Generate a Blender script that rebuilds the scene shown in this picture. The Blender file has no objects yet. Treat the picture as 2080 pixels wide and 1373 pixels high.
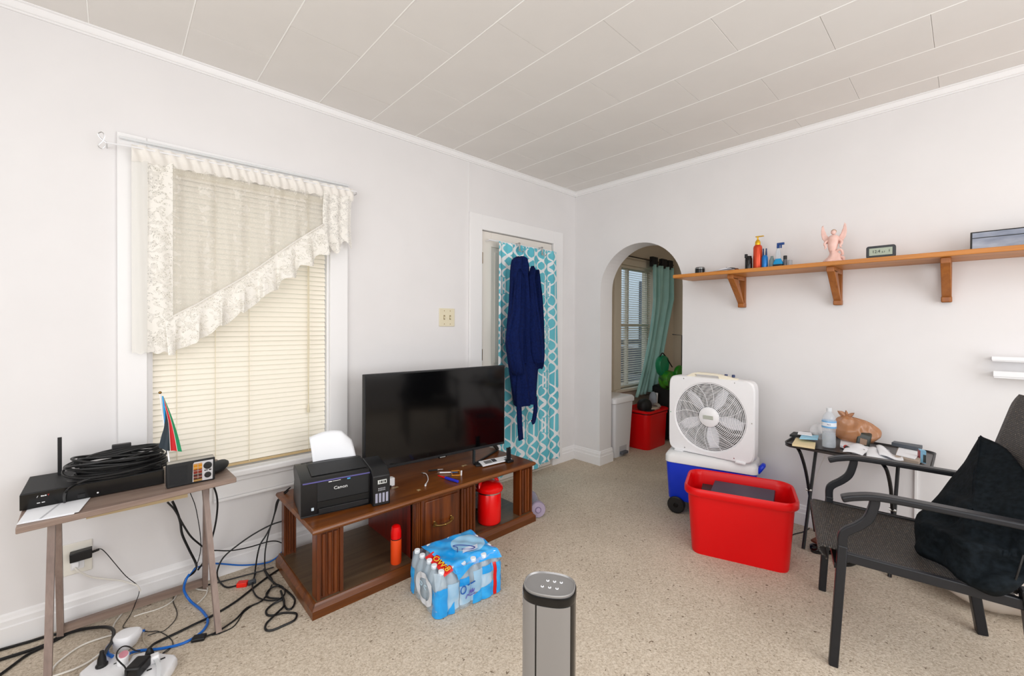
import bpy, bmesh, math, random
from mathutils import Vector, Matrix, noise
PI = math.pi
random.seed(7)
SC = bpy.context.scene
COL = SC.collection

# ---------------------------------------------------------------- camera
cr, cu, cb, cloc, clens, cshift = ((0.730588, -0.682805, 0.004354), (0.002297, 0.008834, 0.999958), (-0.682815, -0.730547, 0.008023), (-3.30485, -2.63572, 1.3), 14.98, -0.009013)
cam = bpy.data.cameras.new('camera')
cam.sensor_width = 36.0; cam.sensor_fit = 'HORIZONTAL'
cam.lens = clens; cam.shift_y = cshift; cam.clip_start = 0.02
camo = bpy.data.objects.new('camera', cam); COL.objects.link(camo)
camo.matrix_world = Matrix(((cr[0], cu[0], cb[0], cloc[0]), (cr[1], cu[1], cb[1], cloc[1]),
                            (cr[2], cu[2], cb[2], cloc[2]), (0, 0, 0, 1)))
SC.camera = camo
# ---------------------------------------------------------------- world, lights, exposure
w = bpy.data.worlds.new('world'); SC.world = w; w.use_nodes = True
bg = w.node_tree.nodes['Background']
bg.inputs[0].default_value = (0.78, 0.88, 1.0, 1); bg.inputs[1].default_value = 1.1
def area(name, loc, size, energy, direction, color=(1, 1, 1)):
    l = bpy.data.lights.new(name, 'AREA'); l.shape = 'RECTANGLE'; l.size, l.size_y = size
    l.energy = energy; l.color = color
    o = bpy.data.objects.new(name, l); COL.objects.link(o); o.location = loc
    o.rotation_euler = Vector(direction).to_track_quat('-Z', 'Y').to_euler()
    return o
area('window_standin_near', (-2.0, -4.25, 1.45), (2.6, 1.7), 46, (0, 1, 0.0), (0.95, 0.975, 1.0))  # unseen area light added behind the camera in place of a window
area('window_standin_left', (-4.75, -2.3, 1.45), (2.6, 1.7), 36, (1, 0, 0.0), (0.95, 0.975, 1.0))  # second unseen area light, added at the left wall as a window stand-in
area('overhead_light', (-2.6, -2.7, 2.52), (1.6, 1.6), 12, (0, 0, -1), (0.95, 0.975, 1.0))  # unseen area light under the ceiling, aimed down, no fitting
area('side_room_light', (1.1, -2.6, 2.3), (1.0, 0.8), 7, (0, 0.6, -1), (1.0, 0.93, 0.85))
SC.view_settings.view_transform = 'Standard'; SC.view_settings.look = 'None'
SC.view_settings.exposure = 0.15; SC.view_settings.gamma = 1.0
SC.view_settings.use_curve_mapping = False
SC.cycles.max_bounces = 12; SC.cycles.diffuse_bounces = 6; SC.cycles.transparent_max_bounces = 16

# ---------------------------------------------------------------- materials
def lin(c):
    out = []
    for x in c[:3]:
        x = x/255.0
        out.append(x/12.92 if x <= 0.04045 else ((x+0.055)/1.055)**2.4)
    return tuple(out) + (1.0,)
class E:
    """tiny expression builder over shader math nodes"""
    nt = None
    def __init__(s, v): s.v = v
    @staticmethod
    def op(o, *a):
        n = E.nt.nodes.new('ShaderNodeMath'); n.operation = o
        for i, x in enumerate(a):
            x = x.v if isinstance(x, E) else x
            if isinstance(x, (int, float)): n.inputs[i].default_value = x
            else: E.nt.links.new(x, n.inputs[i])
        return E(n.outputs[0])
    def __add__(s, o): return E.op('ADD', s, o)
    __radd__ = __add__
    def __sub__(s, o): return E.op('SUBTRACT', s, o)
    def __rsub__(s, o): return E.op('SUBTRACT', o, s)
    def __mul__(s, o): return E.op('MULTIPLY', s, o)
    __rmul__ = __mul__
    def __lt__(s, o): return E.op('LESS_THAN', s, o)
    def __gt__(s, o): return E.op('GREATER_THAN', s, o)
def mx(a, b): return E.op('MAXIMUM', a, b)
def mn(a, b): return E.op('MINIMUM', a, b)
def ab(a): return E.op('ABSOLUTE', a)
def sn(a): return E.op('SINE', a)
def fr(a): return E.op('FRACT', a)
def newmat(name):
    m = bpy.data.materials.new(name); m.use_nodes = True
    E.nt = m.node_tree
    return m, m.node_tree, m.node_tree.nodes['Principled BSDF']
def pr(name, c, rough=0.5, metal=0.0, spec=0.5, trans=0.0, alpha=1.0, emit=None, es=1.0, ior=1.45, coat=0.0, sheen=0.0, bump=None):
    m, nt, b = newmat(name)
    b.inputs['Base Color'].default_value = lin(c); b.inputs['Roughness'].default_value = rough
    b.inputs['Metallic'].default_value = metal; b.inputs['Specular IOR Level'].default_value = spec
    b.inputs['Transmission Weight'].default_value = trans; b.inputs['Alpha'].default_value = alpha
    b.inputs['IOR'].default_value = ior; b.inputs['Coat Weight'].default_value = coat
    b.inputs['Sheen Weight'].default_value = sheen
    if emit:
        b.inputs['Emission Color'].default_value = lin(emit); b.inputs['Emission Strength'].default_value = es
    if bump:
        sc, st = bump
        n = nz(nt, sc, 3); add_bump(nt, b, n.outputs[0], st)
    return m
def coords(nt, kind='Object'):
    t = nt.nodes.new('ShaderNodeTexCoord'); return t.outputs[kind]
def nz(nt, scale, detail=3, vec=None, rough=0.5, dist=0.0, kind='Object'):
    n = nt.nodes.new('ShaderNodeTexNoise'); n.inputs['Scale'].default_value = scale
    n.inputs['Detail'].default_value = detail; n.inputs['Roughness'].default_value = rough
    n.inputs['Distortion'].default_value = dist
    nt.links.new(vec if vec else coords(nt, kind), n.inputs['Vector'])
    return n
def mapping(nt, scale=(1, 1, 1), rot=(0, 0, 0), loc=(0, 0, 0), kind='Object'):
    m = nt.nodes.new('ShaderNodeMapping'); m.inputs['Scale'].default_value = scale
    m.inputs['Rotation'].default_value = rot; m.inputs['Location'].default_value = loc
    nt.links.new(coords(nt, kind), m.inputs['Vector']); return m.outputs[0]
def ramp(nt, fac, stops, interp='LINEAR'):
    r = nt.nodes.new('ShaderNodeValToRGB'); r.color_ramp.interpolation = interp
    els = r.color_ramp.elements
    while len(els) < len(stops): els.new(0.5)
    for e, (p, c) in zip(els, stops):
        e.position = p; e.color = lin(c)
    nt.links.new(fac.v if isinstance(fac, E) else fac, r.inputs[0]); return r.outputs[0]
def mixc(nt, fac, a, b):
    n = nt.nodes.new('ShaderNodeMix'); n.data_type = 'RGBA'
    for s, x in ((n.inputs[0], fac), (n.inputs[6], a), (n.inputs[7], b)):
        x = x.v if isinstance(x, E) else x
        if isinstance(x, (int, float)): s.default_value = x
        elif isinstance(x, tuple): s.default_value = lin(x)
        else: nt.links.new(x, s)
    return n.outputs[2]
def add_bump(nt, b, h, strength=0.3, dist=0.002):
    n = nt.nodes.new('ShaderNodeBump'); n.inputs['Strength'].default_value = strength
    n.inputs['Distance'].default_value = dist
    nt.links.new(h.v if isinstance(h, E) else h, n.inputs['Height']); nt.links.new(n.outputs[0], b.inputs['Normal'])
def xyz(nt, vec):
    s = nt.nodes.new('ShaderNodeSeparateXYZ'); nt.links.new(vec, s.inputs[0])
    return E(s.outputs[0]), E(s.outputs[1]), E(s.outputs[2])
def two_tone(name, c1, c2, scale, rough=0.5, bumpst=0.0, detail=4, stretch=(1, 1, 1), lo=0.35, hi=0.65, **k):
    m = pr(name, c1, rough, **k); E.nt = nt = m.node_tree; b = nt.nodes['Principled BSDF']
    n = nz(nt, scale, detail, mapping(nt, stretch))
    nt.links.new(ramp(nt, n.outputs[0], [(lo, c1), (hi, c2)]), b.inputs['Base Color'])
    if bumpst: add_bump(nt, b, n.outputs[0], bumpst)
    return m
def wood(name, c1, c2, c3, axis=0, rough=0.35, scale=14, coat=0.0):
    m, nt, b = newmat(name)
    st = [1.0, 1.0, 1.0]; st[axis] = 0.06
    n = nz(nt, scale, 5, mapping(nt, tuple(st)), dist=1.2)
    n2 = nz(nt, scale*8, 3, mapping(nt, tuple(st)))
    f = E(n.outputs[0])*0.75 + E(n2.outputs[0])*0.25
    nt.links.new(ramp(nt, f, [(0.33, c1), (0.5, c2), (0.67, c3)]), b.inputs['Base Color'])
    b.inputs['Roughness'].default_value = rough; b.inputs['Coat Weight'].default_value = coat
    add_bump(nt, b, f, 0.12, 0.001)
    return m
M = {}
M['wall'] = two_tone('wall_paint', (228, 226, 226), (231, 229, 229), 3, 0.6, spec=0.3)
M['trim'] = pr('trim_paint', (238, 237, 237), 0.35)
M['ceil'] = two_tone('ceiling_panel', (229, 226, 222), (232, 229, 225), 4, 0.7, spec=0.2)
M['ceil_back'] = pr('ceiling_backing', (226, 224, 220), 0.8)
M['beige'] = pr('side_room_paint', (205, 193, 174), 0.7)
M['white_pl'] = pr('white_plastic', (236, 236, 238), 0.35)
M['cream_pl'] = pr('cream_plastic', (226, 217, 190), 0.4)
M['black'] = pr('black_plastic', (20, 20, 22), 0.4)
M['black_soft'] = pr('black_matt', (24, 25, 27), 0.6)
M['black_gloss'] = pr('black_gloss', (9, 9, 10), 0.16)
M['rubber'] = pr('black_rubber', (18, 18, 19), 0.45)
M['chrome'] = pr('chrome', (200, 200, 200), 0.2, 1.0)
M['brass'] = pr('brass', (150, 120, 70), 0.35, 1.0)
M['red'] = pr('red_plastic', (222, 5, 12), 0.33, spec=0.4)
M['red_gloss'] = pr('red_enamel', (225, 12, 12), 0.22)
M['white_paper'] = pr('white_paper', (240, 242, 246), 0.7)
M['grey_pl'] = pr('grey_plastic', (165, 166, 168), 0.5)
# carpet
def carpet():
    m, nt, b = newmat('beige_carpet')
    n1 = nz(nt, 120, 2); n2 = nz(nt, 66, 2, dist=0.5); n3 = nz(nt, 1.6, 3); n4 = nz(nt, 260, 2)
    base = ramp(nt, E(n1.outputs[0])*0.6+E(n4.outputs[0])*0.4, [(0.34, (178, 165, 147)), (0.5, (207, 195, 178)), (0.68, (227, 217, 202))])
    spk = ramp(nt, n2.outputs[0], [(0.275, (116, 98, 82)), (0.325, (255, 255, 255))])
    mm = nt.nodes.new('ShaderNodeMix'); mm.data_type = 'RGBA'; mm.blend_type = 'MULTIPLY'; mm.inputs[0].default_value = 0.75
    nt.links.new(base, mm.inputs[6]); nt.links.new(spk, mm.inputs[7])
    worn = ramp(nt, n3.outputs[0], [(0.35, (214, 208, 202)), (0.6, (240, 236, 232))])
    m2 = nt.nodes.new('ShaderNodeMix'); m2.data_type = 'RGBA'; m2.blend_type = 'MULTIPLY'; m2.inputs[0].default_value = 0.6
    nt.links.new(mm.outputs[2], m2.inputs[6]); nt.links.new(worn, m2.inputs[7])
    nt.links.new(m2.outputs[2], b.inputs['Base Color'])
    b.inputs['Roughness'].default_value = 0.95; b.inputs['Specular IOR Level'].default_value = 0.1
    add_bump(nt, b, E(n1.outputs[0])+E(n2.outputs[0]), 0.55, 0.004)
    return m
M['carpet'] = carpet()
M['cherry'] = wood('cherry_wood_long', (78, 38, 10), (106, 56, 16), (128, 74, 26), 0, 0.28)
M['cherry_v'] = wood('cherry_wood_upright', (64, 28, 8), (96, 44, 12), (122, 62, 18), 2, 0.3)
M['cherry_y'] = wood('cherry_wood_cross', (58, 26, 10), (90, 44, 14), (108, 56, 20), 1, 0.3)
M['oak'] = wood('orange_oak', (168, 102, 34), (190, 120, 44), (204, 134, 56), 1, 0.4, 18)
M['oak_v'] = wood('orange_oak_upright', (136, 76, 22), (158, 92, 30), (172, 104, 38), 2, 0.4, 18)
M['grey_wood'] = wood('grey_brown_laminate', (122, 102, 92), (140, 120, 108), (150, 131, 119), 0, 0.5, 20)
M['grey_wood_v'] = wood('grey_brown_laminate_upright', (122, 104, 96), (138, 119, 110), (148, 130, 120), 2, 0.5, 20)
M['glass'] = pr('window_glass', (250, 252, 252), 0.02, trans=1.0, ior=1.1)

# ---------------------------------------------------------------- mesh builder
def crom(pts, n=6, closed=False):
    P = [Vector(p) for p in pts]; out = []
    L = len(P); rng = L if closed else L-1
    for i in range(rng):
        p0 = P[(i-1) % L] if (closed or i > 0) else P[0]*2-P[1]
        p1 = P[i]; p2 = P[(i+1) % L]
        p3 = P[(i+2) % L] if (closed or i+2 < L) else p2*2-p1
        for k in range(n):
            t = k/n; t2 = t*t; t3 = t2*t
            out.append(0.5*((2*p1)+(p2-p0)*t+(2*p0-5*p1+4*p2-p3)*t2+(3*p1-p0-3*p2+p3)*t3))
    if not closed: out.append(P[-1])
    return out
class MB:
    def __init__(s): s.v = []; s.f = []; s.X = None
    def xf(s, m): s.X = m; return s
    def add(s, vs, fs):
        o = len(s.v)
        s.v += [tuple(s.X @ Vector(p)) if s.X else tuple(p) for p in vs]
        s.f += [tuple(o+i for i in f) for f in fs]; return s
    def box(s, x0, x1, y0, y1, z0, z1):
        x0, x1 = min(x0, x1), max(x0, x1); y0, y1 = min(y0, y1), max(y0, y1); z0, z1 = min(z0, z1), max(z0, z1)
        return s.add([(x0, y0, z0), (x1, y0, z0), (x1, y1, z0), (x0, y1, z0), (x0, y0, z1), (x1, y0, z1), (x1, y1, z1), (x0, y1, z1)],
                     [(0, 3, 2, 1), (4, 5, 6, 7), (0, 1, 5, 4), (1, 2, 6, 5), (2, 3, 7, 6), (3, 0, 4, 7)])
    def hexa(s, a, b):   # bottom 4 points, top 4 points (counter-clockwise seen from above)
        return s.add(list(a)+list(b), [(0, 3, 2, 1), (4, 5, 6, 7), (0, 1, 5, 4), (1, 2, 6, 5), (2, 3, 7, 6), (3, 0, 4, 7)])
    def loft(s, rings, cap0=True, cap1=True, closed=False):
        n = len(rings[0]); vs = [p for r in rings for p in r]; fs = []
        m = len(rings); rr = m if closed else m-1
        for i in range(rr):
            for j in range(n):
                a = i*n+j; b = i*n+(j+1) % n; c = ((i+1) % m)*n+(j+1) % n; d = ((i+1) % m)*n+j
                fs.append((a, b, c, d))
        if not closed:
            if cap0: fs.append(tuple(range(n))[::-1])
            if cap1: fs.append(tuple((m-1)*n+j for j in range(n)))
        return s.add(vs, fs)
    def prism(s, poly, a, b, axis='z'):
        def P(u, v, t): return {'z': (u, v, t), 'y': (u, t, v), 'x': (t, u, v)}[axis]
        return s.loft([[P(u, v, a) for u, v in poly], [P(u, v, b) for u, v in poly]])
    def lathe(s, prof, c=(0, 0, 0), n=20, axis='z', sx=1.0, sy=1.0):
        rings = []
        for r, h in prof:
            ring = []
            for k in range(n):
                t = 2*PI*k/n; a, b = r*math.cos(t)*sx, r*math.sin(t)*sy
                q = {'z': (a, b, h), 'y': (a, h, -b), 'x': (h, a, b)}[axis]
                ring.append((c[0]+q[0], c[1]+q[1], c[2]+q[2]))
            rings.append(ring)
        return s.loft(rings)
    def torus(s, c, R, r, n=56, m=5, axis='y', sq=1.0):
        rings = []
        for k in range(n):
            t = 2*PI*k/n; ring = []
            for j in range(m):
                a = 2*PI*j/m; rr = R+r*math.cos(a); h = r*sq*math.sin(a)
                ring.append((c[0]+rr*math.cos(t), c[1]+h, c[2]+rr*math.sin(t)) if axis == 'y' else (c[0]+rr*math.cos(t), c[1]+rr*math.sin(t), c[2]+h))
            rings.append(ring)
        return s.loft(rings, closed=True)
    def cyl(s, c, r, h, n=16, axis='z'): return s.lathe([(r, 0), (r, h)], c, n, axis)
    def ball(s, c, r, n=12, m=8, sc=(1, 1, 1)):
        rings = []
        for i in range(m+1):
            t = PI*i/m
            rings.append([(c[0]+sc[0]*r*max(math.sin(t), 0.002)*math.cos(2*PI*k/n), c[1]+sc[1]*r*max(math.sin(t), 0.002)*math.sin(2*PI*k/n), c[2]-sc[2]*r*math.cos(t)) for k in range(n)])
        return s.loft(rings)
    def tube(s, pts, r, n=6, sm=0, closed=False, flat=None):
        P = crom(pts, sm, closed) if sm else [Vector(p) for p in pts]
        L = len(P); rings = []; up = None
        for i in range(L):
            a = P[(i-1) % L] if (closed or i > 0) else P[i]; b = P[(i+1) % L] if (closed or i < L-1) else P[i]
            t = (b-a)
            t = t.normalized() if t.length > 1e-9 else Vector((0, 0, 1))
            if up is None:
                up = Vector((0, 0, 1)) if abs(t.z) < 0.9 else Vector((0, 1, 0))
            sd = t.cross(up)
            if sd.length < 1e-6: sd = t.cross(Vector((1, 0, 0)))
            sd.normalize(); up = sd.cross(t).normalized()
            rr = r[i*(len(r)-1)//max(1, L-1)] if isinstance(r, (list, tuple)) else r
            fx, fy = flat if flat else (1, 1)
            rings.append([tuple(P[i]+sd*math.cos(2*PI*k/n+PI/n)*rr*fx+up*math.sin(2*PI*k/n+PI/n)*rr*fy) for k in range(n)])
        return s.loft(rings, closed=closed)
    def rbar(s, a, b, w, h, up=(0, 0, 1)):  # rectangular bar between two points
        a = Vector(a); b = Vector(b); t = (b-a).normalized(); sd = t.cross(Vector(up)).normalized(); u = sd.cross(t)
        q = [(-w/2, -h/2), (w/2, -h/2), (w/2, h/2), (-w/2, h/2)]
        return s.loft([[tuple(p+sd*i+u*j) for i, j in q] for p in (a, b)])
    def ribbon(s, pts, w, h, up=(0, 0, 1), sm=5):  # rectangular section swept along a curve
        P = crom(pts, sm); q = [(-w/2, -h/2), (w/2, -h/2), (w/2, h/2), (-w/2, h/2)]; rings = []
        U = Vector(up)
        for i, p in enumerate(P):
            t = (P[min(i+1, len(P)-1)]-P[max(i-1, 0)]).normalized(); sd = t.cross(U).normalized(); u = sd.cross(t)
            rings.append([tuple(p+sd*a+u*b) for a, b in q])
        return s.loft(rings)
    def grid(s, fn, nu, nv):
        vs = [fn(i/nu, j/nv) for j in range(nv+1) for i in range(nu+1)]
        fs = [(j*(nu+1)+i, j*(nu+1)+i+1, (j+1)*(nu+1)+i+1, (j+1)*(nu+1)+i) for j in range(nv) for i in range(nu)]
        return s.add(vs, fs)
    def build(s, name, mat, parent=None, world=False, ang=35, bevel=0, bseg=2, solid=0, sub=0, flat=False, uv=False, off=0):
        me = bpy.data.meshes.new(name); v = s.v
        loc = None
        if parent is None:
            xs = [p[0] for p in v]; ys = [p[1] for p in v]; zs = [p[2] for p in v]
            loc = Vector(((min(xs)+max(xs))/2, (min(ys)+max(ys))/2, min(zs)))
            v = [(p[0]-loc.x, p[1]-loc.y, p[2]-loc.z) for p in v]
        me.from_pydata(v, [], s.f)
        bm = bmesh.new(); bm.from_mesh(me); bmesh.ops.recalc_face_normals(bm, faces=bm.faces); bm.to_mesh(me); bm.free()
        o = bpy.data.objects.new(name, me); COL.objects.link(o)
        if loc: o.location = loc
        if parent:
            o.parent = parent
            if world: o.location = -parent.location
        for m in (mat if isinstance(mat, (list, tuple)) else [mat]): me.materials.append(m)
        if not flat:
            me.polygons.foreach_set('use_smooth', [True]*len(me.polygons)); me.set_sharp_from_angle(angle=math.radians(ang))
        if bevel:
            b = o.modifiers.new('bevel', 'BEVEL'); b.width = bevel; b.segments = bseg; b.limit_method = 'ANGLE'; b.angle_limit = math.radians(40)
            b.harden_normals = False
        if solid:
            q = o.modifiers.new('solid', 'SOLIDIFY'); q.thickness = solid; q.offset = off
        if sub:
            q = o.modifiers.new('sub', 'SUBSURF'); q.levels = sub; q.render_levels = sub
        return o
def tag(o, label=None, cat=None, group=None, kind=None):
    if label: o['label'] = label
    if cat: o['category'] = cat
    if group: o['group'] = group
    if kind: o['kind'] = kind
    return o
def thing(name, label, cat, loc=(0, 0, 0), rz=0, group=None):
    o = bpy.data.objects.new(name, None); COL.objects.link(o); o.empty_display_size = 0.05
    o.location = loc; o.rotation_euler = (0, 0, rz)
    return tag(o, label, cat, group)
def struct(o): o['kind'] = 'structure'; return o
def copy_tree(o, parent=None, kids=None):
    c = o.copy(); COL.objects.link(c); c.parent = parent
    for ch in list(o.children): copy_tree(ch, c)
    return c
def text(name, s, size, mat, parent, mtx, world=False, ext=0.0006, font_scale=(1, 1), align='CENTER', shear=0):
    cu_ = bpy.data.curves.new(name, 'FONT'); cu_.body = s; cu_.size = size; cu_.extrude = ext; cu_.align_x = align; cu_.align_y = 'CENTER'
    cu_.resolution_u = 2; cu_.shear = shear
    t = bpy.data.objects.new(name, cu_); COL.objects.link(t)
    dg = bpy.context.evaluated_depsgraph_get()
    me = bpy.data.meshes.new_from_object(t.evaluated_get(dg)); bpy.data.objects.remove(t)
    me.transform(Matrix.Diagonal((font_scale[0], font_scale[1], 1, 1))); me.transform(mtx)
    me.materials.clear(); me.materials.append(mat)
    o = bpy.data.objects.new(name, me); COL.objects.link(o); o.parent = parent
    if parent and world: o.location = -parent.location
    return o
def frame(o, xd, yd):  # matrix whose local x,y follow the given directions at the given origin
    xd = Vector(xd).normalized(); yd = Vector(yd); yd = (yd-xd*yd.dot(xd)).normalized(); zd = xd.cross(yd)
    return Matrix(((xd.x, yd.x, zd.x, o[0]), (xd.y, yd.y, zd.y, o[1]), (xd.z, yd.z, zd.z, o[2]), (0, 0, 0, 1)))
def rrect(w, h, r, n=5, cx=0, cy=0):
    out = []
    for sx, sy, a0 in ((1, 1, 0), (-1, 1, 90), (-1, -1, 180), (1, -1, 270)):
        for k in range(n+1):
            a = math.radians(a0+90*k/n); out.append((cx+sx*(w/2-r)+r*math.cos(a), cy+sy*(h/2-r)+r*math.sin(a)))
    return out

# ================================================================ THE ROOM
XL, YN, ZC = -4.85, -4.4, 2.6          # left side wall, near wall, ceiling
CW = 0.0
def mb(): return MB()
# floor (main room and the side room beyond the arch)
struct(mb().box(XL, 2.2, YN, 0.2, -0.08, 0).build('floor', M['carpet'], flat=True))
# window wall: pieces round the window and the door openings, all one wall
W0, W1, WZ0, WZ1 = -3.19, -2.355, 0.52, 2.075      # window opening
D0, D1, DZ = -1.182, -0.334, 2.055                 # door opening
S0, S1, SZ0, SZ1 = 0.79, 1.50, 0.60, 1.985         # side-room window opening
wb = mb()
for x0, x1, z0, z1 in ((XL, W0, 0, ZC), (W0, W1, 0, WZ0), (W0, W1, WZ1, ZC), (W1, D0, 0, ZC), (D0, D1, DZ, ZC), (D1, 0.1, 0, ZC)):
    wb.box(x0, x1, 0, 0.14, z0, z1)
struct(wb.build('wall_window', M['wall'], flat=True))
wb = mb()
for x0, x1, z0, z1 in ((0.1, S0, 0, ZC), (S0, S1, 0, SZ0), (S0, S1, SZ1, ZC), (S1, 2.2, 0, ZC)):
    wb.box(x0, x1, 0, 0.14, z0, z1)
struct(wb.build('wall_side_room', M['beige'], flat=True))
# arch wall
AY0, AY1, AR, AS = -0.301, -1.085, 0.392, 1.623
ac = (AY0+AY1)/2
arc = [(ac+AR*math.cos(PI*k/32), AS+AR*math.sin(PI*k/32)) for k in range(33)]   # from AY0 side to AY1 side
wa = mb()
def arch_face(x):
    return x
outer = []
for (y, z) in arc: outer.append((y, z))
pts0 = []; TH = 0.19
# strips above the arch
for k in range(32):
    (ya, za), (yb, zb) = arc[k], arc[k+1]
    wa.add([(0, ya, za), (0, yb, zb), (0, yb, ZC), (0, ya, ZC), (TH, ya, za), (TH, yb, zb), (TH, yb, ZC), (TH, ya, ZC)],
           [(0, 1, 2, 3), (4, 7, 6, 5), (0, 4, 5, 1), (3, 2, 6, 7)])
def quadslab(y0, y1, z0, z1, ends):
    wa.box(0, TH, y0, y1, z0, z1)
quadslab(AY0, 0.0, 0, ZC, 0); quadslab(YN, AY1, 0, ZC, 0)
struct(wa.build('wall_arch', M['wall'], ang=20))
struct(mb().box(XL-0.1, XL, YN, 0.14, 0, ZC).build('wall_left', M['wall'], flat=True))
struct(mb().box(XL, 2.2, YN-0.1, YN, 0, ZC).build('wall_near', M['wall'], flat=True))
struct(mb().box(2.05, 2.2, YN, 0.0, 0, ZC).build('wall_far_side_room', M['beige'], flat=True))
# ceiling: backing board and pieces laid in running bond
cl = struct(mb().box(XL, 2.2, YN, 0.14, ZC+0.004, ZC+0.06).build('ceiling', M['ceil_back'], flat=True))
M['bead'] = pr('seam_bead_paint', (250, 249, 246), 0.5)
PW, PL = 0.3195, 0.636
pm = None
k0 = -3.381
col = 0
x = k0-4*PW-PW
idx = -5
while x < -0.02:
    x1 = x+PW
    ph = -0.292 if idx % 2 == 1 else -0.61
    y = ph+PL if ph+PL < 0 else ph
    ys = [0.0]
    yy = ph
    while yy > YN: ys.append(yy); yy -= PL
    ys.append(YN)
    xa, xb = max(x, XL), min(x1, -0.0)
    if xb > xa+0.02:
        for a, b in zip(ys, ys[1:]):
            if a-b < 0.02: continue
            q = mb().box(xa+0.0022, xb-0.0022, b+0.0006, a-0.0006, 0, 0.0037)
            q.v = [(vx-xa, vy-b, vz) for vx, vy, vz in q.v]
            o = q.build('ceiling_panel', M['ceil'], cl, flat=True, bevel=0.0012, bseg=1)
            o.location = Vector((xa, b, ZC+random.uniform(-0.0006, 0.0006)))-cl.location
    x = x1; idx += 1
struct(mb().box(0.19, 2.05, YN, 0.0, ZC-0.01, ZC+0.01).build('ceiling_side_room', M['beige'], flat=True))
xs_ = k0
while xs_ > XL: xs_ -= PW
xs_ += PW
while xs_ < -0.03:
    mb().prism([(-0.0028, 0), (0.0028, 0), (0.0018, -0.0016), (-0.0018, -0.0016)], YN, 0, 'y').build('seam_bead', M['bead'], cl, flat=True).location = Vector((xs_, 0, ZC+0.0004))-cl.location
    xs_ += PW
# crown moulding
cp = [(0, 0), (0.026, 0), (0.026, -0.006), (0.02, -0.009), (0.016, -0.02), (0.013, -0.03), (0.013, -0.034), (0.008, -0.036), (0.008, -0.044), (0, -0.044)]
struct(mb().loft([[(x, -a, ZC+b) for a, b in cp] for x in (XL, 0)]).build('trim_1', M['trim'], flat=True))
struct(mb().loft([[(-a, y, ZC+b) for a, b in cp] for y in (0, YN)]).build('trim_2', M['trim'], flat=True))
# baseboards
bp = [(0, 0), (0.018, 0), (0.018, 0.078), (0.013, 0.082), (0.013, 0.104), (0.009, 0.112), (0.006, 0.124), (0, 0.13)]
def base(name, a, b, nrm, mat=None):
    a = Vector(a); b = Vector(b); n = Vector(nrm)
    return struct(mb().loft([[tuple(p+n*u+Vector((0, 0, h))) for u, h in bp] for p in (a, b)]).build(name, mat or M['trim'], flat=True))
base('baseboard_left', (XL, 0, 0), (-1.304, 0, 0), (0, -1, 0))
base('baseboard_corner', (-0.202, 0, 0), (0, 0, 0), (0, -1, 0))
base('baseboard_arch', (0, 0, 0), (0, AY0-0.018, 0), (-1, 0, 0))
base('baseboard_jamb', (0, AY0, 0), (TH+0.012, AY0, 0), (0, -1, 0))
base('baseboard_right', (0, AY1, 0), (0, YN, 0), (-1, 0, 0))
base('baseboard_side_room', (0.19, 0, 0), (2.05, 0, 0), (0, -1, 0))
base('baseboard_far', (2.05, 0, 0), (2.05, YN, 0), (-1, 0, 0))
# fine wall joint above the door casing
struct(mb().box(-1.309, -1.3035, -0.0035, 0, 2.17, 2.557).build('trim_3', M['trim'], flat=True))
# narrow raceway strip on the right wall above the tray
# ---------------------------------------------------------------- window with casing, stool, apron
win = thing('window_1', None, None, (-2.77, 0, 0.38)); struct(win)
cz = 2.165
def casing(x0, x1, z0, z1, th=0.02):
    return mb().box(x0, x1, -th, 0, z0, z1)
casing(-3.293, W0, 0.54, cz).build('casing', M['trim'], win, True, bevel=0.003)
casing(W1, -2.248, 0.54, cz).build('casing', M['trim'], win, True, bevel=0.003)
casing(W0, W1, WZ1, cz).build('casing', M['trim'], win, True, bevel=0.003)
mb().box(-3.32, -2.22, -0.055, 0.0, 0.505, 0.54).box(W0, W1, 0, 0.12, 0.505, 0.54).build('window_sill', M['trim'], win, True, bevel=0.008)
mb().box(-2.935, -2.248, -0.03, 0, 0.478, 0.505).box(-2.935, -2.248, -0.018, 0, 0.40, 0.478).box(-2.935, -2.248, -0.026, 0, 0.385, 0.40).build('apron', M['trim'], win, True, bevel=0.004)
mb().box(W0, W0+0.012, 0, 0.13, 0.54, WZ1).box(W0+0.012, W0+0.026, 0.055, 0.075, 0.54, WZ1).box(W0+0.012, W0+0.02, 0.012, 0.03, 0.54, WZ1).box(W1-0.012, W1, 0, 0.13, 0.54, WZ1).box(W0, W1, 0, 0.13, WZ1-0.012, WZ1).build('jamb', M['trim'], win, True, flat=True)
sx0, sx1 = W0+0.012, W1-0.012
mb().box(sx0, sx0+0.04, 0.09, 0.12, 0.54, WZ1).box(sx1-0.04, sx1, 0.09, 0.12, 0.54, WZ1).box(sx0, sx1, 0.09, 0.12, 0.54, 0.60).box(sx0, sx1, 0.09, 0.12, 1.27, 1.31).box(sx0, sx1, 0.09, 0.12, WZ1-0.05, WZ1-0.012).build('window_frame', M['trim'], win, True, flat=True)
mb().box(sx0+0.04, sx1-0.04, 0.103, 0.107, 0.6, WZ1-0.05).build('pane', M['glass'], win, True, flat=True)
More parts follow.
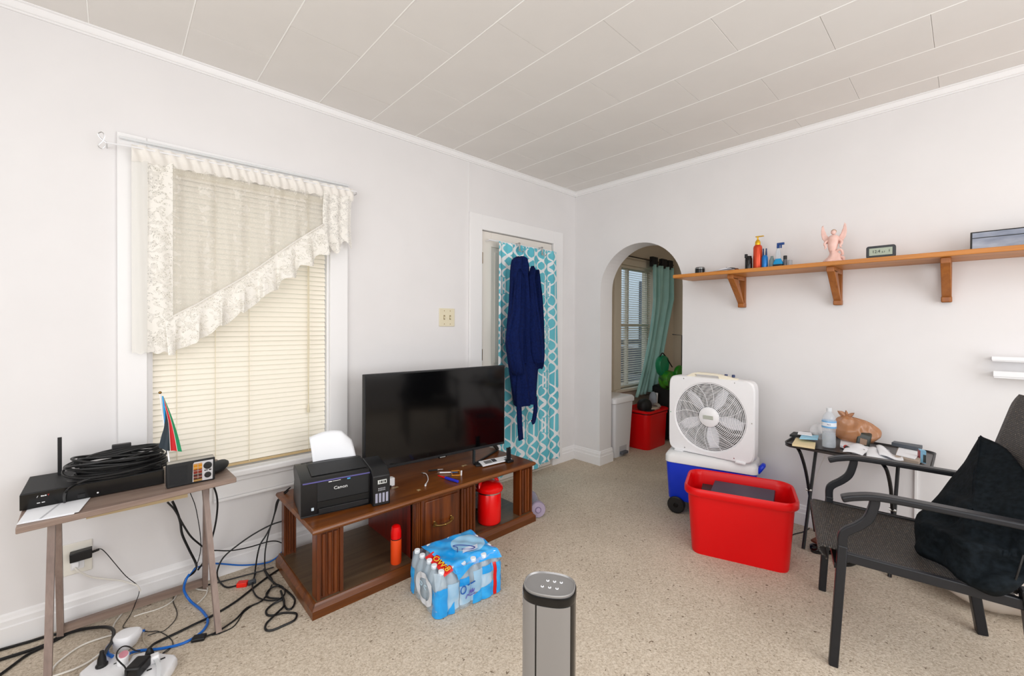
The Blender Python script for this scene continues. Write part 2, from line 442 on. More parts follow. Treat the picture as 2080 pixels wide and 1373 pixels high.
# ---------------------------------------------------------------- mini blind, cream
def slat_mat():
    m = pr('cream_slat', (247, 240, 225), 0.45)
    b = m.node_tree.nodes['Principled BSDF']; b.inputs['Subsurface Weight'].default_value = 0.0
    return m
M['slat'] = slat_mat()
M['cord'] = pr('blind_cord', (225, 214, 184), 0.7)
bl = thing('window_blind', 'cream mini blind with closed slats hanging in the window behind the lace valance', 'blind', (-2.77, 0.03, 0.57))
bx0, bx1 = W0+0.014, W1-0.016
mb().box(bx0, bx1, 0.008, 0.045, 2.03, 2.06).build('headrail', M['cream_pl'], bl, True, bevel=0.002)
mb().box(bx0, bx1, 0.018, 0.04, 0.548, 0.562).build('bottom_rail', pr('tan_rail', (205, 178, 132), 0.5), bl, True, bevel=0.003)
sl = mb(); hw = 0.0178; n_ = 5
tilt = math.radians(62)
prof = []
for i in range(n_+1):
    t = -hw+2*hw*i/n_; bow = 0.0030*(1-(t/hw)**2)
    prof.append((t, bow))
def slat_pt(t, b): return (t*math.cos(tilt)+b*math.sin(tilt)*-1, -t*math.sin(tilt)*-1+0+b*-math.cos(tilt)*-1)
ring = []
for t, b in prof: ring.append((t*math.cos(tilt) - b*math.sin(tilt), t*math.sin(tilt) + b*math.cos(tilt)))
top = [(y, z) for y, z in ring]; bot = [(y+0.0006, z) for y, z in ring][::-1]
poly = top+bot
sm0 = None
nsl = 55
for i in range(nsl):
    z = 0.582+i*0.0268
    if sm0 is None:
        mbx = mb().loft([[(x-bl.location.x, y, zz) for y, zz in poly] for x in (bx0, bx1)])
        o = mbx.build('slat', M['slat'], bl, ang=60); sm0 = o
    else:
        o = sm0.copy(); COL.objects.link(o); o.parent = bl
    o.location = (random.uniform(-0.001, 0.001), -0.003, z-0.57)
    o.rotation_euler = (random.uniform(-0.05, 0.03), random.uniform(-0.0012, 0.0012), 0)
for xx in (-3.08, -2.923, -2.772, -2.468):
    mb().box(xx-0.0012, xx+0.0012, 0.0075, 0.009, 0.56, 2.03).build('ladder_cord', M['cord'], bl, True, flat=True)
mb().tube([(-2.471, -0.004, 2.03), (-2.470, -0.006, 1.2), (-2.472, -0.005, 0.83)], 0.0016, 5).tube([(-2.476, -0.004, 2.03), (-2.478, -0.006, 1.1), (-2.474, -0.005, 0.83)], 0.0016, 5).build('pull_cord', M['cord'], bl, True)
mb().lathe([(0.002, 0.05), (0.005, 0.04), (0.008, 0.0), (0.006, -0.004)], (-2.473, -0.005, 0.79), 8).build('tassel', M['cord'], bl, True)
# ---------------------------------------------------------------- lace valance
def lace_mat(name, dense):
    m, nt, b = newmat(name)
    uvn = mapping(nt, (1, 1, 1), kind='Object')
    x, y, z = xyz(nt, uvn)
    vor = nt.nodes.new('ShaderNodeTexVoronoi'); vor.feature = 'DISTANCE_TO_EDGE'; vor.inputs['Scale'].default_value = 105 if dense else 170
    nzv = nz(nt, 22, 2)
    ad = nt.nodes.new('ShaderNodeVectorMath'); ad.operation = 'MULTIPLY_ADD'
    nt.links.new(nzv.outputs['Color'], ad.inputs[0]); ad.inputs[1].default_value = (0.02, 0.0, 0.02); nt.links.new(uvn, ad.inputs[2])
    mp = nt.nodes.new('ShaderNodeMapping'); mp.inputs['Scale'].default_value = (1, 0, 1); nt.links.new(ad.outputs[0], mp.inputs[0])
    nt.links.new(mp.outputs[0], vor.inputs['Vector'])
    cells = (E(vor.outputs['Distance']) < (0.20 if dense else 0.05))
    flw = nz(nt, 30 if dense else 24, 4, mapping(nt, (1, 0, 1)), dist=1.5)
    flower = E(flw.outputs[0]) > (0.50 if dense else 0.57)
    if not dense: flower = flower*(E.op('SINE', x*44.0) > -0.1)
    stem = ab(E(flw.outputs[0])-0.42) < (0.02 if dense else 0.004)
    base = 0.36 if dense else 0.44
    a = mx(mx(cells*(0.72 if dense else 0.52), flower*(0.94 if dense else 0.66)), stem*(0.8 if dense else 0.6))
    a = mx(a, base)
    b.inputs['Base Color'].default_value = lin((238, 235, 228) if dense else (232, 228, 220)); b.inputs['Roughness'].default_value = 0.8
    nt.links.new(a.v, b.inputs['Alpha'])
    return m
M['lace'] = lace_mat('lace_dense', True); M['sheer'] = lace_mat('lace_sheer', False)
M['hem'] = pr('valance_hem', (238, 234, 227), 0.8, alpha=0.92)
M['plain_sheer'] = pr('plain_sheer', (234, 232, 226), 0.8, alpha=0.7)
va = thing('lace_valance', 'cream lace valance cut on a diagonal with a ruffled edge over the blind', 'curtain', (-2.75, -0.07, 1.16))
yb = -0.065
def seam(x):   # diagonal seam height
    pts = [(-3.14, 1.30), (-3.094, 1.341), (-3.01, 1.396), (-2.803, 1.551), (-2.566, 1.762), (-2.393, 1.90), (-2.322, 1.945), (-2.24, 1.96)]
    for (a, za), (b, zb) in zip(pts, pts[1:]):
        if x <= b: return za+(zb-za)*max(0, (x-a))/(b-a)
    return pts[-1][1]
def fold(x, z): return 0.007*math.sin(x*46+1.5*math.sin(z*5))+0.004*math.sin(x*97+z*3)
ztop = lambda x: 2.088+0.02*(x+3.24)
def f_main(u, v):
    x = -3.105+(-2.30+3.105)*u; z0 = seam(x); z = z0+(ztop(x)-0.035-z0)*v
    return (x, yb-fold(x, z)*(1.3-v*0.4), z)
mb().grid(f_main, 90, 30).build('sheer_panel', M['sheer'], va, True, ang=80)
def f_band(u, v):
    x = -3.192+0.092*u; zb = 1.165+0.006*math.sin(u*12); z = zb+(ztop(x)-0.035-zb)*v
    return (x, yb-0.004-fold(x, z)*0.8, z)
mb().grid(f_band, 14, 60).build('lace_band', M['lace'], va, True, ang=80)
def f_side(u, v):
    x = -3.245+0.055*u; zb = 1.165+0.005*math.sin(u*9); z = zb+(ztop(x)-0.03-zb)*v
    return (x, yb+0.012-0.016*u-0.004*math.sin(u*7+z*3), z)
mb().grid(f_side, 8, 40).build('side_return', M['plain_sheer'], va, True, ang=80)
def f_ruf(u, v):
    x = -3.13+(-2.405+3.13)*u; L = 0.165+0.02*abs(math.sin(x*31))+0.008*math.sin(x*80)
    if x < -3.0: L = min(L, seam(x)-1.155)
    amp = (1-v)
    return (x+0.012*amp*math.sin(x*70), yb-0.012-0.022*amp*(1+math.sin(x*62))-0.006*math.sin(x*140)*amp, seam(x)-L*(1-v))
mb().grid(f_ruf, 200, 8).build('ruffle', M['lace'], va, True, ang=80)
def f_tail(u, v):
    x = -2.41+(-2.243+2.41)*u; zt = ztop(x)-0.03; zb = 1.72+0.03*math.sin(u*11)+0.07*u
    z = zb+(zt-zb)*v
    return (x+0.01*math.sin(z*9), yb-0.006-0.02*(1-v*0.5)*(0.5+0.5*math.sin(u*17)), z)
mb().grid(f_tail, 40, 16).build('ruffle_tail', M['lace'], va, True, ang=80)
def f_hem(u, v):
    x = -3.245+(-2.238+3.245)*u; z = ztop(x)-0.055+0.075*v
    ex = 1-abs(v*2-1)**2
    return (x, yb-0.014*ex-0.006*math.sin(x*150+v*4+2*math.sin(x*9))-0.003*math.sin(x*61), z+0.0025*math.sin(x*90+math.sin(x*7)*3))
mb().grid(f_hem, 220, 6).build('rod_pocket', M['hem'], va, True, ang=80)
seamt = [(x, yb-0.017-fold(x, 1.5), seam(x)) for x in [-3.12+0.72*i/40 for i in range(41)]]
mb().tube(seamt, 0.004, 5).build('seam_piping', M['hem'], va, True)
rod = thing('curtain_rod', 'thin white wire curtain rod with a looped end above the window casing', 'curtain rod', (-2.75, -0.07, 2.08))
mb().tube([(-3.325, -0.075, 2.085), (-3.24, -0.075, 2.092), (-2.24, -0.075, 2.112), (-2.22, -0.075, 2.112), (-2.2, -0.03, 2.112), (-2.2, 0, 2.112)], 0.004, 6).build('rod_bar', M['white_pl'], rod, True)
mb().tube([(-3.325, -0.075, 2.085), (-3.345, -0.075, 2.10), (-3.352, -0.078, 2.115), (-3.34, -0.08, 2.125), (-3.332, -0.078, 2.11), (-3.34, -0.075, 2.085), (-3.352, -0.075, 2.065), (-3.34, -0.075, 2.055), (-3.33, -0.075, 2.07)], 0.002, 5, 4).tube([(-3.325, -0.075, 2.085), (-3.325, 0, 2.085)], 0.003, 5).build('wire_loop', M['chrome'], rod, True)
tag(mb().rbar((-3.285, -0.034, 2.135), (-2.25, -0.034, 2.15), 0.02, 0.012).build('curtain_track', pr('clear_track', (238, 240, 242), 0.2, alpha=0.55), bevel=0.003),
    'clear flat plastic strip running above the valance hem', 'curtain track')
# ---------------------------------------------------------------- light switch, wall outlet
sw = thing('light_switch', 'cream double light switch plate on the wall between window and door', 'light switch', (-1.504, 0, 1.29))
mb().box(-0.068, 0.068, -0.007, 0, 0, 0.133).build('plate', M['cream_pl'], sw, bevel=0.003)
for dx in (-0.026, 0.026):
    mb().box(dx-0.006, dx+0.006, -0.0085, -0.006, 0.05, 0.083).build('slot', pr('switch_slot', (150, 135, 100), 0.5), sw, flat=True)
    mb().hexa([(dx-0.004, -0.018, 0.056), (dx+0.004, -0.018, 0.056), (dx+0.004, -0.007, 0.062), (dx-0.004, -0.007, 0.062)], [(dx-0.004, -0.018, 0.064), (dx+0.004, -0.018, 0.064), (dx+0.004, -0.007, 0.074), (dx-0.004, -0.007, 0.074)]).build('toggle', M['cream_pl'], sw, flat=True)
    for dz in (0.018, 0.115): mb().cyl((dx, -0.0085, dz), 0.003, 0.003, 8, 'y').build('screw', M['brass'], sw)
ou = thing('wall_outlet', 'white oversized outlet plate low on the wall under the desk', 'outlet', (-3.423, 0, 0.215))
mb().box(-0.047, 0.047, -0.006, 0, 0, 0.135).build('plate', pr('outlet_plate', (228, 224, 214), 0.4), ou, bevel=0.003)
mb().box(-0.02, 0.022, -0.01, -0.006, 0.02, 0.055).build('socket', M['white_pl'], ou, bevel=0.002)
# ---------------------------------------------------------------- panelled door
dr = thing('door_1', None, None, (-0.76, 0, 0)); struct(dr)
mb().box(-1.304, D0, -0.02, 0, 0, DZ+0.118).build('casing', M['trim'], dr, True, bevel=0.003)
mb().box(D1, -0.202, -0.02, 0, 0, DZ+0.118).build('casing', M['trim'], dr, True, bevel=0.003)
mb().box(D0, D1, -0.02, 0, DZ, DZ+0.118).build('casing', M['trim'], dr, True, bevel=0.003)
M['door'] = pr('door_paint', (232, 226, 218), 0.4)
dd = mb()
ix0, ix1 = D0+0.004, D1-0.004
for a in ((ix0, ix0+0.11, 0.012, DZ-0.004), (ix1-0.11, ix1, 0.012, DZ-0.004), (ix0+0.11, ix1-0.11, 0.012, 0.22), (ix0+0.11, ix1-0.11, 0.80, 0.95), (ix0+0.11, ix1-0.11, DZ-0.12, DZ-0.004)):
    dd.box(a[0], a[1], 0.004, 0.044, a[2], a[3])
dd.build('door_leaf', M['door'], dr, True, bevel=0.003)
for z0, z1 in ((0.22, 0.80), (0.95, DZ-0.12)):
    mb().box(ix0+0.11, ix1-0.11, 0.016, 0.032, z0, z1).box(ix0+0.15, ix1-0.15, 0.010, 0.016, z0+0.04, z1-0.04).build('door_panel', M['door'], dr, True, bevel=0.004)
mb().box(D0, D1, 0.046, 0.10, 0, DZ).build('door_stop', M['trim'], dr, True, flat=True)
mb().box(D0, D1, -0.012, 0.05, 0, 0.012).build('threshold', pr('worn_threshold', (206, 196, 182), 0.6), dr, True, flat=True)
for z in (1.79, 1.02, 0.25):
    mb().cyl((D0, -0.006, z), 0.007, 0.09, 10).box(D0-0.004, D0+0.02, -0.001, 0.004, z, z+0.09).build('hinge', M['brass'], dr, True)
# ---------------------------------------------------------------- side-room window
w2 = thing('window_2', None, None, (1.14, 0, 0.55)); struct(w2)
M['beige_trim'] = pr('side_room_trim', (216, 206, 188), 0.45)
for x0, x1, z0, z1 in ((0.663, S0, SZ0, SZ1+0.11), (S1, 1.62, SZ0, SZ1+0.11), (S0, S1, SZ1, SZ1+0.11)):
    mb().box(x0, x1, -0.022, 0, z0, z1).build('casing', M['beige_trim'], w2, True, bevel=0.003)
mb().box(0.64, 1.64, -0.06, 0.02, SZ0-0.03, SZ0).box(0.66, 1.62, -0.02, 0, SZ0-0.12, SZ0-0.03).build('window_sill', M['beige_trim'], w2, True, bevel=0.004)
fr2 = mb().box(S0, S0+0.02, 0.06, 0.10, SZ0, SZ1).box(S1-0.02, S1, 0.06, 0.10, SZ0, SZ1).box(S0, S1, 0.06, 0.10, SZ0, SZ0+0.03).box(S0, S1, 0.05, 0.10, 1.29, 1.325).box(S0, S1, 0.06, 0.10, SZ1-0.03, SZ1)
fr2.build('window_frame', M['beige_trim'], w2, True, flat=True)
mb().box(1.045, 1.07, 0.06, 0.10, SZ0, SZ1).build('muntin', M['beige_trim'], w2, True, flat=True)
mb().box(S0+0.02, S1-0.02, 0.078, 0.082, SZ0+0.03, SZ1-0.03).build('pane', M['glass'], w2, True, flat=True)
b2 = thing('window_blind', 'white open-slatted mini blind in the side-room window beyond the arch', 'blind', (1.145, 0.03, SZ0))
mb().box(S0+0.004, S1-0.004, 0.012, 0.045, SZ1-0.03, SZ1).build('headrail', M['beige_trim'], b2, True, flat=True)
mb().box(S0+0.006, S1-0.006, 0.02, 0.04, SZ0+0.004, SZ0+0.018).build('bottom_rail', M['beige_trim'], b2, True, flat=True)
s0 = None
for i in range(52):
    if s0 is None:
        s0 = o = mb().hexa([(-0.349, -0.011, -0.005), (0.349, -0.011, -0.005), (0.349, 0.011, 0.004), (-0.349, 0.011, 0.004)], [(-0.349, -0.011, -0.004), (0.349, -0.011, -0.004), (0.349, 0.011, 0.005), (-0.349, 0.011, 0.005)]).build('slat', pr('pale_slat', (225, 222, 212), 0.5), b2, flat=True)
    else:
        o = s0.copy(); COL.objects.link(o); o.parent = b2
    o.location = (0, 0, 0.03+i*0.0256)
for xx in (0.9, 1.36): mb().box(xx, xx+0.0025, 0.018, 0.02, SZ0, SZ1).build('ladder_cord', M['cord'], b2, True, flat=True)
# teal curtain on its rod
M['teal'] = two_tone('teal_cotton', (146, 192, 186), (160, 202, 196), 6, 0.85)
rd = thing('curtain_rod', 'dark curtain rod carrying the teal curtain in the side room', 'curtain rod', (1.3, -0.09, 2.06))
mb().tube([(0.72, -0.09, 2.066), (1.86, -0.09, 2.066)], 0.007, 8).build('rod_bar', pr('rod_brown', (70, 60, 52), 0.4, 0.5), rd, True)
for xx in (0.76, 1.84): mb().tube([(xx, -0.09, 2.066), (xx, 0, 2.066)], 0.005, 6).build('bracket', M['black'], rd, True)
cu2 = thing('teal_curtain', 'teal curtain gathered to the right of the side-room window', 'curtain', (1.4, -0.1, 0.5))
def f_c2(u, v):
    zt = 2.02; zb = 0.50+0.05*u; z = zb+(zt-zb)*v
    xl = 1.315 if v > 0.75 else 1.315-(0.75-v)**1.6*0.58
    xr = 1.80-0.02*v if v > 0.75 else 1.80-(0.75-v)**0.9*0.52
    if v < 0.08: xr += 0
    x = xl+(xr-xl)*u
    return (x, -0.10-0.035*math.sin(u*20+0.7*math.sin(v*3))*(0.7+0.3*v)-0.012*math.sin(u*47), z)
mb().grid(f_c2, 60, 30).build('curtain_cloth', M['teal'], cu2, True, ang=80, solid=0.003)
for i, xx in enumerate((1.335, 1.40, 1.56, 1.63, 1.73, 1.78)):
    mb().box(xx-0.03, xx+0.03, -0.112, -0.068, 2.0, 2.115).build('tab', M['black_soft'], cu2, True, bevel=0.004)
# outdoors beyond the side-room window
tag(mb().box(-5, 24, 0.25, 14, -0.6, -0.5).build('lawn', pr('lawn', (96, 112, 70), 0.9), flat=True), kind='structure')
nb = thing('neighbour_house', 'pale clapboard house seen through the side-room blind', 'house', (14.5, 6.5, -0.5))
mb().box(-5.6, 4, 0, 3, 0, 5).build('wall', pr('clapboard', (214, 222, 226), 0.8), nb, flat=True)
mb().box(-2.2, -1.2, -0.05, 0.02, 1.2, 3.6).build('window', pr('dark_window', (60, 72, 84), 0.2), nb, flat=True)
mb().box(0.2, 1.1, -0.05, 0.02, 1.2, 3.6).build('window', pr('dark_window', (60, 72, 84), 0.2), nb, flat=True)
tag(mb().box(2.5, 13, 4.0, 4.3, -0.5, 0.9).build('garden_hedge', two_tone('hedge', (34, 40, 48), (62, 70, 70), 6, 0.9), bevel=0.1), 'dark hedge outside the side-room window', 'hedge')
car = thing('parked_car', 'dark blue car parked outside the side-room window', 'car', (5.3, 2.4, -0.5))
mb().box(-1.5, 1.6, -0.7, 0.7, 0.25, 0.85).build('body', pr('car_paint', (28, 36, 52), 0.3), car, bevel=0.12, bseg=3)
mb().hexa([(-1.0, -0.65, 0.85), (1.1, -0.65, 0.85), (1.1, 0.65, 0.85), (-1.0, 0.65, 0.85)], [(-0.6, -0.55, 1.35), (0.8, -0.55, 1.35), (0.8, 0.55, 1.35), (-0.6, 0.55, 1.35)]).build('cabin', pr('car_glass', (24, 30, 38), 0.1), car, bevel=0.05)
for wx in (-0.95, 1.0):
    mb().cyl((wx, -0.72, 0.3), 0.3, 0.2, 20, 'y').build('wheel', M['rubber'], car)
    mb().cyl((wx, 0.52, 0.3), 0.3, 0.2, 20, 'y').build('wheel', M['rubber'], car)

# ================================================================ DOOR CURTAIN AND ROBE
def trellis():
    m, nt, b = newmat('trellis_print')
    x, y, z = xyz(nt, mapping(nt))
    P = 0.27; H = 0.40
    u = fr(x*(1/P)+0.35); v = fr(z*(1/H)+0.2)
    s = E.op('SINE', v*(2*PI)); s2 = E.op('SINE', v*(4*PI)); c1 = E.op('COSINE', v*(2*PI))
    uc = u-0.5                                   # -0.5..0.5
    ua = ab(uc)
    # chain of links down the middle of the column
    lo = v*1.0
    inlink = (v > 0.5)
    l1 = ab(ua-ab(s2)*0.20) < 0.036
    # wide ogee
    l2 = ab(ua-(0.26+0.22*c1)) < 0.04
    l3 = ab(ua-(0.26-0.22*c1)) < 0.036
    bars = mx(ab(ua-0.30) < 0.03, ab(ua-0.12) < 0.026)*(ab(v-0.25) < 0.17)
    l1 = l1*inlink
    cap = mx(ab(v-0.43) < 0.014, ab(v-0.07) < 0.014)*(ua < 0.33)
    edge = (ab(ua-0.5) < 0.022)*(ab(v-0.25) < 0.15)
    zone = ab(v-0.25) < 0.17
    c2_ = E.op('COSINE', v*(4*PI))
    w1_ = ab(ua-(0.25+0.19*c2_)) < 0.042
    w2_ = (ab(ua-(0.25-0.19*c2_)) < 0.042)*(1.0-zone)
    b2_ = mx(ab(ua-0.065) < 0.022, ab(ua-0.40) < 0.022)*zone
    b3_ = (ab(ua-0.17) < 0.022)*(ab(v-0.25) < 0.15)
    d_ = (ab(ua-0.5+0.42*ab(fr(v*2.0+0.5)*2-1)) < 0.05)*(1.0-zone)
    w_ = mx(mx(mx(w1_, w2_), mx(b2_, b3_)), d_)
    n = nz(nt, 3, 2)
    teal = ramp(nt, n.outputs[0], [(0.3, (84, 176, 194)), (0.7, (110, 196, 210))])
    nt.links.new(mixc(nt, w_, teal, (232, 234, 236)), b.inputs['Base Color'])
    b.inputs['Roughness'].default_value = 0.8
    return m
M['trellis'] = trellis()
dc = thing('door_curtain', 'turquoise and white trellis-print curtain hanging over the door', 'curtain', (-0.78, -0.09, 0.06))
def f_dc(u, v):
    zt = 1.965; zb = 0.075+0.02*math.sin(u*9); z = zb+(zt-zb)*v
    x = -1.075+0.05*v*0+(0.70+0.055*(1-v))*u-0.035*(1-v)*0
    return (x, -0.085-0.012*math.sin(u*34+v*1.5)-0.006*math.sin(u*71)*v, z)
dcm = mb().grid(f_dc, 110, 24)
o = dcm.build('curtain_cloth', M['trellis'], dc, True, ang=80)
drd = thing('curtain_rod', 'slim white tension rod holding the trellis curtain on the door', 'curtain rod', (-0.78, -0.06, 1.95))
mb().tube([(-1.15, -0.062, 1.972), (-0.42, -0.062, 1.972)], 0.006, 8).build('rod_bar', M['white_pl'], drd, True)
for xx in (-1.13, -0.44): mb().tube([(xx, -0.062, 1.972), (xx, 0.0, 1.972)], 0.005, 6).build('bracket', M['white_pl'], drd, True)
for k, xx, lab in ((0, -0.86, 'metal over-door hook holding the hood of the navy robe'), (1, -0.585, 'metal over-door hook holding the sleeve of the navy robe')):
    hk = thing('door_hook', lab, 'hook', (xx, -0.06, 1.85), 0)
    mb().box(-0.008, 0.008, -0.048, -0.044, 0.06, 0.13).box(-0.008, 0.008, -0.048, 0.0, 0.126, 0.13).build('strap', M['chrome'], hk, flat=True)
    mb().tube([(0, -0.044, 0.125), (0, -0.05, 0.09), (0, -0.06, 0.06), (0, -0.085, 0.05), (0, -0.095, 0.065)], 0.0035, 6, 3).build('prong', M['chrome'], hk)
# navy robe
M['navy'] = two_tone('navy_fleece', (8, 22, 66), (13, 30, 82), 70, 0.95, bumpst=0.3, spec=0.2)
rb = thing('bathrobe', 'navy blue fleece bathrobe hanging on the door over the trellis curtain', 'bathrobe', (-0.87, -0.2, 0.5))
def hang(name, prof, depth, y0, folds, ph=0.0):
    # prof: list of (z, xl, xr) from top to bottom; closed tube-like hanging cloth
    rings = []
    n = 44
    P = []
    for (za, la, ra), (zb, lb, rb_) in zip(prof, prof[1:]):
        for k in range(5):
            t = k/5; P.append((za+(zb-za)*t, la+(lb-la)*t, ra+(rb_-ra)*t))
    P.append(prof[-1])
    for z, l, r_ in P:
        cx, hw_ = (l+r_)/2, (r_-l)/2; ring = []
        for k in range(n):
            a = 2*PI*k/n; q = (1+0.22*math.sin(folds*a+ph+z*3))
            ring.append((cx+hw_*math.cos(a), y0+depth*min(1, hw_/0.06)*math.sin(a)*q+0.006*math.sin(a*11+z*8), z+0.004*math.sin(3*a)))
        rings.append(ring)
    o = mb().loft(rings).build(name, M['navy'], rb, True, ang=70); return o
hang('robe_body', [(1.845, -0.96, -0.935), (1.842, -0.975, -0.915), (1.832, -0.992, -0.895), (1.81, -1.01, -0.875), (1.78, -1.02, -0.862), (1.70, -1.03, -0.86), (1.5, -1.045, -0.83), (1.3, -1.075, -0.77), (1.15, -1.09, -0.75), (1.0, -1.06, -0.745), (0.80, -1.02, -0.76), (0.66, -0.985, -0.765)], 0.06, -0.20, 7)
hang('sleeve', [(1.74, -1.0, -0.985), (1.71, -1.015, -0.965), (1.66, -1.03, -0.95), (1.4, -1.065, -0.96), (1.22, -1.125, -0.965), (1.05, -1.095, -0.955), (0.93, -1.06, -0.945), (0.915, -1.04, -0.96)], 0.04, -0.245, 5, 1.0)
hang('sleeve', [(1.77, -0.875, -0.855), (1.75, -0.888, -0.84), (1.68, -0.905, -0.85), (1.5, -0.90, -0.82), (1.25, -0.89, -0.77), (1.08, -0.875, -0.74), (1.0, -0.845, -0.75)], 0.035, -0.265, 5, 2.0)
hang('robe_side', [(1.765, -0.722, -0.698), (1.72, -0.735, -0.69), (1.5, -0.757, -0.66), (1.25, -0.765, -0.645), (1.05, -0.775, -0.635), (0.96, -0.755, -0.645), (0.935, -0.74, -0.66)], 0.04, -0.17, 6, 0.4)
hang('collar', [(1.70, -0.975, -0.968), (1.6, -0.995, -0.955), (1.3, -0.985, -0.945), (1.0, -0.965, -0.93)], 0.02, -0.262, 3)
mb().ribbon([(-0.985, -0.235, 0.95), (-0.99, -0.24, 0.75), (-0.975, -0.235, 0.55), (-0.955, -0.23, 0.395)], 0.045, 0.012, (0, 1, 0)).build('belt', M['navy'], rb, True)
mb().ribbon([(-0.80, -0.235, 0.72), (-0.795, -0.235, 0.62), (-0.815, -0.235, 0.53), (-0.835, -0.235, 0.515)], 0.038, 0.012, (0, 1, 0)).build('belt', M['navy'], rb, True)

# ================================================================ MEDIA STAND
HT = 0.395
ms = thing('media_stand', 'low dark cherry wood media stand with fluted posts and a centre drawer', 'tv stand', (-1.965, -0.395, 0))
X0, X1, Y0, Y1 = -2.672, -1.258, -0.686, -0.105
top = mb().loft([[(X0+a, Y0+a, z), (X1-a, Y0+a, z), (X1-a, Y1, z), (X0+a, Y1, z)] for a, z in ((0.014, HT-0.027), (0.004, HT-0.021), (0.0, HT-0.012), (0.003, HT-0.004), (0.008, HT))])
top.build('top', M['cherry'], ms, True, ang=30)
mb().loft([[(X0+a, Y0+a, z), (X1-a, Y0+a, z), (X1-a, Y1, z), (X0+a, Y1, z)] for a, z in ((0.0, 0.0), (0.0, 0.036), (0.004, 0.042), (0.012, 0.05), (0.016, 0.062))]).build('plinth', M['cherry'], ms, True, ang=30)
mb().box(X0+0.022, X1-0.022, Y0+0.02, Y1-0.005, 0.0622, 0.0635).build('shelf', wood('dusty_shelf', (70, 52, 36), (92, 72, 52), (104, 84, 62), 0, 0.3), ms, True, flat=True)
def fluted(x0, x1, y0, y1):
    q = mb().box(x0, x1, y0+0.008, y1, 0.062, HT-0.027)
    wd = x1-x0; q.box(x0, x0+wd*0.13, y0, y0+0.01, 0.062, HT-0.027).box(x1-wd*0.13, x1, y0, y0+0.01, 0.062, HT-0.027)
    for k in range(3):
        cx = x0+wd*(0.28+0.22*k)
        q.lathe([(wd*0.085, 0), (wd*0.085, HT-0.115)], (cx, y0+0.008, 0.075), 10)
    return q
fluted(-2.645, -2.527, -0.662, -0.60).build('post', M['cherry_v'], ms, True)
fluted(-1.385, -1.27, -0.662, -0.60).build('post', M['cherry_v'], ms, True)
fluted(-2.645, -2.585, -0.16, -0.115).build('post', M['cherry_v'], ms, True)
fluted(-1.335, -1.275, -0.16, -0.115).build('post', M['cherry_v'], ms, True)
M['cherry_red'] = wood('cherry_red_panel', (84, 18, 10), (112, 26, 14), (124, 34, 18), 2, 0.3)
mb().box(-2.159, -2.147, -0.645, -0.12, 0.062, HT-0.027).build('side_panel', M['cherry_red'], ms, True, flat=True)
mb().box(-1.760, -1.748, -0.645, -0.12, 0.062, HT-0.027).build('side_panel', M['cherry_red'], ms, True, flat=True)
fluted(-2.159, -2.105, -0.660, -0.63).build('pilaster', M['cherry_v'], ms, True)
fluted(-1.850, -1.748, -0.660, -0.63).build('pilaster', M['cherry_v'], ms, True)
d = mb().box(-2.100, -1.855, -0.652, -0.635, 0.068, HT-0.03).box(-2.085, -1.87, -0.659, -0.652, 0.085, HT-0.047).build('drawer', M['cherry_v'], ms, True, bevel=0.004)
hd = mb().tube([(-2.03, -0.662, 0.212), (-2.022, -0.676, 0.209), (-2.0, -0.682, 0.206), (-1.975, -0.684, 0.205), (-1.95, -0.682, 0.206), (-1.928, -0.676, 0.209), (-1.92, -0.662, 0.212)], 0.005, 7, 3).ball((-1.975, -0.684, 0.205), 0.008, 8, 6)
for xx in (-2.03, -1.92): hd.lathe([(0.013, 0), (0.01, 0.006), (0.004, 0.01)][::-1], (xx, -0.668, 0.215), 10, 'y', 1, 1).ball((xx, -0.66, 0.228), 0.006, 6, 4).ball((xx, -0.66, 0.202), 0.006, 6, 4)
ho = hd.build('drawer_pull', M['brass'], None); ho.parent = d; ho.location = ho.location
# panel mouldings under the top
mb().box(-2.64, -1.28, -0.655, -0.64, HT-0.036, HT-0.026).build('front_rail', M['cherry'], ms, True, flat=True)

# ================================================================ TELEVISION
tv = thing('television', 'large black flat television standing on the media stand', 'television', (-1.7685, -0.337, HT), math.radians(-4.6))
th = 0.455-HT; TT = 1.015-HT
mb().box(-0.501, 0.501, -0.008, 0.03, th, TT).build('bezel', M['black_soft'], tv, bevel=0.003)
M['screen'] = pr('tv_screen', (6, 6, 7), 0.10, spec=0.5)
mb().box(-0.494, 0.494, -0.0095, -0.008, th+0.018, TT-0.008).build('screen', M['screen'], tv, flat=True)
mb().box(-0.38, 0.38, 0.03, 0.07, th+0.04, TT-0.22).build('back_housing', M['black_soft'], tv, bevel=0.01)
mb().box(-0.028, 0.028, -0.011, -0.008, th-0.004, th+0.006).build('sensor_bar', M['black_gloss'], tv, flat=True)
mb().box(-0.02, 0.02, -0.0125, -0.0108, th-0.001, th+0.004).build('logo_mark', pr('logo_grey', (150, 150, 148), 0.4), tv, flat=True)
def tvfoot(s):
    q = mb().rbar((s*0.25, 0.005, th), (s*0.17, -0.115, 0.006), 0.03, 0.008, (0, 1, 0)).rbar((s*0.17, -0.13, 0.006), (s*0.26, -0.165, 0.006), 0.04, 0.011)
    q.rbar((s*0.42, 0.01, th+0.005), (s*0.49, 0.055, 0.006), 0.025, 0.007, (0, 1, 0)).rbar((s*0.18, -0.11, 0.006), (s*0.49, 0.055, 0.006), 0.014, 0.01)
    return q
tvfoot(1).build('foot', M['black'], tv, bevel=0.002)
lf = tvfoot(-1); lf.v = [(x-0.235, y, z) for x, y, z in lf.v]; lf.build('foot', M['black'], tv, bevel=0.002)

# ================================================================ PRINTER
pang = math.atan2(-0.631+0.529, -2.376+2.671)
pr_ = thing('printer', 'black tank printer at the left end of the media stand', 'printer', (-2.673, -0.529, HT), -0.17)
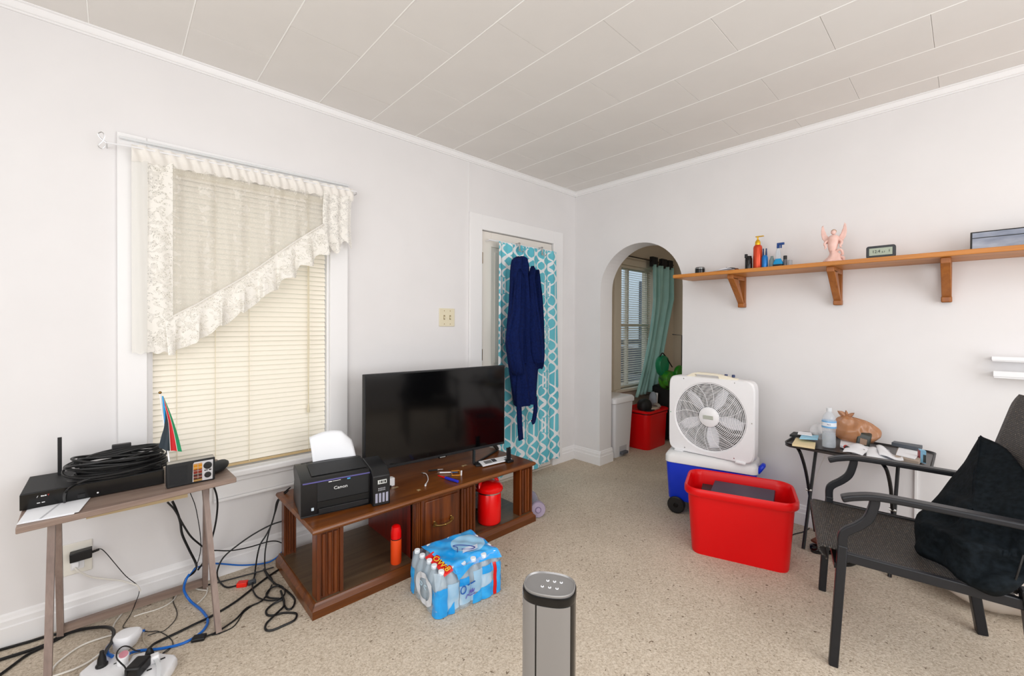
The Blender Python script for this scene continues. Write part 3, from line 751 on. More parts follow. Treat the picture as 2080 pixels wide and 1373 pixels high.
# local: x along the front, y to the back
W, D, H = 0.318, 0.26, 0.175
side = [(0.0, 0), (0.006, 0.004), (0.0, 0.03), (0.0, 0.165), (0.02, 0.175), (0.20, 0.192), (0.262, 0.182), (0.285, 0.155), (0.25, 0.11), (0.275, 0.05), (0.28, 0.0)]
body = mb().loft([[(x, y, z) for y, z in side] for x in (0.0, W)])
body.build('body', M['black'], pr_, bevel=0.004)
mb().box(0.07, W-0.008, -0.004, 0.0, 0.065, 0.156).build('front_panel', M['black_soft'], pr_, bevel=0.002)
mb().box(0.07, W-0.008, -0.0035, 0.0, 0.035, 0.064).build('output_slot', pr('slot_black', (5, 5, 5), 0.5), pr_, flat=True)
mb().box(0.075, W-0.012, -0.012, 0.0, 0.012, 0.034).build('output_tray', M['black'], pr_, bevel=0.002)
mb().box(0.008, W-0.004, -0.004, 0.0, 0.158, 0.163).build('accent_strip', pr('violet_strip', (92, 88, 150), 0.35), pr_, flat=True)
mb().hexa([(0.05, 0.035, 0.179), (W-0.01, 0.035, 0.179), (W-0.01, 0.19, 0.192), (0.05, 0.19, 0.192)], [(0.05, 0.035, 0.181), (W-0.01, 0.035, 0.181), (W-0.01, 0.19, 0.194), (0.05, 0.19, 0.194)]).build('scanner_lid', M['black_soft'], pr_, bevel=0.002)
# ink tank module at the right, proud of the front
tk = [(-0.045, 0), (-0.045, 0.148), (-0.005, 0.178), (0.16, 0.19), (0.2, 0.175), (0.2, 0)]
tkm = mb().loft([[(x, y, z) for y, z in tk] for x in (W+0.0, W+0.086)])
tank = tkm.build('ink_tank_cover', M['black'], pr_, bevel=0.004)
yf = -0.0455
for k in range(4):
    xx = W+0.012+k*0.0175
    mb().box(xx, xx+0.011, yf-0.001, yf+0.002, 0.016, 0.062).build('ink_window', pr('ink_window_grey', (160, 160, 178), 0.35), tank, flat=True)
mb().box(W+0.024, W+0.068, yf-0.0008, yf+0.002, 0.108, 0.128).build('status_label', pr('label_pale', (205, 208, 205), 0.5), tank, flat=True)
for k, (dx, wdt) in enumerate(((0.032, 0.004), (0.040, 0.007), (0.051, 0.003), (0.057, 0.007))):
    mb().box(W+dx, W+dx+wdt, yf-0.0014, yf, 0.112, 0.124).build('status_mark', M['black_gloss'], tank, flat=True)
for r_ in range(2):
    for k in range(5):
        mb().box(W+0.026+k*0.0075, W+0.0305+k*0.0075, yf-0.0008, yf+0.001, 0.083-r_*0.009, 0.089-r_*0.009).build('button_label', pr('label_grey', (150, 150, 155), 0.5), tank, flat=True)
lw = pr('logo_white', (235, 235, 235), 0.4)
text('logo', 'Canon', 0.021, lw, pr_, frame((0.175, -0.0052, 0.118), (1, 0, 0), (0, 0, 1)), font_scale=(1.15, 1))
mb().box(0.12, 0.135, -0.0048, -0.003, 0.150, 0.154).box(0.138, 0.175, -0.0048, -0.003, 0.1515, 0.1535).build('model_mark', lw, pr_, flat=True)
mb().box(0.205, 0.22, -0.0048, -0.003, 0.149, 0.155).build('badge', pr('badge_blue', (70, 160, 210), 0.4), pr_, flat=True)
mb().box(0.045, 0.056, -0.001, 0.0, 0.028, 0.042).build('badge', pr('badge_white', (190, 205, 215), 0.4), pr_, flat=True)
mb().box(0.03, 0.30, 0.215, 0.25, 0.175, 0.188).build('paper_feed', M['black_soft'], pr_, bevel=0.003)
ps = thing('paper_sheet', 'blank white sheet curling up out of the black printer', 'paper', (-2.673, -0.529, HT), -0.17)
def f_ps(u, v):
    x = 0.075+0.02*(1-v)*0+0.215*u+0.012*(1-v); z = 0.172+v*(0.135+0.022*math.sin(PI*min(1, u*1.02)))-0.05*max(0, u-0.75)*v*3.2
    return (x, 0.236+0.05*v*v+0.006*math.sin(u*5), z)
mb().grid(f_ps, 16, 10).build('sheet', M['white_paper'], ps, ang=80, solid=0.0006)

# ================================================================ SMALL THINGS ON THE STAND
def scorner(px_list): return px_list
ad = thing('wall_charger', 'small white and black charger cube beside the printer', 'charger', (-2.20, -0.44, HT))
mb().box(-0.005, 0.05, 0.0, 0.035, 0.0, 0.045).build('cube', M['white_pl'], ad, bevel=0.003)
mb().box(-0.03, -0.002, -0.03, 0.0, 0.0, 0.042).build('plug', M['black'], ad, bevel=0.004)
pts = [(-1.895,-0.380,0.399),(-1.869,-0.384,0.400),(-1.868,-0.421,0.400),(-1.904,-0.388,0.400),(-1.938,-0.427,0.400),(-1.979,-0.499,0.400),(-2.030,-0.566,0.400)]
wl = thing('charging_cable', 'short white charging cable curled on the stand top before the television', 'cable', (pts[5][0], pts[5][1], HT))
c0 = [(-1.942,-0.377,0.400),(-1.931,-0.394,0.402),(-1.935,-0.422,0.404),(-1.952,-0.466,0.402),(-1.979,-0.510,0.400),(-2.016,-0.548,0.400),(-2.034,-0.572,0.400)]
mb().tube(c0, 0.0022, 6, 4).build('wire', M['white_pl'], wl, True)
mb().rbar(c0[0], c0[1], 0.012, 0.008).build('plug', M['chrome'], wl, True, bevel=0.002)
mb().rbar(c0[-2], c0[-1], 0.009, 0.007).build('plug', M['white_pl'], wl, True, bevel=0.002)
def stick(name, label, cat, a, b, r, mat, capmat=None, r2=None):
    t = thing(name, label, cat, (a[0], a[1], HT))
    A, B = Vector(a), Vector(b); mid = A.lerp(B, 0.62)
    mb().tube([A, mid], [r, r], 8).build('barrel', mat, t, True)
    mb().tube([mid, B], [r2 or r*0.9, (r2 or r*0.9)*0.6], 8).build('cap', capmat or mat, t, True)
    return t
q = [(-1.890,-0.372,0.402),(-1.808,-0.411,0.402),(-1.858,-0.449,0.402),(-1.772,-0.516,0.402),(-1.893,-0.486,0.402),(-1.868,-0.650,0.405),(-1.867,-0.457,0.403),(-1.841,-0.604,0.403)]
stick('pen', 'black pen lying on the stand top under the television', 'pen', q[0], q[1], 0.005, M['black'], M['chrome'])
stick('pen', 'white and blue pen beside the amber lighter on the stand top', 'pen', q[2], q[3], 0.004, M['white_pl'], pr('pen_blue', (30, 90, 150), 0.4))
stick('toothbrush', 'blue and red folding toothbrush at the front of the stand top', 'toothbrush', q[5], q[4], 0.008, pr('royal_blue', (40, 50, 190), 0.35), M['red'], 0.005)
am = [(-1.787,-0.471,0.400),(-1.744,-0.498,0.400),(-1.790,-0.562,0.400),(-1.829,-0.537,0.400)]
t = thing('amber_clip', 'amber plastic clip with a white tab on the stand top', 'clip', am[3]); 
mb().tube(am+[am[0]], 0.004, 6).build('loop', pr('amber', (200, 130, 40), 0.25, alpha=0.9), t, True)
mb().rbar((am[2][0]+0.01, am[2][1], HT), (am[2][0]+0.012, am[2][1], HT+0.03), 0.008, 0.004, (0, 1, 0)).build('tab', M['white_pl'], t, True)
cd = [(-1.560,-0.454,0.408),(-1.334,-0.488,0.408),(-1.363,-0.564,0.408),(-1.595,-0.542,0.408)]
t = thing('printed_card', 'long white card printed with a dark picture lying on the television foot', 'card', (cd[3][0], cd[3][1], 0.398))
lo = [(a, b, 0.402) for a, b, c in cd]; hi = [(a, b, 0.408) for a, b, c in cd]
mb().hexa([lo[3], lo[2], lo[1], lo[0]], [hi[3], hi[2], hi[1], hi[0]]).build('card_sheet', M['white_paper'], t, True, flat=True)
def onc(u, v, h): # bilinear on the card, from its near-left corner
    A, B, C_, D_ = Vector(hi[3]), Vector(hi[2]), Vector(hi[1]), Vector(hi[0]); p = A.lerp(B, u).lerp(D_.lerp(C_, u), v); return (p.x, p.y, 0.408+h)
def patch(name, u0, u1, v0, v1, mat, par):
    mb().hexa([onc(u0, v0, 0), onc(u1, v0, 0), onc(u1, v1, 0), onc(u0, v1, 0)], [onc(u0, v0, 0.0006), onc(u1, v0, 0.0006), onc(u1, v1, 0.0006), onc(u0, v1, 0.0006)]).build(name, mat, par, True, flat=True)
patch('print', 0.12, 0.36, 0.2, 0.8, pr('print_grey', (120, 120, 122), 0.6), t); patch('print', 0.38, 0.52, 0.25, 0.9, pr('print_dark', (60, 60, 66), 0.6), t)
patch('print', 0.82, 0.90, 0.3, 0.7, pr('print_grey2', (150, 150, 155), 0.6), t)
ck = [(-1.389,-0.568,0.395)]
t = thing('clip_stand', 'black upright spring clip on a small foot at the right end of the stand top', 'clip', ck[0])
mb().box(-0.03, 0.02, -0.02, 0.03, 0, 0.014).build('foot', M['black'], t, bevel=0.003)
mb().hexa([(-0.018, 0, 0.014), (0.006, 0, 0.014), (0.006, 0.012, 0.014), (-0.018, 0.012, 0.014)], [(-0.02, 0, 0.095), (-0.008, 0, 0.095), (-0.008, 0.012, 0.095), (-0.02, 0.012, 0.095)]).build('jaw', M['black'], t, bevel=0.002)
mb().hexa([(0.004, 0.0, 0.014), (0.014, 0.0, 0.014), (0.014, 0.012, 0.014), (0.004, 0.012, 0.014)], [(-0.002, 0, 0.095), (0.012, 0, 0.095), (0.012, 0.012, 0.095), (-0.002, 0.012, 0.095)]).build('jaw', M['black'], t, bevel=0.002)
# crumbs and scraps of clear tape
for i, (a, b, c, s_) in enumerate([(-2.165,-0.484,0.395),(-2.113,-0.462,0.395),(-1.660,-0.442,0.395),(-2.089,-0.591,0.395)][:4] and [(p_[0], p_[1], p_[2], 1) for p_ in [(-2.169,-0.480,0.395),(-1.664,-0.438,0.395),(-2.091,-0.599,0.395)]]):
    def f_sc(u, v, a=a, b=b, i=i): return (a+0.035*(u-0.5)*(1 if i < 2 else 0.5), b+0.02*(v-0.5), HT+0.001+0.006*abs(math.sin(u*7+v*5)))
    tag(mb().grid(f_sc, 5, 3).build('tape_scrap', pr('clear_tape', (225, 200, 150), 0.15, alpha=0.4), ang=80), ['crumpled clear tape scrap beside the printer on the stand', 'curled clear scrap near the television foot', 'tiny clear scrap at the front edge of the stand top'][i], 'scrap')
# things inside the stand
jar = thing('lunch_jar', 'round red insulated food jar with lid and carry handle inside the media stand', 'food jar', (-1.578, -0.585, 0.0635))
mb().lathe([(0.066, 0), (0.073, 0.008), (0.074, 0.02), (0.074, 0.185), (0.07, 0.192)], n=32).build('body', M['red_gloss'], jar)
mb().lathe([(0.0735, 0.190), (0.076, 0.192), (0.076, 0.199), (0.0735, 0.201)], n=32).build('steel_band', M['chrome'], jar)
lid = mb().lathe([(0.083, 0.202), (0.087, 0.210), (0.085, 0.226), (0.068, 0.243), (0.03, 0.252), (0.002, 0.254)], n=32).build('lid', M['red_gloss'], jar)
mb().tube([(-0.075, 0, 0.225), (-0.068, 0.01, 0.25), (-0.04, 0.02, 0.272), (0, 0.024, 0.282), (0.04, 0.02, 0.272), (0.068, 0.01, 0.25), (0.075, 0, 0.225)], 0.008, 8, 4, flat=(1.4, 0.7)).build('handle', M['red_gloss'], lid)
mb().lathe([(0.014, 0), (0.012, 0.012)], (0.045, 0.02, 0.26), 10).build('latch', M['cream_pl'], lid)
fk = thing('flask', 'slim orange flask with a red cup lid standing inside the media stand', 'flask', (-2.235, -0.615, 0.0635))
mb().lathe([(0.026, 0), (0.0275, 0.006), (0.0275, 0.125), (0.026, 0.13)], n=24).build('body', pr('orange_enamel', (232, 74, 22), 0.35), fk)
mb().lathe([(0.0278, 0.127), (0.0278, 0.131)], n=24).build('seal_ring', M['black'], fk)
mb().lathe([(0.027, 0.131), (0.027, 0.165), (0.022, 0.19), (0.012, 0.198), (0.002, 0.199)], n=24).build('cup_lid', M['red_gloss'], fk)
md = thing('modem', 'pale grey box with a dangling lead half hidden behind the red food jar', 'modem', (-1.455, -0.375, 0.0635))
mb().box(-0.112, 0.02, -0.035, 0.03, 0.012, 0.10).build('case', pr('pale_grey_box', (158, 168, 176), 0.5), md, bevel=0.006)
mb().tube([(-0.1, -0.05, 0.004), (-0.05, -0.08, 0.006), (-0.02, -0.09, 0.02), (0.02, -0.05, 0.03)], 0.003, 6, 4).build('lead', M['grey_pl'], md)
# clear jar lying on the floor
ja = math.atan2(0.20, 0.125)
cj = thing('plastic_jar', 'purple-tinted clear plastic jar lying on its side by the end of the stand', 'jar', (-1.215, -0.665, 0.055), ja)
M['tint'] = pr('violet_clear', (206, 190, 214), 0.08, trans=0.6, ior=1.3)
mb().lathe([(0.052, 0), (0.055, 0.006), (0.053, 0.03), (0.046, 0.05), (0.046, 0.16), (0.05, 0.2), (0.043, 0.24), (0.03, 0.25)], (0, 0, 0), 28, 'x').build('jar_wall', M['tint'], cj)
mb().lathe([(0.05, -0.003), (0.05, 0.0)], (0, 0, 0), 28, 'x').build('base_disc', pr('violet_clear2', (182, 168, 190), 0.25, alpha=0.75), cj)
mb().lathe([(0.021, -0.006), (0.022, -0.002)], (0, 0, 0), 20, 'x').build('base_ring', pr('violet_dark', (122, 108, 134), 0.3), cj)
mb().lathe([(0.015, -0.009), (0.016, -0.004)], (0, 0, 0), 20, 'x').build('hub', pr('violet_mid', (168, 152, 178), 0.3), cj)

# ================================================================ BOTTLED WATER PACK
wang = math.radians(-5.3)
wp = thing('water_pack', 'shrink-wrapped pack of water bottles with blue print on the carpet by the stand', 'water pack', (-2.271, -1.057, 0), wang)
M['bottle'] = pr('clear_bottle', (222, 238, 248), 0.06, alpha=0.38, spec=1.0, coat=0.6)
M['cap'] = pr('bottle_cap', (232, 238, 244), 0.4)
M['film'] = pr('shrink_film', (205, 225, 240), 0.12, alpha=0.32, spec=0.8)
def print_mat(name, c1, c2, c3):
    m, nt, b = newmat(name)
    n = nz(nt, 14, 3, dist=1.0)
    nt.links.new(ramp(nt, n.outputs[0], [(0.3, c1), (0.55, c2), (0.75, c3)]), b.inputs['Base Color']); b.inputs['Roughness'].default_value = 0.14
    b.inputs['Specular IOR Level'].default_value = 0.7
    return m
M['blue_film'] = print_mat('blue_film', (18, 148, 226), (30, 160, 234), (60, 178, 240))
M['pale_film'] = print_mat('pale_film', (150, 200, 236), (176, 214, 242), (205, 228, 246)); M['pale_film'].node_tree.nodes['Principled BSDF'].inputs['Alpha'].default_value = 0.8
M['red_film'] = pr('red_film', (208, 18, 20), 0.2); M['yellow_ink'] = pr('yellow_ink', (244, 204, 60), 0.4)
NX, NY, PT = 6, 5, 0.0575
LX, LY = 0.355, 0.285
bprof = [(0.018, 0), (0.026, 0.006), (0.0275, 0.02), (0.0265, 0.04), (0.0275, 0.06), (0.026, 0.085), (0.0275, 0.11), (0.0272, 0.13), (0.024, 0.148), (0.014, 0.172), (0.0115, 0.178), (0.0115, 0.186)]
bo = None
for i in range(NX):
    for j in range(NY):
        px_, py_ = LX*(i+0.5)/NX, LY*(j+0.5)/NY
        if bo is None:
            bo = mb().lathe(bprof, n=14).build('bottle', M['bottle'], wp)
            cp_ = mb().lathe([(0.0135, 0.183), (0.0135, 0.197), (0.0125, 0.199)], n=12).build('cap', M['cap'], bo)
            o = bo
        else:
            o = copy_tree(bo, wp)
        o.location = (px_, py_, 0.002); o.rotation_euler = (random.uniform(-.02, .02), random.uniform(-.02, .02), 0)
# shrink film following the outer bottles: perimeter walk with scallops
def perim(s, off=0.0):
    # s in 0..2(LX+LY), starting at the near-left corner, along the long front side first
    tot = 2*(LX+LY); s = s % tot
    def sc(t, n, L):
        p = (t/L*n) % 1.0; d = abs(p-0.5)*2; return -0.008*d*d*d
    c = 0.02
    if s < LX: b_ = sc(s, NX, LX); e = min(s, LX-s); k = max(0, 1-e/c)**2*0.010; return (s, -off-b_+k, 0)
    s -= LX
    if s < LY: b_ = sc(s, NY, LY); e = min(s, LY-s); k = max(0, 1-e/c)**2*0.010; return (LX+off+b_-k, s, 1)
    s -= LY
    if s < LX: b_ = sc(s, NX, LX); e = min(s, LX-s); k = max(0, 1-e/c)**2*0.010; return (LX-s, LY+off+b_-k, 2)
    s -= LX; b_ = sc(s, NY, LY); e = min(s, LY-s); k = max(0, 1-e/c)**2*0.010; return (-off-b_+k, LY-s, 3)
def skirt(name, s0_, s1_, z0, z1, mat, off, nn=60, nz_=8, par=wp):
    def f(u, v):
        s = s0_+(s1_-s0_)*u; za = z0(s) if callable(z0) else z0; zb = z1(s) if callable(z1) else z1
        z = za+(zb-za)*v
        inn = 0 if z < 0.13 else (z-0.13)*0.28
        x, y, k = perim(s, off)
        y += {0: inn, 2: -inn}.get(k, 0); x += {1: -inn, 3: inn}.get(k, 0)
        wz = 0.002*math.sin(z*90+s*40)
        return (x+wz*(k in (1, 3)), y+wz*(k in (0, 2)), z)
    return mb().grid(f, nn, nz_).build(name, mat, par, ang=70)
TOT = 2*(LX+LY)
skirt('film', 0, TOT, 0.003, 0.195, M['film'], 0.0015, 240, 12)
E1 = LX+LY+LX     # where the end face begins (back-left corner) and runs to the near-left corner
wv = lambda a, b, k: (lambda s: a+b*math.sin(s*k))
skirt('printed_film', -0.055, 0.052, lambda s: 0.003, wv(0.125, 0.006, 60), M['blue_film'], 0.003, 30)
skirt('printed_film', E1-0.02, E1+0.05, 0.003, 0.125, M['blue_film'], 0.003, 20)
skirt('printed_film', 0.052, 0.11, 0.02, 0.135, M['pale_film'], 0.003, 20)
skirt('printed_film', 0.052, 0.085, 0.003, lambda s: 0.02+1.1*(s-0.052), M['blue_film'], 0.0045, 12)
skirt('printed_film', 0.115, 0.165, 0.105, 0.14, M['blue_film'], 0.003, 16, 4)
skirt('printed_film', 0.115, 0.19, 0.02, 0.105, M['pale_film'], 0.003, 24)
skirt('printed_film', 0.19, 0.295, lambda s: 0.06-0.4*(s-0.19), 0.15, M['pale_film'], 0.003, 30)
skirt('printed_film', 0.185, 0.3, 0.003, lambda s: 0.045+0.25*(s-0.185), M['blue_film'], 0.004, 30)
skirt('red_strip', 0.302, 0.318, 0.004, 0.155, M['red_film'], 0.0035, 8)
skirt('printed_film', 0.319, LX+0.05, 0.003, 0.15, M['blue_film'], 0.003, 24)
skirt('printed_film', 0.24, 0.30, 0.12, 0.155, M['blue_film'], 0.0045, 16, 3)
# white printed ring on the end face
mid = E1+LY*0.5+0.022
ringp = []
for k in range(40):
    a = 2*PI*k/40; s = mid+0.082*math.cos(a); z = 0.085+0.072*math.sin(a)
    ringp.append((s, z))
rm = mb(); vs = []; fs = []
for k, (s, z) in enumerate(ringp):
    for q_ in (1.0, 0.66):
        ss = mid+(s-mid)*q_; zz = 0.085+(z-0.085)*q_
        x, y, kk = perim(ss, 0.006); vs.append((x, y, zz))
for k in range(40):
    a = 2*k; b = 2*((k+1) % 40); fs.append((a, b, b+1, a+1))
rm.add(vs, fs).build('white_ring', pr('white_ink', (222, 228, 236), 0.25), wp, ang=80)
text('letter_print', 'O C', 0.03, pr('sky_ink', (200, 232, 250), 0.3), wp, frame((-0.0105, LY-(mid-E1), 0.105), (0, -1, 0), (0, 0, 1)), font_scale=(1.3, 1))
mb().tube([(0.140, -0.0105, 0.050), (0.150, -0.0105, 0.066), (0.156, -0.0105, 0.060), (0.166, -0.0105, 0.084), (0.168, -0.0105, 0.064), (0.176, -0.0105, 0.086), (0.177, -0.0105, 0.066), (0.186, -0.0105, 0.082), (0.184, -0.0105, 0.070)], 0.0018, 5, 3).tube([(0.160, -0.0105, 0.056), (0.19, -0.0105, 0.060)], 0.0018, 5).build('script_print', pr('purple_ink', (90, 80, 170), 0.4), wp)
cm = mb(); 
cm.tube([(0.128+0.014*math.cos(a*PI/8), -0.010, 0.094+0.017*math.sin(a*PI/8)) for a in range(16)], 0.0028, 5, closed=True).build('round_logo', pr('deep_blue_ink', (20, 88, 170), 0.3), wp)
mb().rbar((0.150, -0.0105, 0.108), (0.162, -0.0105, 0.110), 0.003, 0.004, (0, 1, 0)).rbar((0.166, -0.0105, 0.110), (0.19, -0.0105, 0.114), 0.003, 0.005, (0, 1, 0)).build('caption_print', pr('deep_blue_ink2', (20, 88, 170), 0.3), wp)
# top sheet
def topz(x, y):
    e = min(x-0.045, LX-x, y+0.002, LY-y)
    return 0.201+0.004*math.sin(x*60)*math.sin(y*55)-0.010*max(0, 1-max(e, 0)/0.03)
def f_top(u, v):
    y = -0.012+(LY+0.004)*v
    x0 = 0.075-0.02*v+0.03*max(0, 0.2-v)*2; x = x0+(LX-0.012-x0)*u
    z = topz(x, y)+(0.004 if v > 0.1 else -0.012*(0.1-v)*10)
    return (x, y+0.03*(1-v)*math.sin(PI*min(1, max(0, u*1.1-0.1)))**2*0.8, z)
tm, nt, b = newmat('top_print'); x, y, z = xyz(nt, mapping(nt))
dx = (x-0.25)*(1/0.085); dy = (y-0.15)*(1/0.085); rr = dx*dx+dy*dy
n = nz(nt, 12, 2)
f = E(n.outputs[0])
c_ = mixc(nt, rr < 1.0, ramp(nt, f, [(0.4, (24, 156, 236)), (0.7, (84, 184, 244))]), (160, 208, 240))
nt.links.new(c_, b.inputs['Base Color']); b.inputs['Roughness'].default_value = 0.15; b.inputs['Specular IOR Level'].default_value = 0.7
mb().grid(f_top, 50, 40).build('top_print', tm, wp, ang=70)
def f_band2(u, v):
    y = 0.005+(LY*0.62)*v; x = 0.030-0.028*v*0+0.045*u+0.0*v
    return (x+0.008*(1-v), y, topz(0.1, 0.1)+0.003-0.014*(1-u)-0.02*max(0, 0.12-v)*5+0.003*math.sin(v*20))
mb().grid(f_band2, 10, 40).build('red_band', M['red_film'], wp, ang=70)
text('band_lettering', 'OW:8', 0.062, M['yellow_ink'], wp, frame((0.056, 0.068, 0.2055), (0, -1, 0.02), (1, 0, 0.28)), font_scale=(0.9, 0.62))
mb().tube([(0.16, 0.10, 0.211), (0.18, 0.135, 0.212), (0.17, 0.16, 0.212), (0.20, 0.15, 0.212), (0.24, 0.11, 0.212), (0.25, 0.085, 0.212), (0.22, 0.085, 0.212), (0.19, 0.11, 0.212)], 0.002, 5, 4).build('line_drawing', pr('navy_ink', (40, 60, 140), 0.4), wp)
def f_pk(u, v): return (0.175+0.085*u+0.02*v, 0.075+0.035*v+0.02*u*0, 0.211+0.002*math.sin(u*6))
mb().grid(f_pk, 10, 5).build('white_figure', pr('white_ink2', (214, 222, 240), 0.2), wp, ang=80)
# film tail hanging at the near top corner
mb().add([(0.085, -0.004, 0.205), (0.14, -0.010, 0.205), (0.10, -0.014, 0.150), (0.19, -0.006, 0.2)], [(0, 2, 1), (1, 2, 3)]).build('film_corner', M['blue_film'], wp)

# ================================================================ TOWER HEATER in the foreground
tw = thing('tower_fan', 'silver and black oval tower fan with six round buttons on top, nearest the camera', 'tower fan', (-2.632, -2.036, 0), math.radians(-46.93-10))
def stad(a, b, n=48, p=2.6):
    return [(a*abs(math.cos(t))**(2/p)*(1 if math.cos(t) >= 0 else -1), b*abs(math.sin(t))**(2/p)*(1 if math.sin(t) >= 0 else -1)) for t in [2*PI*k/n for k in range(n)]]
A_, B_ = 0.056, 0.044
def ovl(prof, a=A_, b=B_):
    return mb().loft([[(x*s_, y*s_, z) for x, y in stad(a, b)] for s_, z in prof])
M['silver'] = pr('silver_paint', (150, 148, 147), 0.38, 0.55)
ovl([(1.6, 0), (1.65, 0.01), (1.6, 0.022), (1.0, 0.03)]).build('base', M['black'], tw)
ovl([(0.985, 0.03), (0.985, 0.735)]).build('core', M['black_gloss'], tw)
# silver shell wraps the front-left three quarters
shell = mb(); P_ = stad(A_, B_, 96); keep = [k for k in range(96)]
def arcshell(k0, k1, name):
    ks = list(range(k0, k1+1)); rin = 0.985
    rings = []
    for z in (0.035, 0.7315):
        o_ = [(P_[k % 96][0]*1.004, P_[k % 96][1]*1.004, z) for k in ks]; i_ = [(P_[k % 96][0]*0.975, P_[k % 96][1]*0.975, z) for k in ks][::-1]
        rings.append(o_+i_)
    mb().loft(rings).build(name, M['silver'], tw, ang=40)
arcshell(30, 67, 'shell_left'); arcshell(68, 86, 'shell_right')
ovl([(0.99, 0.7325), (1.005, 0.735), (1.005, 0.7465), (0.99, 0.750)]).build('collar', M['black_gloss'], tw)
tp = ovl([(0.955, 0.748), (0.965, 0.754), (0.93, 0.755), (0.90, 0.7515), (0.6, 0.7512)]).build('control_panel', M['silver'], tw)
for j in range(2):
    for i in range(3):
        bx = (-0.006+0.0145*i) if j == 0 else (-0.014+0.0155*i); by = 0.013 if j == 0 else -0.010
        mb().lathe([(0.0032, 0), (0.0036, 0.0012), (0.0026, 0.0018)], (bx, by, 0.751), 14).build('button', pr('button_ring', (225, 225, 228), 0.3), tp)
        mb().lathe([(0.0014, 0), (0.0014, 0.0004)], (bx, by, 0.7528), 10).build('button_dot', M['black'], tp)

# ================================================================ DESK under the window
DZH = 0.62
dk = thing('folding_desk', 'small grey-brown laminate desk on trestle legs under the window', 'desk', (-3.23, -0.28, 0))
dc_ = [(-3.545, -0.485), (-2.908, -0.425), (-2.925, -0.06), (-2.965, -0.035), (-3.56, -0.035)]
mb().prism(dc_, DZH-0.022, DZH).build('desktop', M['grey_wood'], dk, True, bevel=0.003)
mb().rbar((-3.385, -0.30, DZH-0.05), (-3.07, -0.30, DZH-0.05), 0.022, 0.056).build('under_rail', pr('bare_wood', (190, 168, 130), 0.6), dk, True)
for (tx, fx) in ((-3.475, -3.475), (-3.01, -2.985)):
    mb().rbar((tx, -0.30, DZH-0.022), (fx, -0.485, 0.0), 0.036, 0.02, (1, 0, 0)).build('leg', M['grey_wood_v'], dk, True)
    mb().rbar((tx+0.012, -0.27, DZH-0.022), (fx+0.006, -0.075, 0.0), 0.036, 0.02, (1, 0, 0)).build('leg', M['grey_wood_v'], dk, True)
mb().rbar((-3.465, -0.085, 0.035), (-2.99, -0.085, 0.035), 0.02, 0.032).build('stretcher', M['grey_wood'], dk, True)
dv = thing('set_top_box', 'wide flat black recorder box on the desk beneath the coiled cable', 'recorder', (-3.352, -0.31, DZH))
mb().box(-0.202, 0.202, 0.0, 0.25, 0.006, 0.062).build('case', M['black_soft'], dv, bevel=0.003)
mb().box(-0.202, 0.202, -0.004, 0.0, 0.004, 0.06).build('front_panel', M['black_gloss'], dv, bevel=0.001)
for xx in (-0.18, 0.18):
    for yy in (0.03, 0.22): mb().cyl((xx, yy, 0), 0.01, 0.007, 8).build('foot', M['rubber'], dv)
mk = pr('ink_white', (225, 225, 225), 0.5)
mb().rbar((-0.160, -0.0048, 0.042), (-0.157, -0.0048, 0.048), 0.001, 0.004, (0, 1, 0)).box(-0.150, -0.146, -0.0052, -0.004, 0.043, 0.047).box(-0.1455, -0.141, -0.0052, -0.004, 0.043, 0.046).box(-0.140, -0.136, -0.0052, -0.004, 0.043, 0.047).build('logo_mark', mk, dv, flat=True)
text('logo_red', 'Y', 0.009, pr('ink_red', (190, 40, 30), 0.5), dv, frame((-0.131, -0.0048, 0.045), (1, 0, 0), (0, 0, 1)))
for xa_ in (-0.160, -0.148): mb().box(xa_, xa_+0.008, -0.0052, -0.004, 0.020, 0.0225).build('port_mark', mk, dv, flat=True)
mb().cyl((0.0, -0.006, 0.018), 0.003, 0.003, 10, 'y').build('power_light', mk, dv)
mb().box(-0.055, -0.035, -0.010, -0.003, 0.012, 0.026).build('usb_dongle', M['black'], dv, flat=True)
mb().rbar((-0.115, 0.2, 0.05), (-0.115, 0.2, 0.215), 0.012, 0.008, (0, 1, 0)).build('antenna', M['black'], dv)
# second box at the right end of the stack
bx = thing('router_box', 'small black box wedged between the recorder and the radio on the desk', 'router', (-3.185, -0.20, DZH+0.062))
mb().box(-0.05, 0.03, -0.09, 0.06, 0, 0.03).build('case', M['black'], bx, bevel=0.003)
# coiled cable
cc = thing('coiled_cable', 'big coil of black cable heaped on the recorder box', 'cable', (-3.28, -0.2, DZH+0.064))
for k in range(15):
    ph = random.uniform(0, 6.28); rx = 0.158-0.010*(k % 5); ry = 0.112-0.009*(k % 5); zz = DZH+0.070+0.0048*k
    pts = [(-3.285+0.01*math.sin(k)+rx*math.cos(a*PI/8+ph), -0.215+0.012*math.cos(k*2)+ry*math.sin(a*PI/8+ph), zz+0.006*math.sin(a*PI/8*2+k)+0.010*math.cos(a*PI/8+0.4*k)) for a in range(16)]
    mb().tube(pts, 0.0046, 7, 3, closed=True).build('cable_turn', M['rubber'], cc, True)
for k in range(3):
    pts = [(-3.43+0.01*k, -0.24+0.02*k, DZH+0.12+0.008*k), (-3.33, -0.25-0.015*k, DZH+0.155-0.004*k), (-3.2, -0.22-0.02*k, DZH+0.158), (-3.13, -0.2, DZH+0.135)]
    mb().tube(pts, 0.0044, 7, 4).build('cable_turn', M['rubber'], cc, True)
tl = [(-3.344,-0.258,0.690),(-3.377,-0.325,0.700),(-3.414,-0.338,0.690),(-3.434,-0.416,0.690),(-3.442,-0.322,0.631),(-3.434,-0.325,0.608)]
mb().tube([(-3.27, -0.28, DZH+0.085)]+tl[1:], 0.0042, 7, 4).build('cable_end', M['rubber'], cc, True)
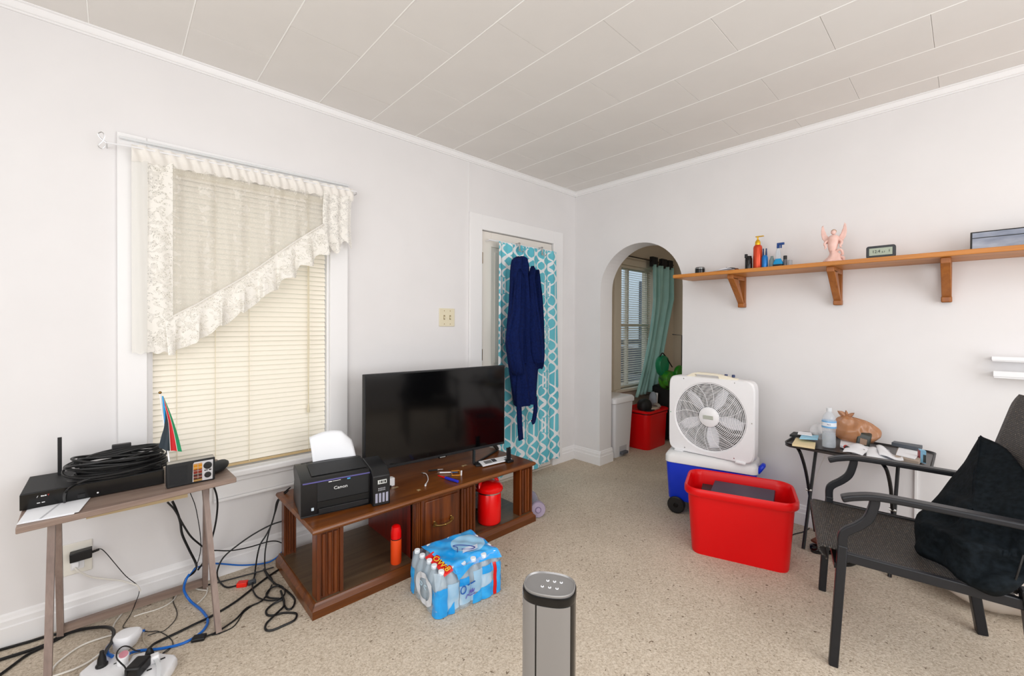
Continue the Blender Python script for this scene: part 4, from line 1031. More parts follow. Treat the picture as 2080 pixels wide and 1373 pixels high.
mb().box(-3.312, -3.252, -0.235, -0.21, DZH+0.125, DZH+0.178).build('plug_adapter', M['black'], cc, True, bevel=0.003)
mb().box(-3.288, -3.28, -0.238, -0.234, DZH+0.153, DZH+0.157).build('plug_mark', mk, cc, True, flat=True)
mb().box(-3.30, -3.282, -0.256, -0.234, DZH+0.13, DZH+0.145).build('connector', M['black'], cc, True, bevel=0.002)
dp = [(-3.545,-0.454,0.621),(-3.410,-0.466,0.621),(-3.384,-0.315,0.621),(-3.534,-0.275,0.621)]
pd = thing('loose_papers', 'loose white papers sticking out from beneath the recorder at the desk edge', 'papers', (dp[0][0], dp[0][1], DZH))
lo = [(a, b, DZH+0.0008) for a, b, c in dp]; hi = [(a, b, DZH+0.003) for a, b, c in dp]
mb().hexa(lo, hi).build('sheet', M['white_paper'], pd, True, flat=True)
dp2 = [(a+0.012, b+0.004, DZH+0.0034) for a, b, c in dp]
mb().hexa(dp2, [(a, b, c+0.001) for a, b, c in dp2]).build('sheet', M['white_paper'], pd, True, flat=True)
A_p, B_p = Vector(dp2[0]).lerp(Vector(dp2[1]), 0.3), Vector(dp2[3]).lerp(Vector(dp2[2]), 0.5)
mb().rbar(A_p+Vector((0, 0, 0.0015)), B_p+Vector((0, 0, 0.0015)), 0.006, 0.0006).build('ink_line', pr('pencil_grey', (190, 192, 198), 0.7), pd, True)
# radio
rd_ = thing('pocket_radio', 'vintage black pocket radio with orange tuning dial standing on the desk', 'radio', (-3.148, -0.395, DZH+0.001), 0.02)
mb().box(0, 0.166, 0.0, 0.038, 0, 0.098).build('case', M['black_soft'], rd_, bevel=0.004)
mb().hexa([(0.002, 0.004, 0.098), (0.164, 0.004, 0.098), (0.164, 0.034, 0.098), (0.002, 0.034, 0.098)], [(0.004, 0.008, 0.105), (0.162, 0.008, 0.105), (0.162, 0.030, 0.105), (0.004, 0.030, 0.105)]).build('top_strip', pr('aged_silver', (150, 146, 138), 0.4, 0.5), rd_, flat=True)
mb().prism([(0.086, 0.008), (0.156, 0.006), (0.158, 0.09), (0.092, 0.09), (0.088, 0.084)], -0.002, 0, 'y').build('dial_plate', pr('dial_silver', (200, 200, 204), 0.35, 0.3), rd_, flat=True)
def dialm():
    m, nt, b = newmat('tuning_dial'); x, y, z = xyz(nt, mapping(nt))
    n = nz(nt, 90, 2); f = z*(1/0.082)
    c = ramp(nt, f, [(0.0, (30, 24, 20)), (0.1, (150, 104, 16)), (0.2, (30, 26, 24)), (0.25, (96, 24, 18)), (0.4, (44, 26, 28)), (0.5, (120, 32, 20)), (0.66, (108, 24, 18)), (0.72, (186, 124, 18)), (1.0, (170, 108, 16))], 'CONSTANT')
    line = ab(fr(f*6+0.1)-0.5) > 0.46
    nt.links.new(mixc(nt, line, c, (200, 190, 170)), b.inputs['Base Color']); b.inputs['Roughness'].default_value = 0.25
    return m
mb().box(0.089, 0.119, -0.0032, -0.001, 0.008, 0.084).build('tuning_dial', dialm(), rd_, flat=True)
mb().box(0.1035, 0.105, -0.0040, -0.003, 0.02, 0.084).build('needle', M['chrome'], rd_, flat=True)
for zz, r_ in ((0.068, 0.0155), (0.028, 0.0125)):
    mb().lathe([(r_, 0), (r_*0.95, -0.004), (r_*0.4, -0.005), (0.001, -0.004)], (0.139, -0.002, zz), 20, 'y').build('knob', M['black'], rd_)
for k, (xx, w_) in enumerate(((0.127, 0.005), (0.134, 0.004), (0.143, 0.009))):
    mb().box(xx, xx+w_, -0.0032, -0.002, 0.046, 0.051).build('dial_print', M['black'], rd_, flat=True)
mb().box(0.008, 0.068, -0.001, 0.0, 0.012, 0.084).build('speaker_grille', pr('grille_black', (30, 31, 33), 0.8, bump=(600, 0.6)), rd_, flat=True)
cse = thing('black_pouch', 'small black zip pouch behind the radio at the right end of the desk', 'pouch', (-2.955, -0.28, DZH))
mb().ball((0, 0, 0.024), 1.0, 14, 8, (0.035, 0.075, 0.024)).build('pouch_body', M['black_soft'], cse)
cse.rotation_euler = (0, 0, -0.55)
# desk flag
fg = thing('table_flag', 'little black, red, green and blue flag on a white stick on the desk', 'flag', (-3.14, -0.375, DZH+0.098))
fp = [(-3.164,-0.330,1.007),(-3.156,-0.330,0.981),(-3.145,-0.345,0.841),(-3.137,-0.368,0.725)]
mb().tube([fp[0], fp[3]], 0.003, 7).build('stick', M['white_pl'], fg, True)
mb().ball((fp[0][0], fp[0][1], fp[0][2]+0.005), 0.006, 10, 6).build('finial', M['brass'], fg, True)
def flagm():
    m, nt, b = newmat('flag_cloth')
    uv = coords(nt, 'UV'); x, y, z = xyz(nt, uv)
    c = ramp(nt, x, [(0.0, (30, 44, 54)), (0.48, (235, 235, 235)), (0.51, (198, 22, 34)), (0.79, (235, 235, 235)), (0.815, (20, 140, 92))], 'CONSTANT')
    tri = (y > (0.52+x*0.62))
    c2 = mixc(nt, tri, c, (26, 150, 214))
    nt.links.new(c2, b.inputs['Base Color']); b.inputs['Roughness'].default_value = 0.6
    return m
# cloth hangs from the stick: outline left edge and right edge, top to bottom
Ls = [(-3.160,-0.335,1.001),(-3.155,-0.335,0.934),(-3.152,-0.335,0.878),(-3.162,-0.340,0.833),(-3.170,-0.340,0.789)]
Rs = [(-3.155,-0.335,1.000),(-3.140,-0.345,0.952),(-3.126,-0.355,0.902),(-3.110,-0.360,0.834),(-3.097,-0.360,0.765)]
fm = MB(); nu, nv = 12, 20; uvl = []
def edge(P, t):
    q = crom(P, 8); i = min(int(t*(len(q)-1)), len(q)-2); f = t*(len(q)-1)-i; return q[i].lerp(q[i+1], f)
for j in range(nv+1):
    for i in range(nu+1):
        u, t = i/nu, j/nv; a = edge(Ls, t); b_ = edge(Rs, t); p = a.lerp(b_, u)
        dz = -0.006*math.sin(u*PI)*t
        fm.v.append((p.x, p.y-0.022+0.010*math.sin(u*9+t*2)*t, p.z+dz)); uvl.append((u, 1-t))
fm.f = [(j*(nu+1)+i, j*(nu+1)+i+1, (j+1)*(nu+1)+i+1, (j+1)*(nu+1)+i) for j in range(nv) for i in range(nu)]
fo = fm.build('flag_cloth', flagm(), fg, True, ang=80)
ul = fo.data.uv_layers.new(name='UVMap')
for lp in fo.data.loops: ul.data[lp.index].uv = uvl[lp.vertex_index]

# ================================================================ OUTLET PLUGS, POWER STRIPS AND CABLES
ac_ = thing('power_adapter', 'black power adapter block plugged into the outlet under the desk', 'adapter', (-3.41, -0.03, 0.25))
ap = [(-3.445,-0.030,0.318),(-3.376,-0.030,0.321),(-3.376,-0.030,0.282),(-3.444,-0.030,0.280)]
mb().hexa([(ap[3][0], -0.045, ap[3][2]), (ap[2][0], -0.045, ap[2][2]), (ap[2][0], -0.008, ap[2][2]), (ap[3][0], -0.008, ap[3][2])],
          [(ap[0][0], -0.045, ap[0][2]), (ap[1][0], -0.045, ap[1][2]), (ap[1][0], -0.008, ap[1][2]), (ap[0][0], -0.008, ap[0][2])]).build('block', M['black'], ac_, True, bevel=0.003)
mb().rbar((ap[1][0], -0.03, ap[1][2]-0.02), (ap[1][0]+0.022, -0.032, ap[1][2]-0.015), 0.008, 0.008).build('strain_relief', M['black'], ac_, True)
mb().tube([(-3.364,-0.032,0.309),(-3.348,-0.034,0.306),(-3.331,-0.034,0.280),(-3.304,-0.034,0.226),(-3.267,-0.036,0.154),(-3.228,-0.045,0.100),(-3.223,-0.070,0.079),(-3.234,-0.100,0.056),(-3.252,-0.099,0.006),(-3.279,-0.180,0.004),(-3.256,-0.208,0.003),(-3.230,-0.243,0.003),(-3.203,-0.290,0.004),(-3.173,-0.312,0.003),(-3.148,-0.367,0.003),(-3.133,-0.425,0.003),(-3.137,-0.460,0.004),(-3.168,-0.487,0.006)], 0.0016, 6, 5).build('cord', M['rubber'], ac_, True)
def cable(name, label, r, mat, pts, sm=5):
    o = mb().tube(pts, r, 7, sm).build(name, mat); return tag(o, label, 'cable')
wc = thing('extension_lead', 'white plug and cord in the lower socket of the outlet under the desk', 'plug', (-3.43, -0.02, 0.24))
wpp = [(-3.438,-0.020,0.259),(-3.416,-0.020,0.259)]
mb().box(wpp[0][0], wpp[1][0], -0.03, -0.006, wpp[0][2]-0.012, wpp[0][2]+0.016).build('plug', M['white_pl'], wc, True, bevel=0.004)
M['white_cord'] = pr('white_cord', (226, 222, 214), 0.5)
mb().tube([(-3.429,-0.035,0.255),(-3.417,-0.040,0.237),(-3.407,-0.040,0.225),(-3.379,-0.040,0.197),(-3.336,-0.040,0.171),(-3.287,-0.042,0.145),(-3.255,-0.045,0.122),(-3.229,-0.060,0.105),(-3.220,-0.100,0.097)], 0.0036, 7, 5).build('cord', M['white_cord'], wc, True)
BK, WH = M['rubber'], M['white_cord']
M['blue_cord'] = pr('blue_cord', (26, 104, 196), 0.4)
cable('cable', 'thick black cable hanging from the desk back to the blue cable', 0.0052, BK, [(-3.106,-0.100,0.470),(-3.092,-0.100,0.426),(-3.077,-0.100,0.364),(-3.070,-0.100,0.303),(-3.044,-0.100,0.221),(-3.021,-0.100,0.156),(-3.017,-0.110,0.134),(-3.027,-0.120,0.114),(-3.056,-0.140,0.108),(-3.069,-0.160,0.092)])
cable('cable', 'black cable looping from behind the desk top to its right trestle leg', 0.004, BK, [(-3.125,-0.110,0.474),(-3.098,-0.110,0.429),(-3.067,-0.110,0.350),(-3.039,-0.110,0.287),(-3.006,-0.100,0.236),(-2.975,-0.070,0.189),(-2.949,-0.060,0.164)])
cable('cable', 'thin black wire hanging just left of the right trestle leg', 0.0018, BK, [(-3.040,-0.100,0.494),(-3.021,-0.100,0.429),(-3.010,-0.100,0.362),(-2.998,-0.070,0.280),(-2.993,-0.060,0.202),(-3.001,-0.060,0.146),(-3.015,-0.080,0.121)])
cable('cable', 'black cable bowing out right of the desk from top to trestle leg', 0.0042, BK, [(-2.946,-0.100,0.498),(-2.933,-0.090,0.450),(-2.929,-0.090,0.400),(-2.933,-0.090,0.340),(-2.941,-0.090,0.288),(-2.950,-0.080,0.238),(-2.961,-0.060,0.176),(-2.981,-0.060,0.124),(-3.008,-0.080,0.099)])
cable('cable', 'black printer cord dropping behind the media stand to the cable heap', 0.0038, BK, [(-2.614,-0.160,0.425),(-2.633,-0.140,0.403),(-2.649,-0.120,0.377),(-2.668,-0.110,0.345),(-2.675,-0.100,0.286),(-2.692,-0.100,0.227),(-2.720,-0.110,0.182),(-2.747,-0.120,0.151),(-2.765,-0.140,0.109),(-2.763,-0.089,0.020),(-2.784,-0.157,0.006),(-2.800,-0.191,0.005)])
cable('cable', 'second black cord dropping beside the printer cord to the cable heap', 0.0034, BK, [(-2.626,-0.170,0.415),(-2.659,-0.130,0.365),(-2.673,-0.110,0.299),(-2.696,-0.110,0.227),(-2.710,-0.120,0.190),(-2.720,-0.120,0.141),(-2.729,-0.130,0.086),(-2.731,-0.149,0.020),(-2.720,-0.216,0.006),(-2.725,-0.284,0.006)])
cable('cable', 'black cable arching from the stand corner down to the desk leg', 0.0038, BK, [(-2.631,-0.090,0.226),(-2.687,-0.080,0.219),(-2.761,-0.070,0.194),(-2.833,-0.070,0.162),(-2.899,-0.070,0.120),(-2.926,-0.080,0.074),(-2.921,-0.034,0.010),(-2.915,-0.107,0.005),(-2.899,-0.160,0.005),(-2.861,-0.176,0.006)])
cable('cable', 'black cable running level along the wall between desk and stand', 0.003, BK, [(-2.959,-0.060,0.165),(-2.939,-0.060,0.163),(-2.866,-0.060,0.136),(-2.784,-0.060,0.125),(-2.703,-0.060,0.124),(-2.660,-0.060,0.114),(-2.629,-0.070,0.096)])
cable('cable', 'bright blue network cable snaking over the carpet beneath the desk', 0.0052, M['blue_cord'], [(-3.025,-0.130,0.136),(-3.048,-0.150,0.125),(-3.064,-0.170,0.109),(-3.069,-0.160,0.062),(-3.047,-0.180,0.012),(-3.016,-0.290,0.006),(-3.009,-0.390,0.007),(-3.041,-0.451,0.006),(-3.101,-0.475,0.006),(-3.169,-0.452,0.006),(-3.230,-0.413,0.008),(-3.256,-0.424,0.020),(-3.265,-0.443,0.030)])
cable('cable', 'blue network cable sagging along the baseboard to the media stand', 0.004, M['blue_cord'], [(-3.005,-0.060,0.104),(-2.962,-0.050,0.100),(-2.913,-0.050,0.082),(-2.816,-0.050,0.037),(-2.713,-0.050,0.008),(-2.668,-0.060,0.017),(-2.638,-0.070,0.042),(-2.621,-0.080,0.073)])
cable('cable', 'short blue cable end looped at the left of the white egg-shaped plug', 0.006, M['blue_cord'], [(-3.318,-0.307,0.020),(-3.327,-0.351,0.030),(-3.324,-0.415,0.045),(-3.311,-0.444,0.045)])
cable('cable', 'flat blue cable piece above the white egg-shaped plug', 0.0055, M['blue_cord'], [(-3.213,-0.281,0.008),(-3.234,-0.269,0.008),(-3.257,-0.259,0.008)])
cable('cable', 'thick black cord curving over the carpet into the left power strip', 0.0062, BK, [(-3.699,-0.099,0.007),(-3.627,-0.108,0.007),(-3.517,-0.114,0.007),(-3.465,-0.090,0.010),(-3.409,-0.099,0.012),(-3.355,-0.145,0.020),(-3.321,-0.198,0.030),(-3.308,-0.261,0.040),(-3.313,-0.348,0.050),(-3.328,-0.402,0.055),(-3.338,-0.460,0.060)])
cable('cable', 'black cable lying tight along the foot of the baseboard', 0.0055, BK, [(-3.712,-0.018,0.006),(-3.637,-0.030,0.006),(-3.558,-0.042,0.006),(-3.503,-0.047,0.006),(-3.463,-0.066,0.006)])
cable('cable', 'black cable crossing from the near left corner under the desk stretcher', 0.0055, BK, [(-3.633,-0.239,0.006),(-3.593,-0.189,0.006),(-3.556,-0.142,0.006),(-3.516,-0.124,0.006),(-3.457,-0.090,0.006),(-3.417,-0.056,0.006),(-3.371,-0.037,0.006),(-3.272,-0.034,0.005),(-3.157,-0.040,0.005),(-3.061,-0.042,0.005)])
cable('cable', 'long straight black cable from the power strips to the media stand', 0.005, BK, [(-3.205,-0.458,0.030),(-3.184,-0.405,0.010),(-3.117,-0.385,0.006),(-3.055,-0.385,0.014),(-2.987,-0.357,0.006),(-2.896,-0.317,0.006),(-2.804,-0.250,0.006),(-2.729,-0.196,0.006),(-2.656,-0.155,0.006)])
lead = cable('cable', 'black cord ending in a flat connector near the right trestle foot', 0.0036, BK, [(-3.031,-0.495,0.008),(-2.990,-0.489,0.005),(-2.920,-0.455,0.005),(-2.865,-0.400,0.005),(-2.804,-0.392,0.006),(-2.763,-0.344,0.008),(-2.735,-0.287,0.006)])
cn = [(-3.073,-0.475,0.008),(-3.030,-0.496,0.008)]
tag(mb().rbar(cn[0], cn[1], 0.034, 0.014).build('cable_connector', M['black'], bevel=0.004), 'flat black connector block on the carpet right of the power strips', 'connector')
cable('cable', 'thinner black wire beside the connector cord on the open carpet', 0.0024, BK, [(-3.009,-0.494,0.003),(-2.987,-0.503,0.003),(-2.939,-0.500,0.003),(-2.912,-0.471,0.003),(-2.881,-0.422,0.003),(-2.836,-0.394,0.003),(-2.806,-0.395,0.006)])
cable('cable', 'black cable loop curling against the corner of the media stand', 0.0044, BK, [(-2.731,-0.118,0.012),(-2.732,-0.212,0.012),(-2.721,-0.302,0.012),(-2.698,-0.383,0.010),(-2.685,-0.468,0.006),(-2.696,-0.516,0.006),(-2.717,-0.543,0.006),(-2.732,-0.533,0.006),(-2.733,-0.491,0.006),(-2.726,-0.463,0.008),(-2.738,-0.437,0.010),(-2.772,-0.391,0.008),(-2.773,-0.350,0.008),(-2.746,-0.326,0.014),(-2.716,-0.336,0.016)])
cable('cable', 'big figure-of-eight loop of black cable on the open carpet', 0.0046, BK, [(-2.731,-0.452,0.012),(-2.774,-0.457,0.008),(-2.804,-0.481,0.006),(-2.808,-0.517,0.006),(-2.790,-0.538,0.006),(-2.753,-0.550,0.006),(-2.716,-0.585,0.006),(-2.713,-0.609,0.006),(-2.732,-0.635,0.006),(-2.777,-0.639,0.006),(-2.818,-0.637,0.006),(-2.837,-0.616,0.006),(-2.828,-0.579,0.006),(-2.801,-0.560,0.011),(-2.770,-0.536,0.011),(-2.740,-0.509,0.011),(-2.728,-0.464,0.014),(-2.719,-0.382,0.014)])
cable('cable', 'round loop of black cable at the centre of the heap', 0.0036, BK, [(-2.768,-0.121,0.012),(-2.796,-0.194,0.010),(-2.813,-0.266,0.010),(-2.813,-0.343,0.010),(-2.796,-0.397,0.012),(-2.766,-0.439,0.014),(-2.731,-0.442,0.014),(-2.707,-0.409,0.014),(-2.704,-0.354,0.014),(-2.723,-0.313,0.018)])
cable('cable', 'black cable passing behind the red connector along the baseboard', 0.0034, BK, [(-2.689,-0.137,0.014),(-2.763,-0.130,0.014),(-2.840,-0.099,0.006),(-2.918,-0.082,0.005),(-2.992,-0.061,0.004),(-3.046,-0.043,0.004)])
rc = [(-2.860,-0.174,0.010),(-2.821,-0.199,0.010),(-2.785,-0.200,0.010),(-2.833,-0.183,0.010)]
rcn = thing('cable_joint', 'bright red cable connector on the carpet beside the media stand', 'connector', (rc[0][0], rc[0][1], 0))
mb().rbar(rc[0], rc[1], 0.030, 0.022).build('red_plug', pr('signal_red', (236, 40, 24), 0.35), rcn, True, bevel=0.003)
mb().rbar(rc[1], rc[2], 0.022, 0.018).build('grey_socket', pr('dark_grey_plastic', (62, 66, 72), 0.4), rcn, True, bevel=0.003)
cable('cable', 'small cream cable loop around the blue cable by the desk foot', 0.0028, WH, [(-3.043,0.005,0.020),(-3.031,0.027,0.025),(-3.003,0.030,0.020),(-2.979,-0.009,0.010),(-2.972,-0.093,0.005),(-2.986,-0.158,0.005),(-3.010,-0.193,0.004),(-3.027,-0.211,0.004)])
cable('cable', 'cream cable passing flat under the small cream loop', 0.0026, WH, [(-3.044,-0.000,0.020),(-3.036,-0.039,0.015),(-3.008,-0.087,0.008),(-2.980,-0.128,0.010)])
cable('cable', 'clear white lead running from the desk stretcher to the carpet', 0.0026, WH, [(-3.025,-0.130,0.145),(-3.049,-0.150,0.126),(-3.058,-0.009,0.020),(-3.085,-0.058,0.006),(-3.104,-0.102,0.004),(-3.130,-0.123,0.003),(-3.166,-0.132,0.003),(-3.213,-0.125,0.003),(-3.243,-0.124,0.003)])
cable('cable', 'thin black wire wriggling over the carpet in the middle of the desk span', 0.0016, BK, [(-3.098,-0.047,0.006),(-3.105,-0.113,0.003),(-3.100,-0.202,0.003),(-3.104,-0.252,0.003),(-3.122,-0.294,0.003),(-3.153,-0.327,0.003),(-3.176,-0.320,0.003),(-3.205,-0.318,0.003)])
cable('cable', 'short white cable rising from behind the egg-shaped plug to the stretcher', 0.0032, WH, [(-3.269,-0.039,0.004),(-3.282,-0.067,0.004),(-3.295,-0.098,0.004),(-3.305,-0.131,0.006),(-3.311,-0.189,0.020),(-3.315,-0.220,0.020)])
cable('cable', 'long cream cable arcing from the left power strip across the carpet', 0.0034, WH, [(-3.477,-0.340,0.010),(-3.472,-0.293,0.005),(-3.455,-0.261,0.005),(-3.405,-0.214,0.005),(-3.341,-0.211,0.005),(-3.275,-0.230,0.005),(-3.242,-0.240,0.005)])
cable('cable', 'white cord running into the rear of the left power strip', 0.0036, WH, [(-3.492,-0.355,0.006),(-3.441,-0.361,0.006),(-3.410,-0.365,0.008),(-3.379,-0.362,0.012),(-3.351,-0.353,0.020),(-3.335,-0.334,0.020)])
cable('cable', 'thin beige wire curving down to the black plug of the right strip', 0.0022, pr('beige_cord', (196, 184, 166), 0.5), [(-3.216,-0.282,0.006),(-3.220,-0.324,0.004),(-3.215,-0.370,0.006),(-3.204,-0.434,0.020)])
cable('cable', 'thin black wire along the right edge of the right power strip', 0.0014, BK, [(-3.169,-0.497,0.010),(-3.151,-0.480,0.003),(-3.132,-0.459,0.003)])
# power strips
def strip(name, label, poly, h, mat):
    t = thing(name, label, 'power strip', (poly[0][0], poly[0][1], 0))
    cxx = sum(p[0] for p in poly)/len(poly); cyy = sum(p[1] for p in poly)/len(poly)
    rings = [[(cxx+(x-cxx)*s_, cyy+(y-cyy)*s_, z) for x, y, _ in poly] for s_, z in ((0.98, 0), (1.0, 0.008), (0.99, h-0.008), (0.94, h-0.002), (0.86, h))]
    mb().loft(rings).build('housing', mat, t, True, bevel=0.003); return t, (cxx, cyy)
sa, ca = strip('power_strip', 'white power strip nearest the desk leg with a black plug standing in it', [(-3.400,-0.444,0.030),(-3.363,-0.401,0.030),(-3.330,-0.390,0.030),(-3.295,-0.415,0.030),(-3.264,-0.489,0.030),(-3.267,-0.549,0.030),(-3.303,-0.604,0.030),(-3.346,-0.613,0.030),(-3.390,-0.545,0.030)], 0.036, M['white_pl'])
sb, cb2 = strip('power_strip', 'white power strip at the right with empty slots and a clear lead', [(-3.257,-0.457,0.030),(-3.211,-0.472,0.030),(-3.157,-0.543,0.030),(-3.135,-0.567,0.030),(-3.130,-0.594,0.030),(-3.146,-0.630,0.030),(-3.188,-0.690,0.030),(-3.235,-0.715,0.030),(-3.278,-0.649,0.030),(-3.272,-0.508,0.030)], 0.034, M['white_pl'])
def slot(par, px, ln=0.014, w_=0.004):
    p = px; mb().box(p[0]-ln/2, p[0]+ln/2, p[1]-w_/2, p[1]+w_/2, 0.0335, 0.0372).build('slot', M['black'], par, True, flat=True)
for p in [(-3.301,-0.482,0.036),(-3.172,-0.569,0.034),(-3.213,-0.603,0.034),(-3.188,-0.582,0.034)]: slot(sb if p[0] > -3.27 else sa, p)
pp = [(-3.340,-0.462,0.036),(-3.340,-0.448,0.050),(-3.301,-0.482,0.036)]
bp_ = thing('black_plug', 'black moulded plug standing in the left power strip', 'plug', (pp[0][0], pp[0][1], 0.036))
mb().lathe([(0.018, 0), (0.018, 0.006), (0.014, 0.010), (0.012, 0.03), (0.007, 0.045), (0.006, 0.055)], (0, 0, 0), 14).build('plug_body', M['rubber'], bp_)
eg = [(-3.270,-0.351,0.030)]
et = thing('egg_plug', 'large white egg-shaped wireless plug resting behind the power strips', 'plug', (eg[0][0], eg[0][1], 0), math.radians(5))
mb().loft([[(x*s_+dx, y*s_, z) for x, y in [(0.042*math.cos(a)*(1.15 if math.cos(a) > 0 else 1.0), 0.042*math.sin(a)*(1-0.45*max(0, math.cos(a)))) for a in [2*PI*k/28 for k in range(28)]]] for s_, z, dx in ((0.55, 0.0, -0.01), (0.80, 0.012, -0.006), (1.0, 0.045, 0), (0.98, 0.058, 0), (0.85, 0.066, 0), (0.4, 0.068, 0))]).build('shell', M['white_pl'], et, bevel=0.002)
pk = [(-3.284,-0.495,0.060),(-3.267,-0.563,0.060)]
pt_ = thing('pink_plug', 'white round plug with a pink face among the power strips', 'plug', (pk[0][0], pk[0][1], 0.036))
mb().loft([[(0.017*math.cos(a)+z*0.1, 0.026*math.sin(a), z) for a in [2*PI*k/24 for k in range(24)]] for z in (0, 0.03)]).build('shell', M['white_pl'], pt_, bevel=0.003)
mb().loft([[(0.0135*math.cos(a)+0.003, 0.022*math.sin(a), z) for a in [2*PI*k/24 for k in range(24)]] for z in (0.030, 0.0312)]).build('pink_label', pr('pink_label', (222, 150, 164), 0.5), pt_)
ba = [(-3.263,-0.616,0.050),(-3.224,-0.561,0.050)]
bt = thing('power_adapter', 'chunky black adapter block plugged into the right power strip', 'adapter', (ba[0][0], ba[0][1], 0.034))
mb().rbar((ba[0][0], ba[0][1], 0.054), (ba[1][0], ba[1][1], 0.054), 0.05, 0.04).build('block', M['black'], bt, True, bevel=0.008, bseg=3)
bq = [(-3.209,-0.523,0.050),(-3.218,-0.548,0.050)]
b3 = thing('black_plug', 'small black plug at the top of the right power strip', 'plug', (bq[0][0], bq[0][1], 0.03))
mb().lathe([(0.014, 0), (0.016, 0.01), (0.011, 0.028), (0.006, 0.038)], n=12).build('plug_body', M['rubber'], b3)
wq = [(-3.196,-0.565,0.050),(-3.188,-0.626,0.050),(-3.192,-0.688,0.040)]
b4 = thing('white_plug', 'white plug with a clear flat lead on the right power strip', 'plug', (wq[0][0], wq[0][1], 0.034))
mb().box(-0.014, 0.014, -0.016, 0.012, 0, 0.028).build('plug_body', M['white_pl'], b4, bevel=0.005)
mb().ribbon([wq[0], wq[1], wq[2]], 0.012, 0.005).build('lead', pr('clear_lead', (222, 224, 226), 0.2, alpha=0.8), b4, True)
cable('cable', 'thin black cord circling the pink-faced plug', 0.0024, BK, [(-3.234,-0.487,0.050),(-3.248,-0.489,0.060),(-3.265,-0.475,0.075),(-3.282,-0.466,0.080),(-3.297,-0.482,0.080),(-3.300,-0.524,0.080),(-3.290,-0.564,0.080),(-3.278,-0.588,0.070),(-3.275,-0.622,0.060),(-3.296,-0.622,0.050)])

# ================================================================ RED TOTE, COOLER, FAN
Tang = math.atan2(-0.47, 0.163)
tt = thing('storage_tote', 'large open bright red plastic storage tote on the carpet before the cooler', 'storage tote', (-0.655, -1.735, 0), Tang)
# local x along the front (left to right seen from the camera), local y away from camera
def rr3(w_, d_, r, z, cx=0, cy=0): return [(x, y, z) for x, y in rrect(w_, d_, r, 6, cx, cy)]
cyT = 0.0
TW, TD = 0.475, 0.31
out_ = [(TW, TD, 0.05, 0.0), (TW+0.008, TD+0.006, 0.055, 0.012), (TW+0.052, TD+0.035, 0.065, 0.335), (TW+0.082, TD+0.065, 0.085, 0.337), (TW+0.092, TD+0.075, 0.09, 0.345), (TW+0.092, TD+0.075, 0.09, 0.372), (TW+0.080, TD+0.062, 0.085, 0.382),
        (TW+0.058, TD+0.042, 0.07, 0.378), (TW+0.042, TD+0.026, 0.065, 0.35), (TW-0.008, TD-0.008, 0.045, 0.010)]
mb().loft([rr3(w_, d_, r, z, 0.0, cyT) for w_, d_, r, z in out_]).build('tub', M['red'], tt, ang=50)
bk = thing('laptop_folder', 'dark plum laptop or folder lying in the red tote', 'laptop', (-0.655, -1.735, 0.295), Tang)
mb().hexa([(-0.15, -0.02, 0.0), (0.17, -0.06, 0.0), (0.19, 0.12, 0.02), (-0.13, 0.13, 0.02)], [(-0.15, -0.025, 0.03), (0.17, -0.065, 0.03), (0.19, 0.115, 0.05), (-0.13, 0.125, 0.05)]).build('case', pr('plum_plastic', (62, 44, 66), 0.35), bk, bevel=0.004)
mb().box(0.095, 0.135, -0.062, -0.054, 0.024, 0.034).build('sticker', pr('sticker_grey', (190, 186, 190), 0.4), bk, flat=True)
mb().box(-0.20, -0.14, 0.0, 0.12, 0.0, 0.02).build('strap', pr('dark_plum', (44, 26, 34), 0.5), bk, bevel=0.004)
# cooler
Cang = math.atan2(-0.535, 0.145)
co = thing('cooler', 'blue wheeled cooler with a white lid standing behind the red tote', 'cooler', (-0.4025, -1.4625, 0), Cang)
M['cooler_blue'] = pr('cooler_blue', (8, 52, 206), 0.3)
CL, CD = 0.555, 0.29
mb().loft([rr3(w_, d_, 0.03, z, 0, CD/2) for w_, d_, z in ((CL-0.05, CD-0.04, 0.085), (CL-0.03, CD-0.02, 0.10), (CL, CD, 0.345), (CL, CD, 0.35))]).build('body', M['cooler_blue'], co, ang=50)
mb().loft([rr3(w_, d_, 0.04, z, 0, CD/2) for w_, d_, z in ((CL, CD, 0.350), (CL+0.014, CD+0.014, 0.354), (CL+0.014, CD+0.014, 0.395), (CL-0.01, CD-0.01, 0.415), (CL-0.04, CD-0.04, 0.42))]).build('lid', pr('cooler_white', (232, 232, 232), 0.4), co, ang=40)
for yy in (-0.005, CD-0.03):
    wl_ = mb().lathe([(0.02, 0), (0.050, 0.0), (0.0575, 0.006), (0.0575, 0.034), (0.05, 0.04), (0.02, 0.04)], (-CL/2+0.07, yy, 0.058), 26, 'y').build('wheel', M['rubber'], co)
    mb().lathe([(0.012, -0.006), (0.016, 0.0)], (-CL/2+0.07, yy, 0.058), 12, 'y').build('hub_cap', M['black_gloss'], wl_)
mb().box(CL/2-0.08, CL/2-0.02, 0.01, CD-0.01, 0, 0.086).build('front_foot', M['cooler_blue'], co, bevel=0.01)
mb().tube([(CL/2+0.004, 0.05, 0.36), (CL/2+0.03, 0.05, 0.40), (CL/2+0.035, 0.08, 0.405), (CL/2+0.03, 0.12, 0.39), (CL/2+0.005, 0.14, 0.35)], 0.014, 8, 4).build('handle', M['cooler_blue'], co)
# box fan
fa = thing('box_fan', 'white box fan with a round grille standing on top of the cooler', 'fan', (-0.384, -1.451, 0.422), math.atan2(-0.999, 0.04))
FH = 0.532; FW = 0.555; FD = 0.095
M['fan_white'] = pr('fan_white', (240, 240, 242), 0.3)
RG = 0.228
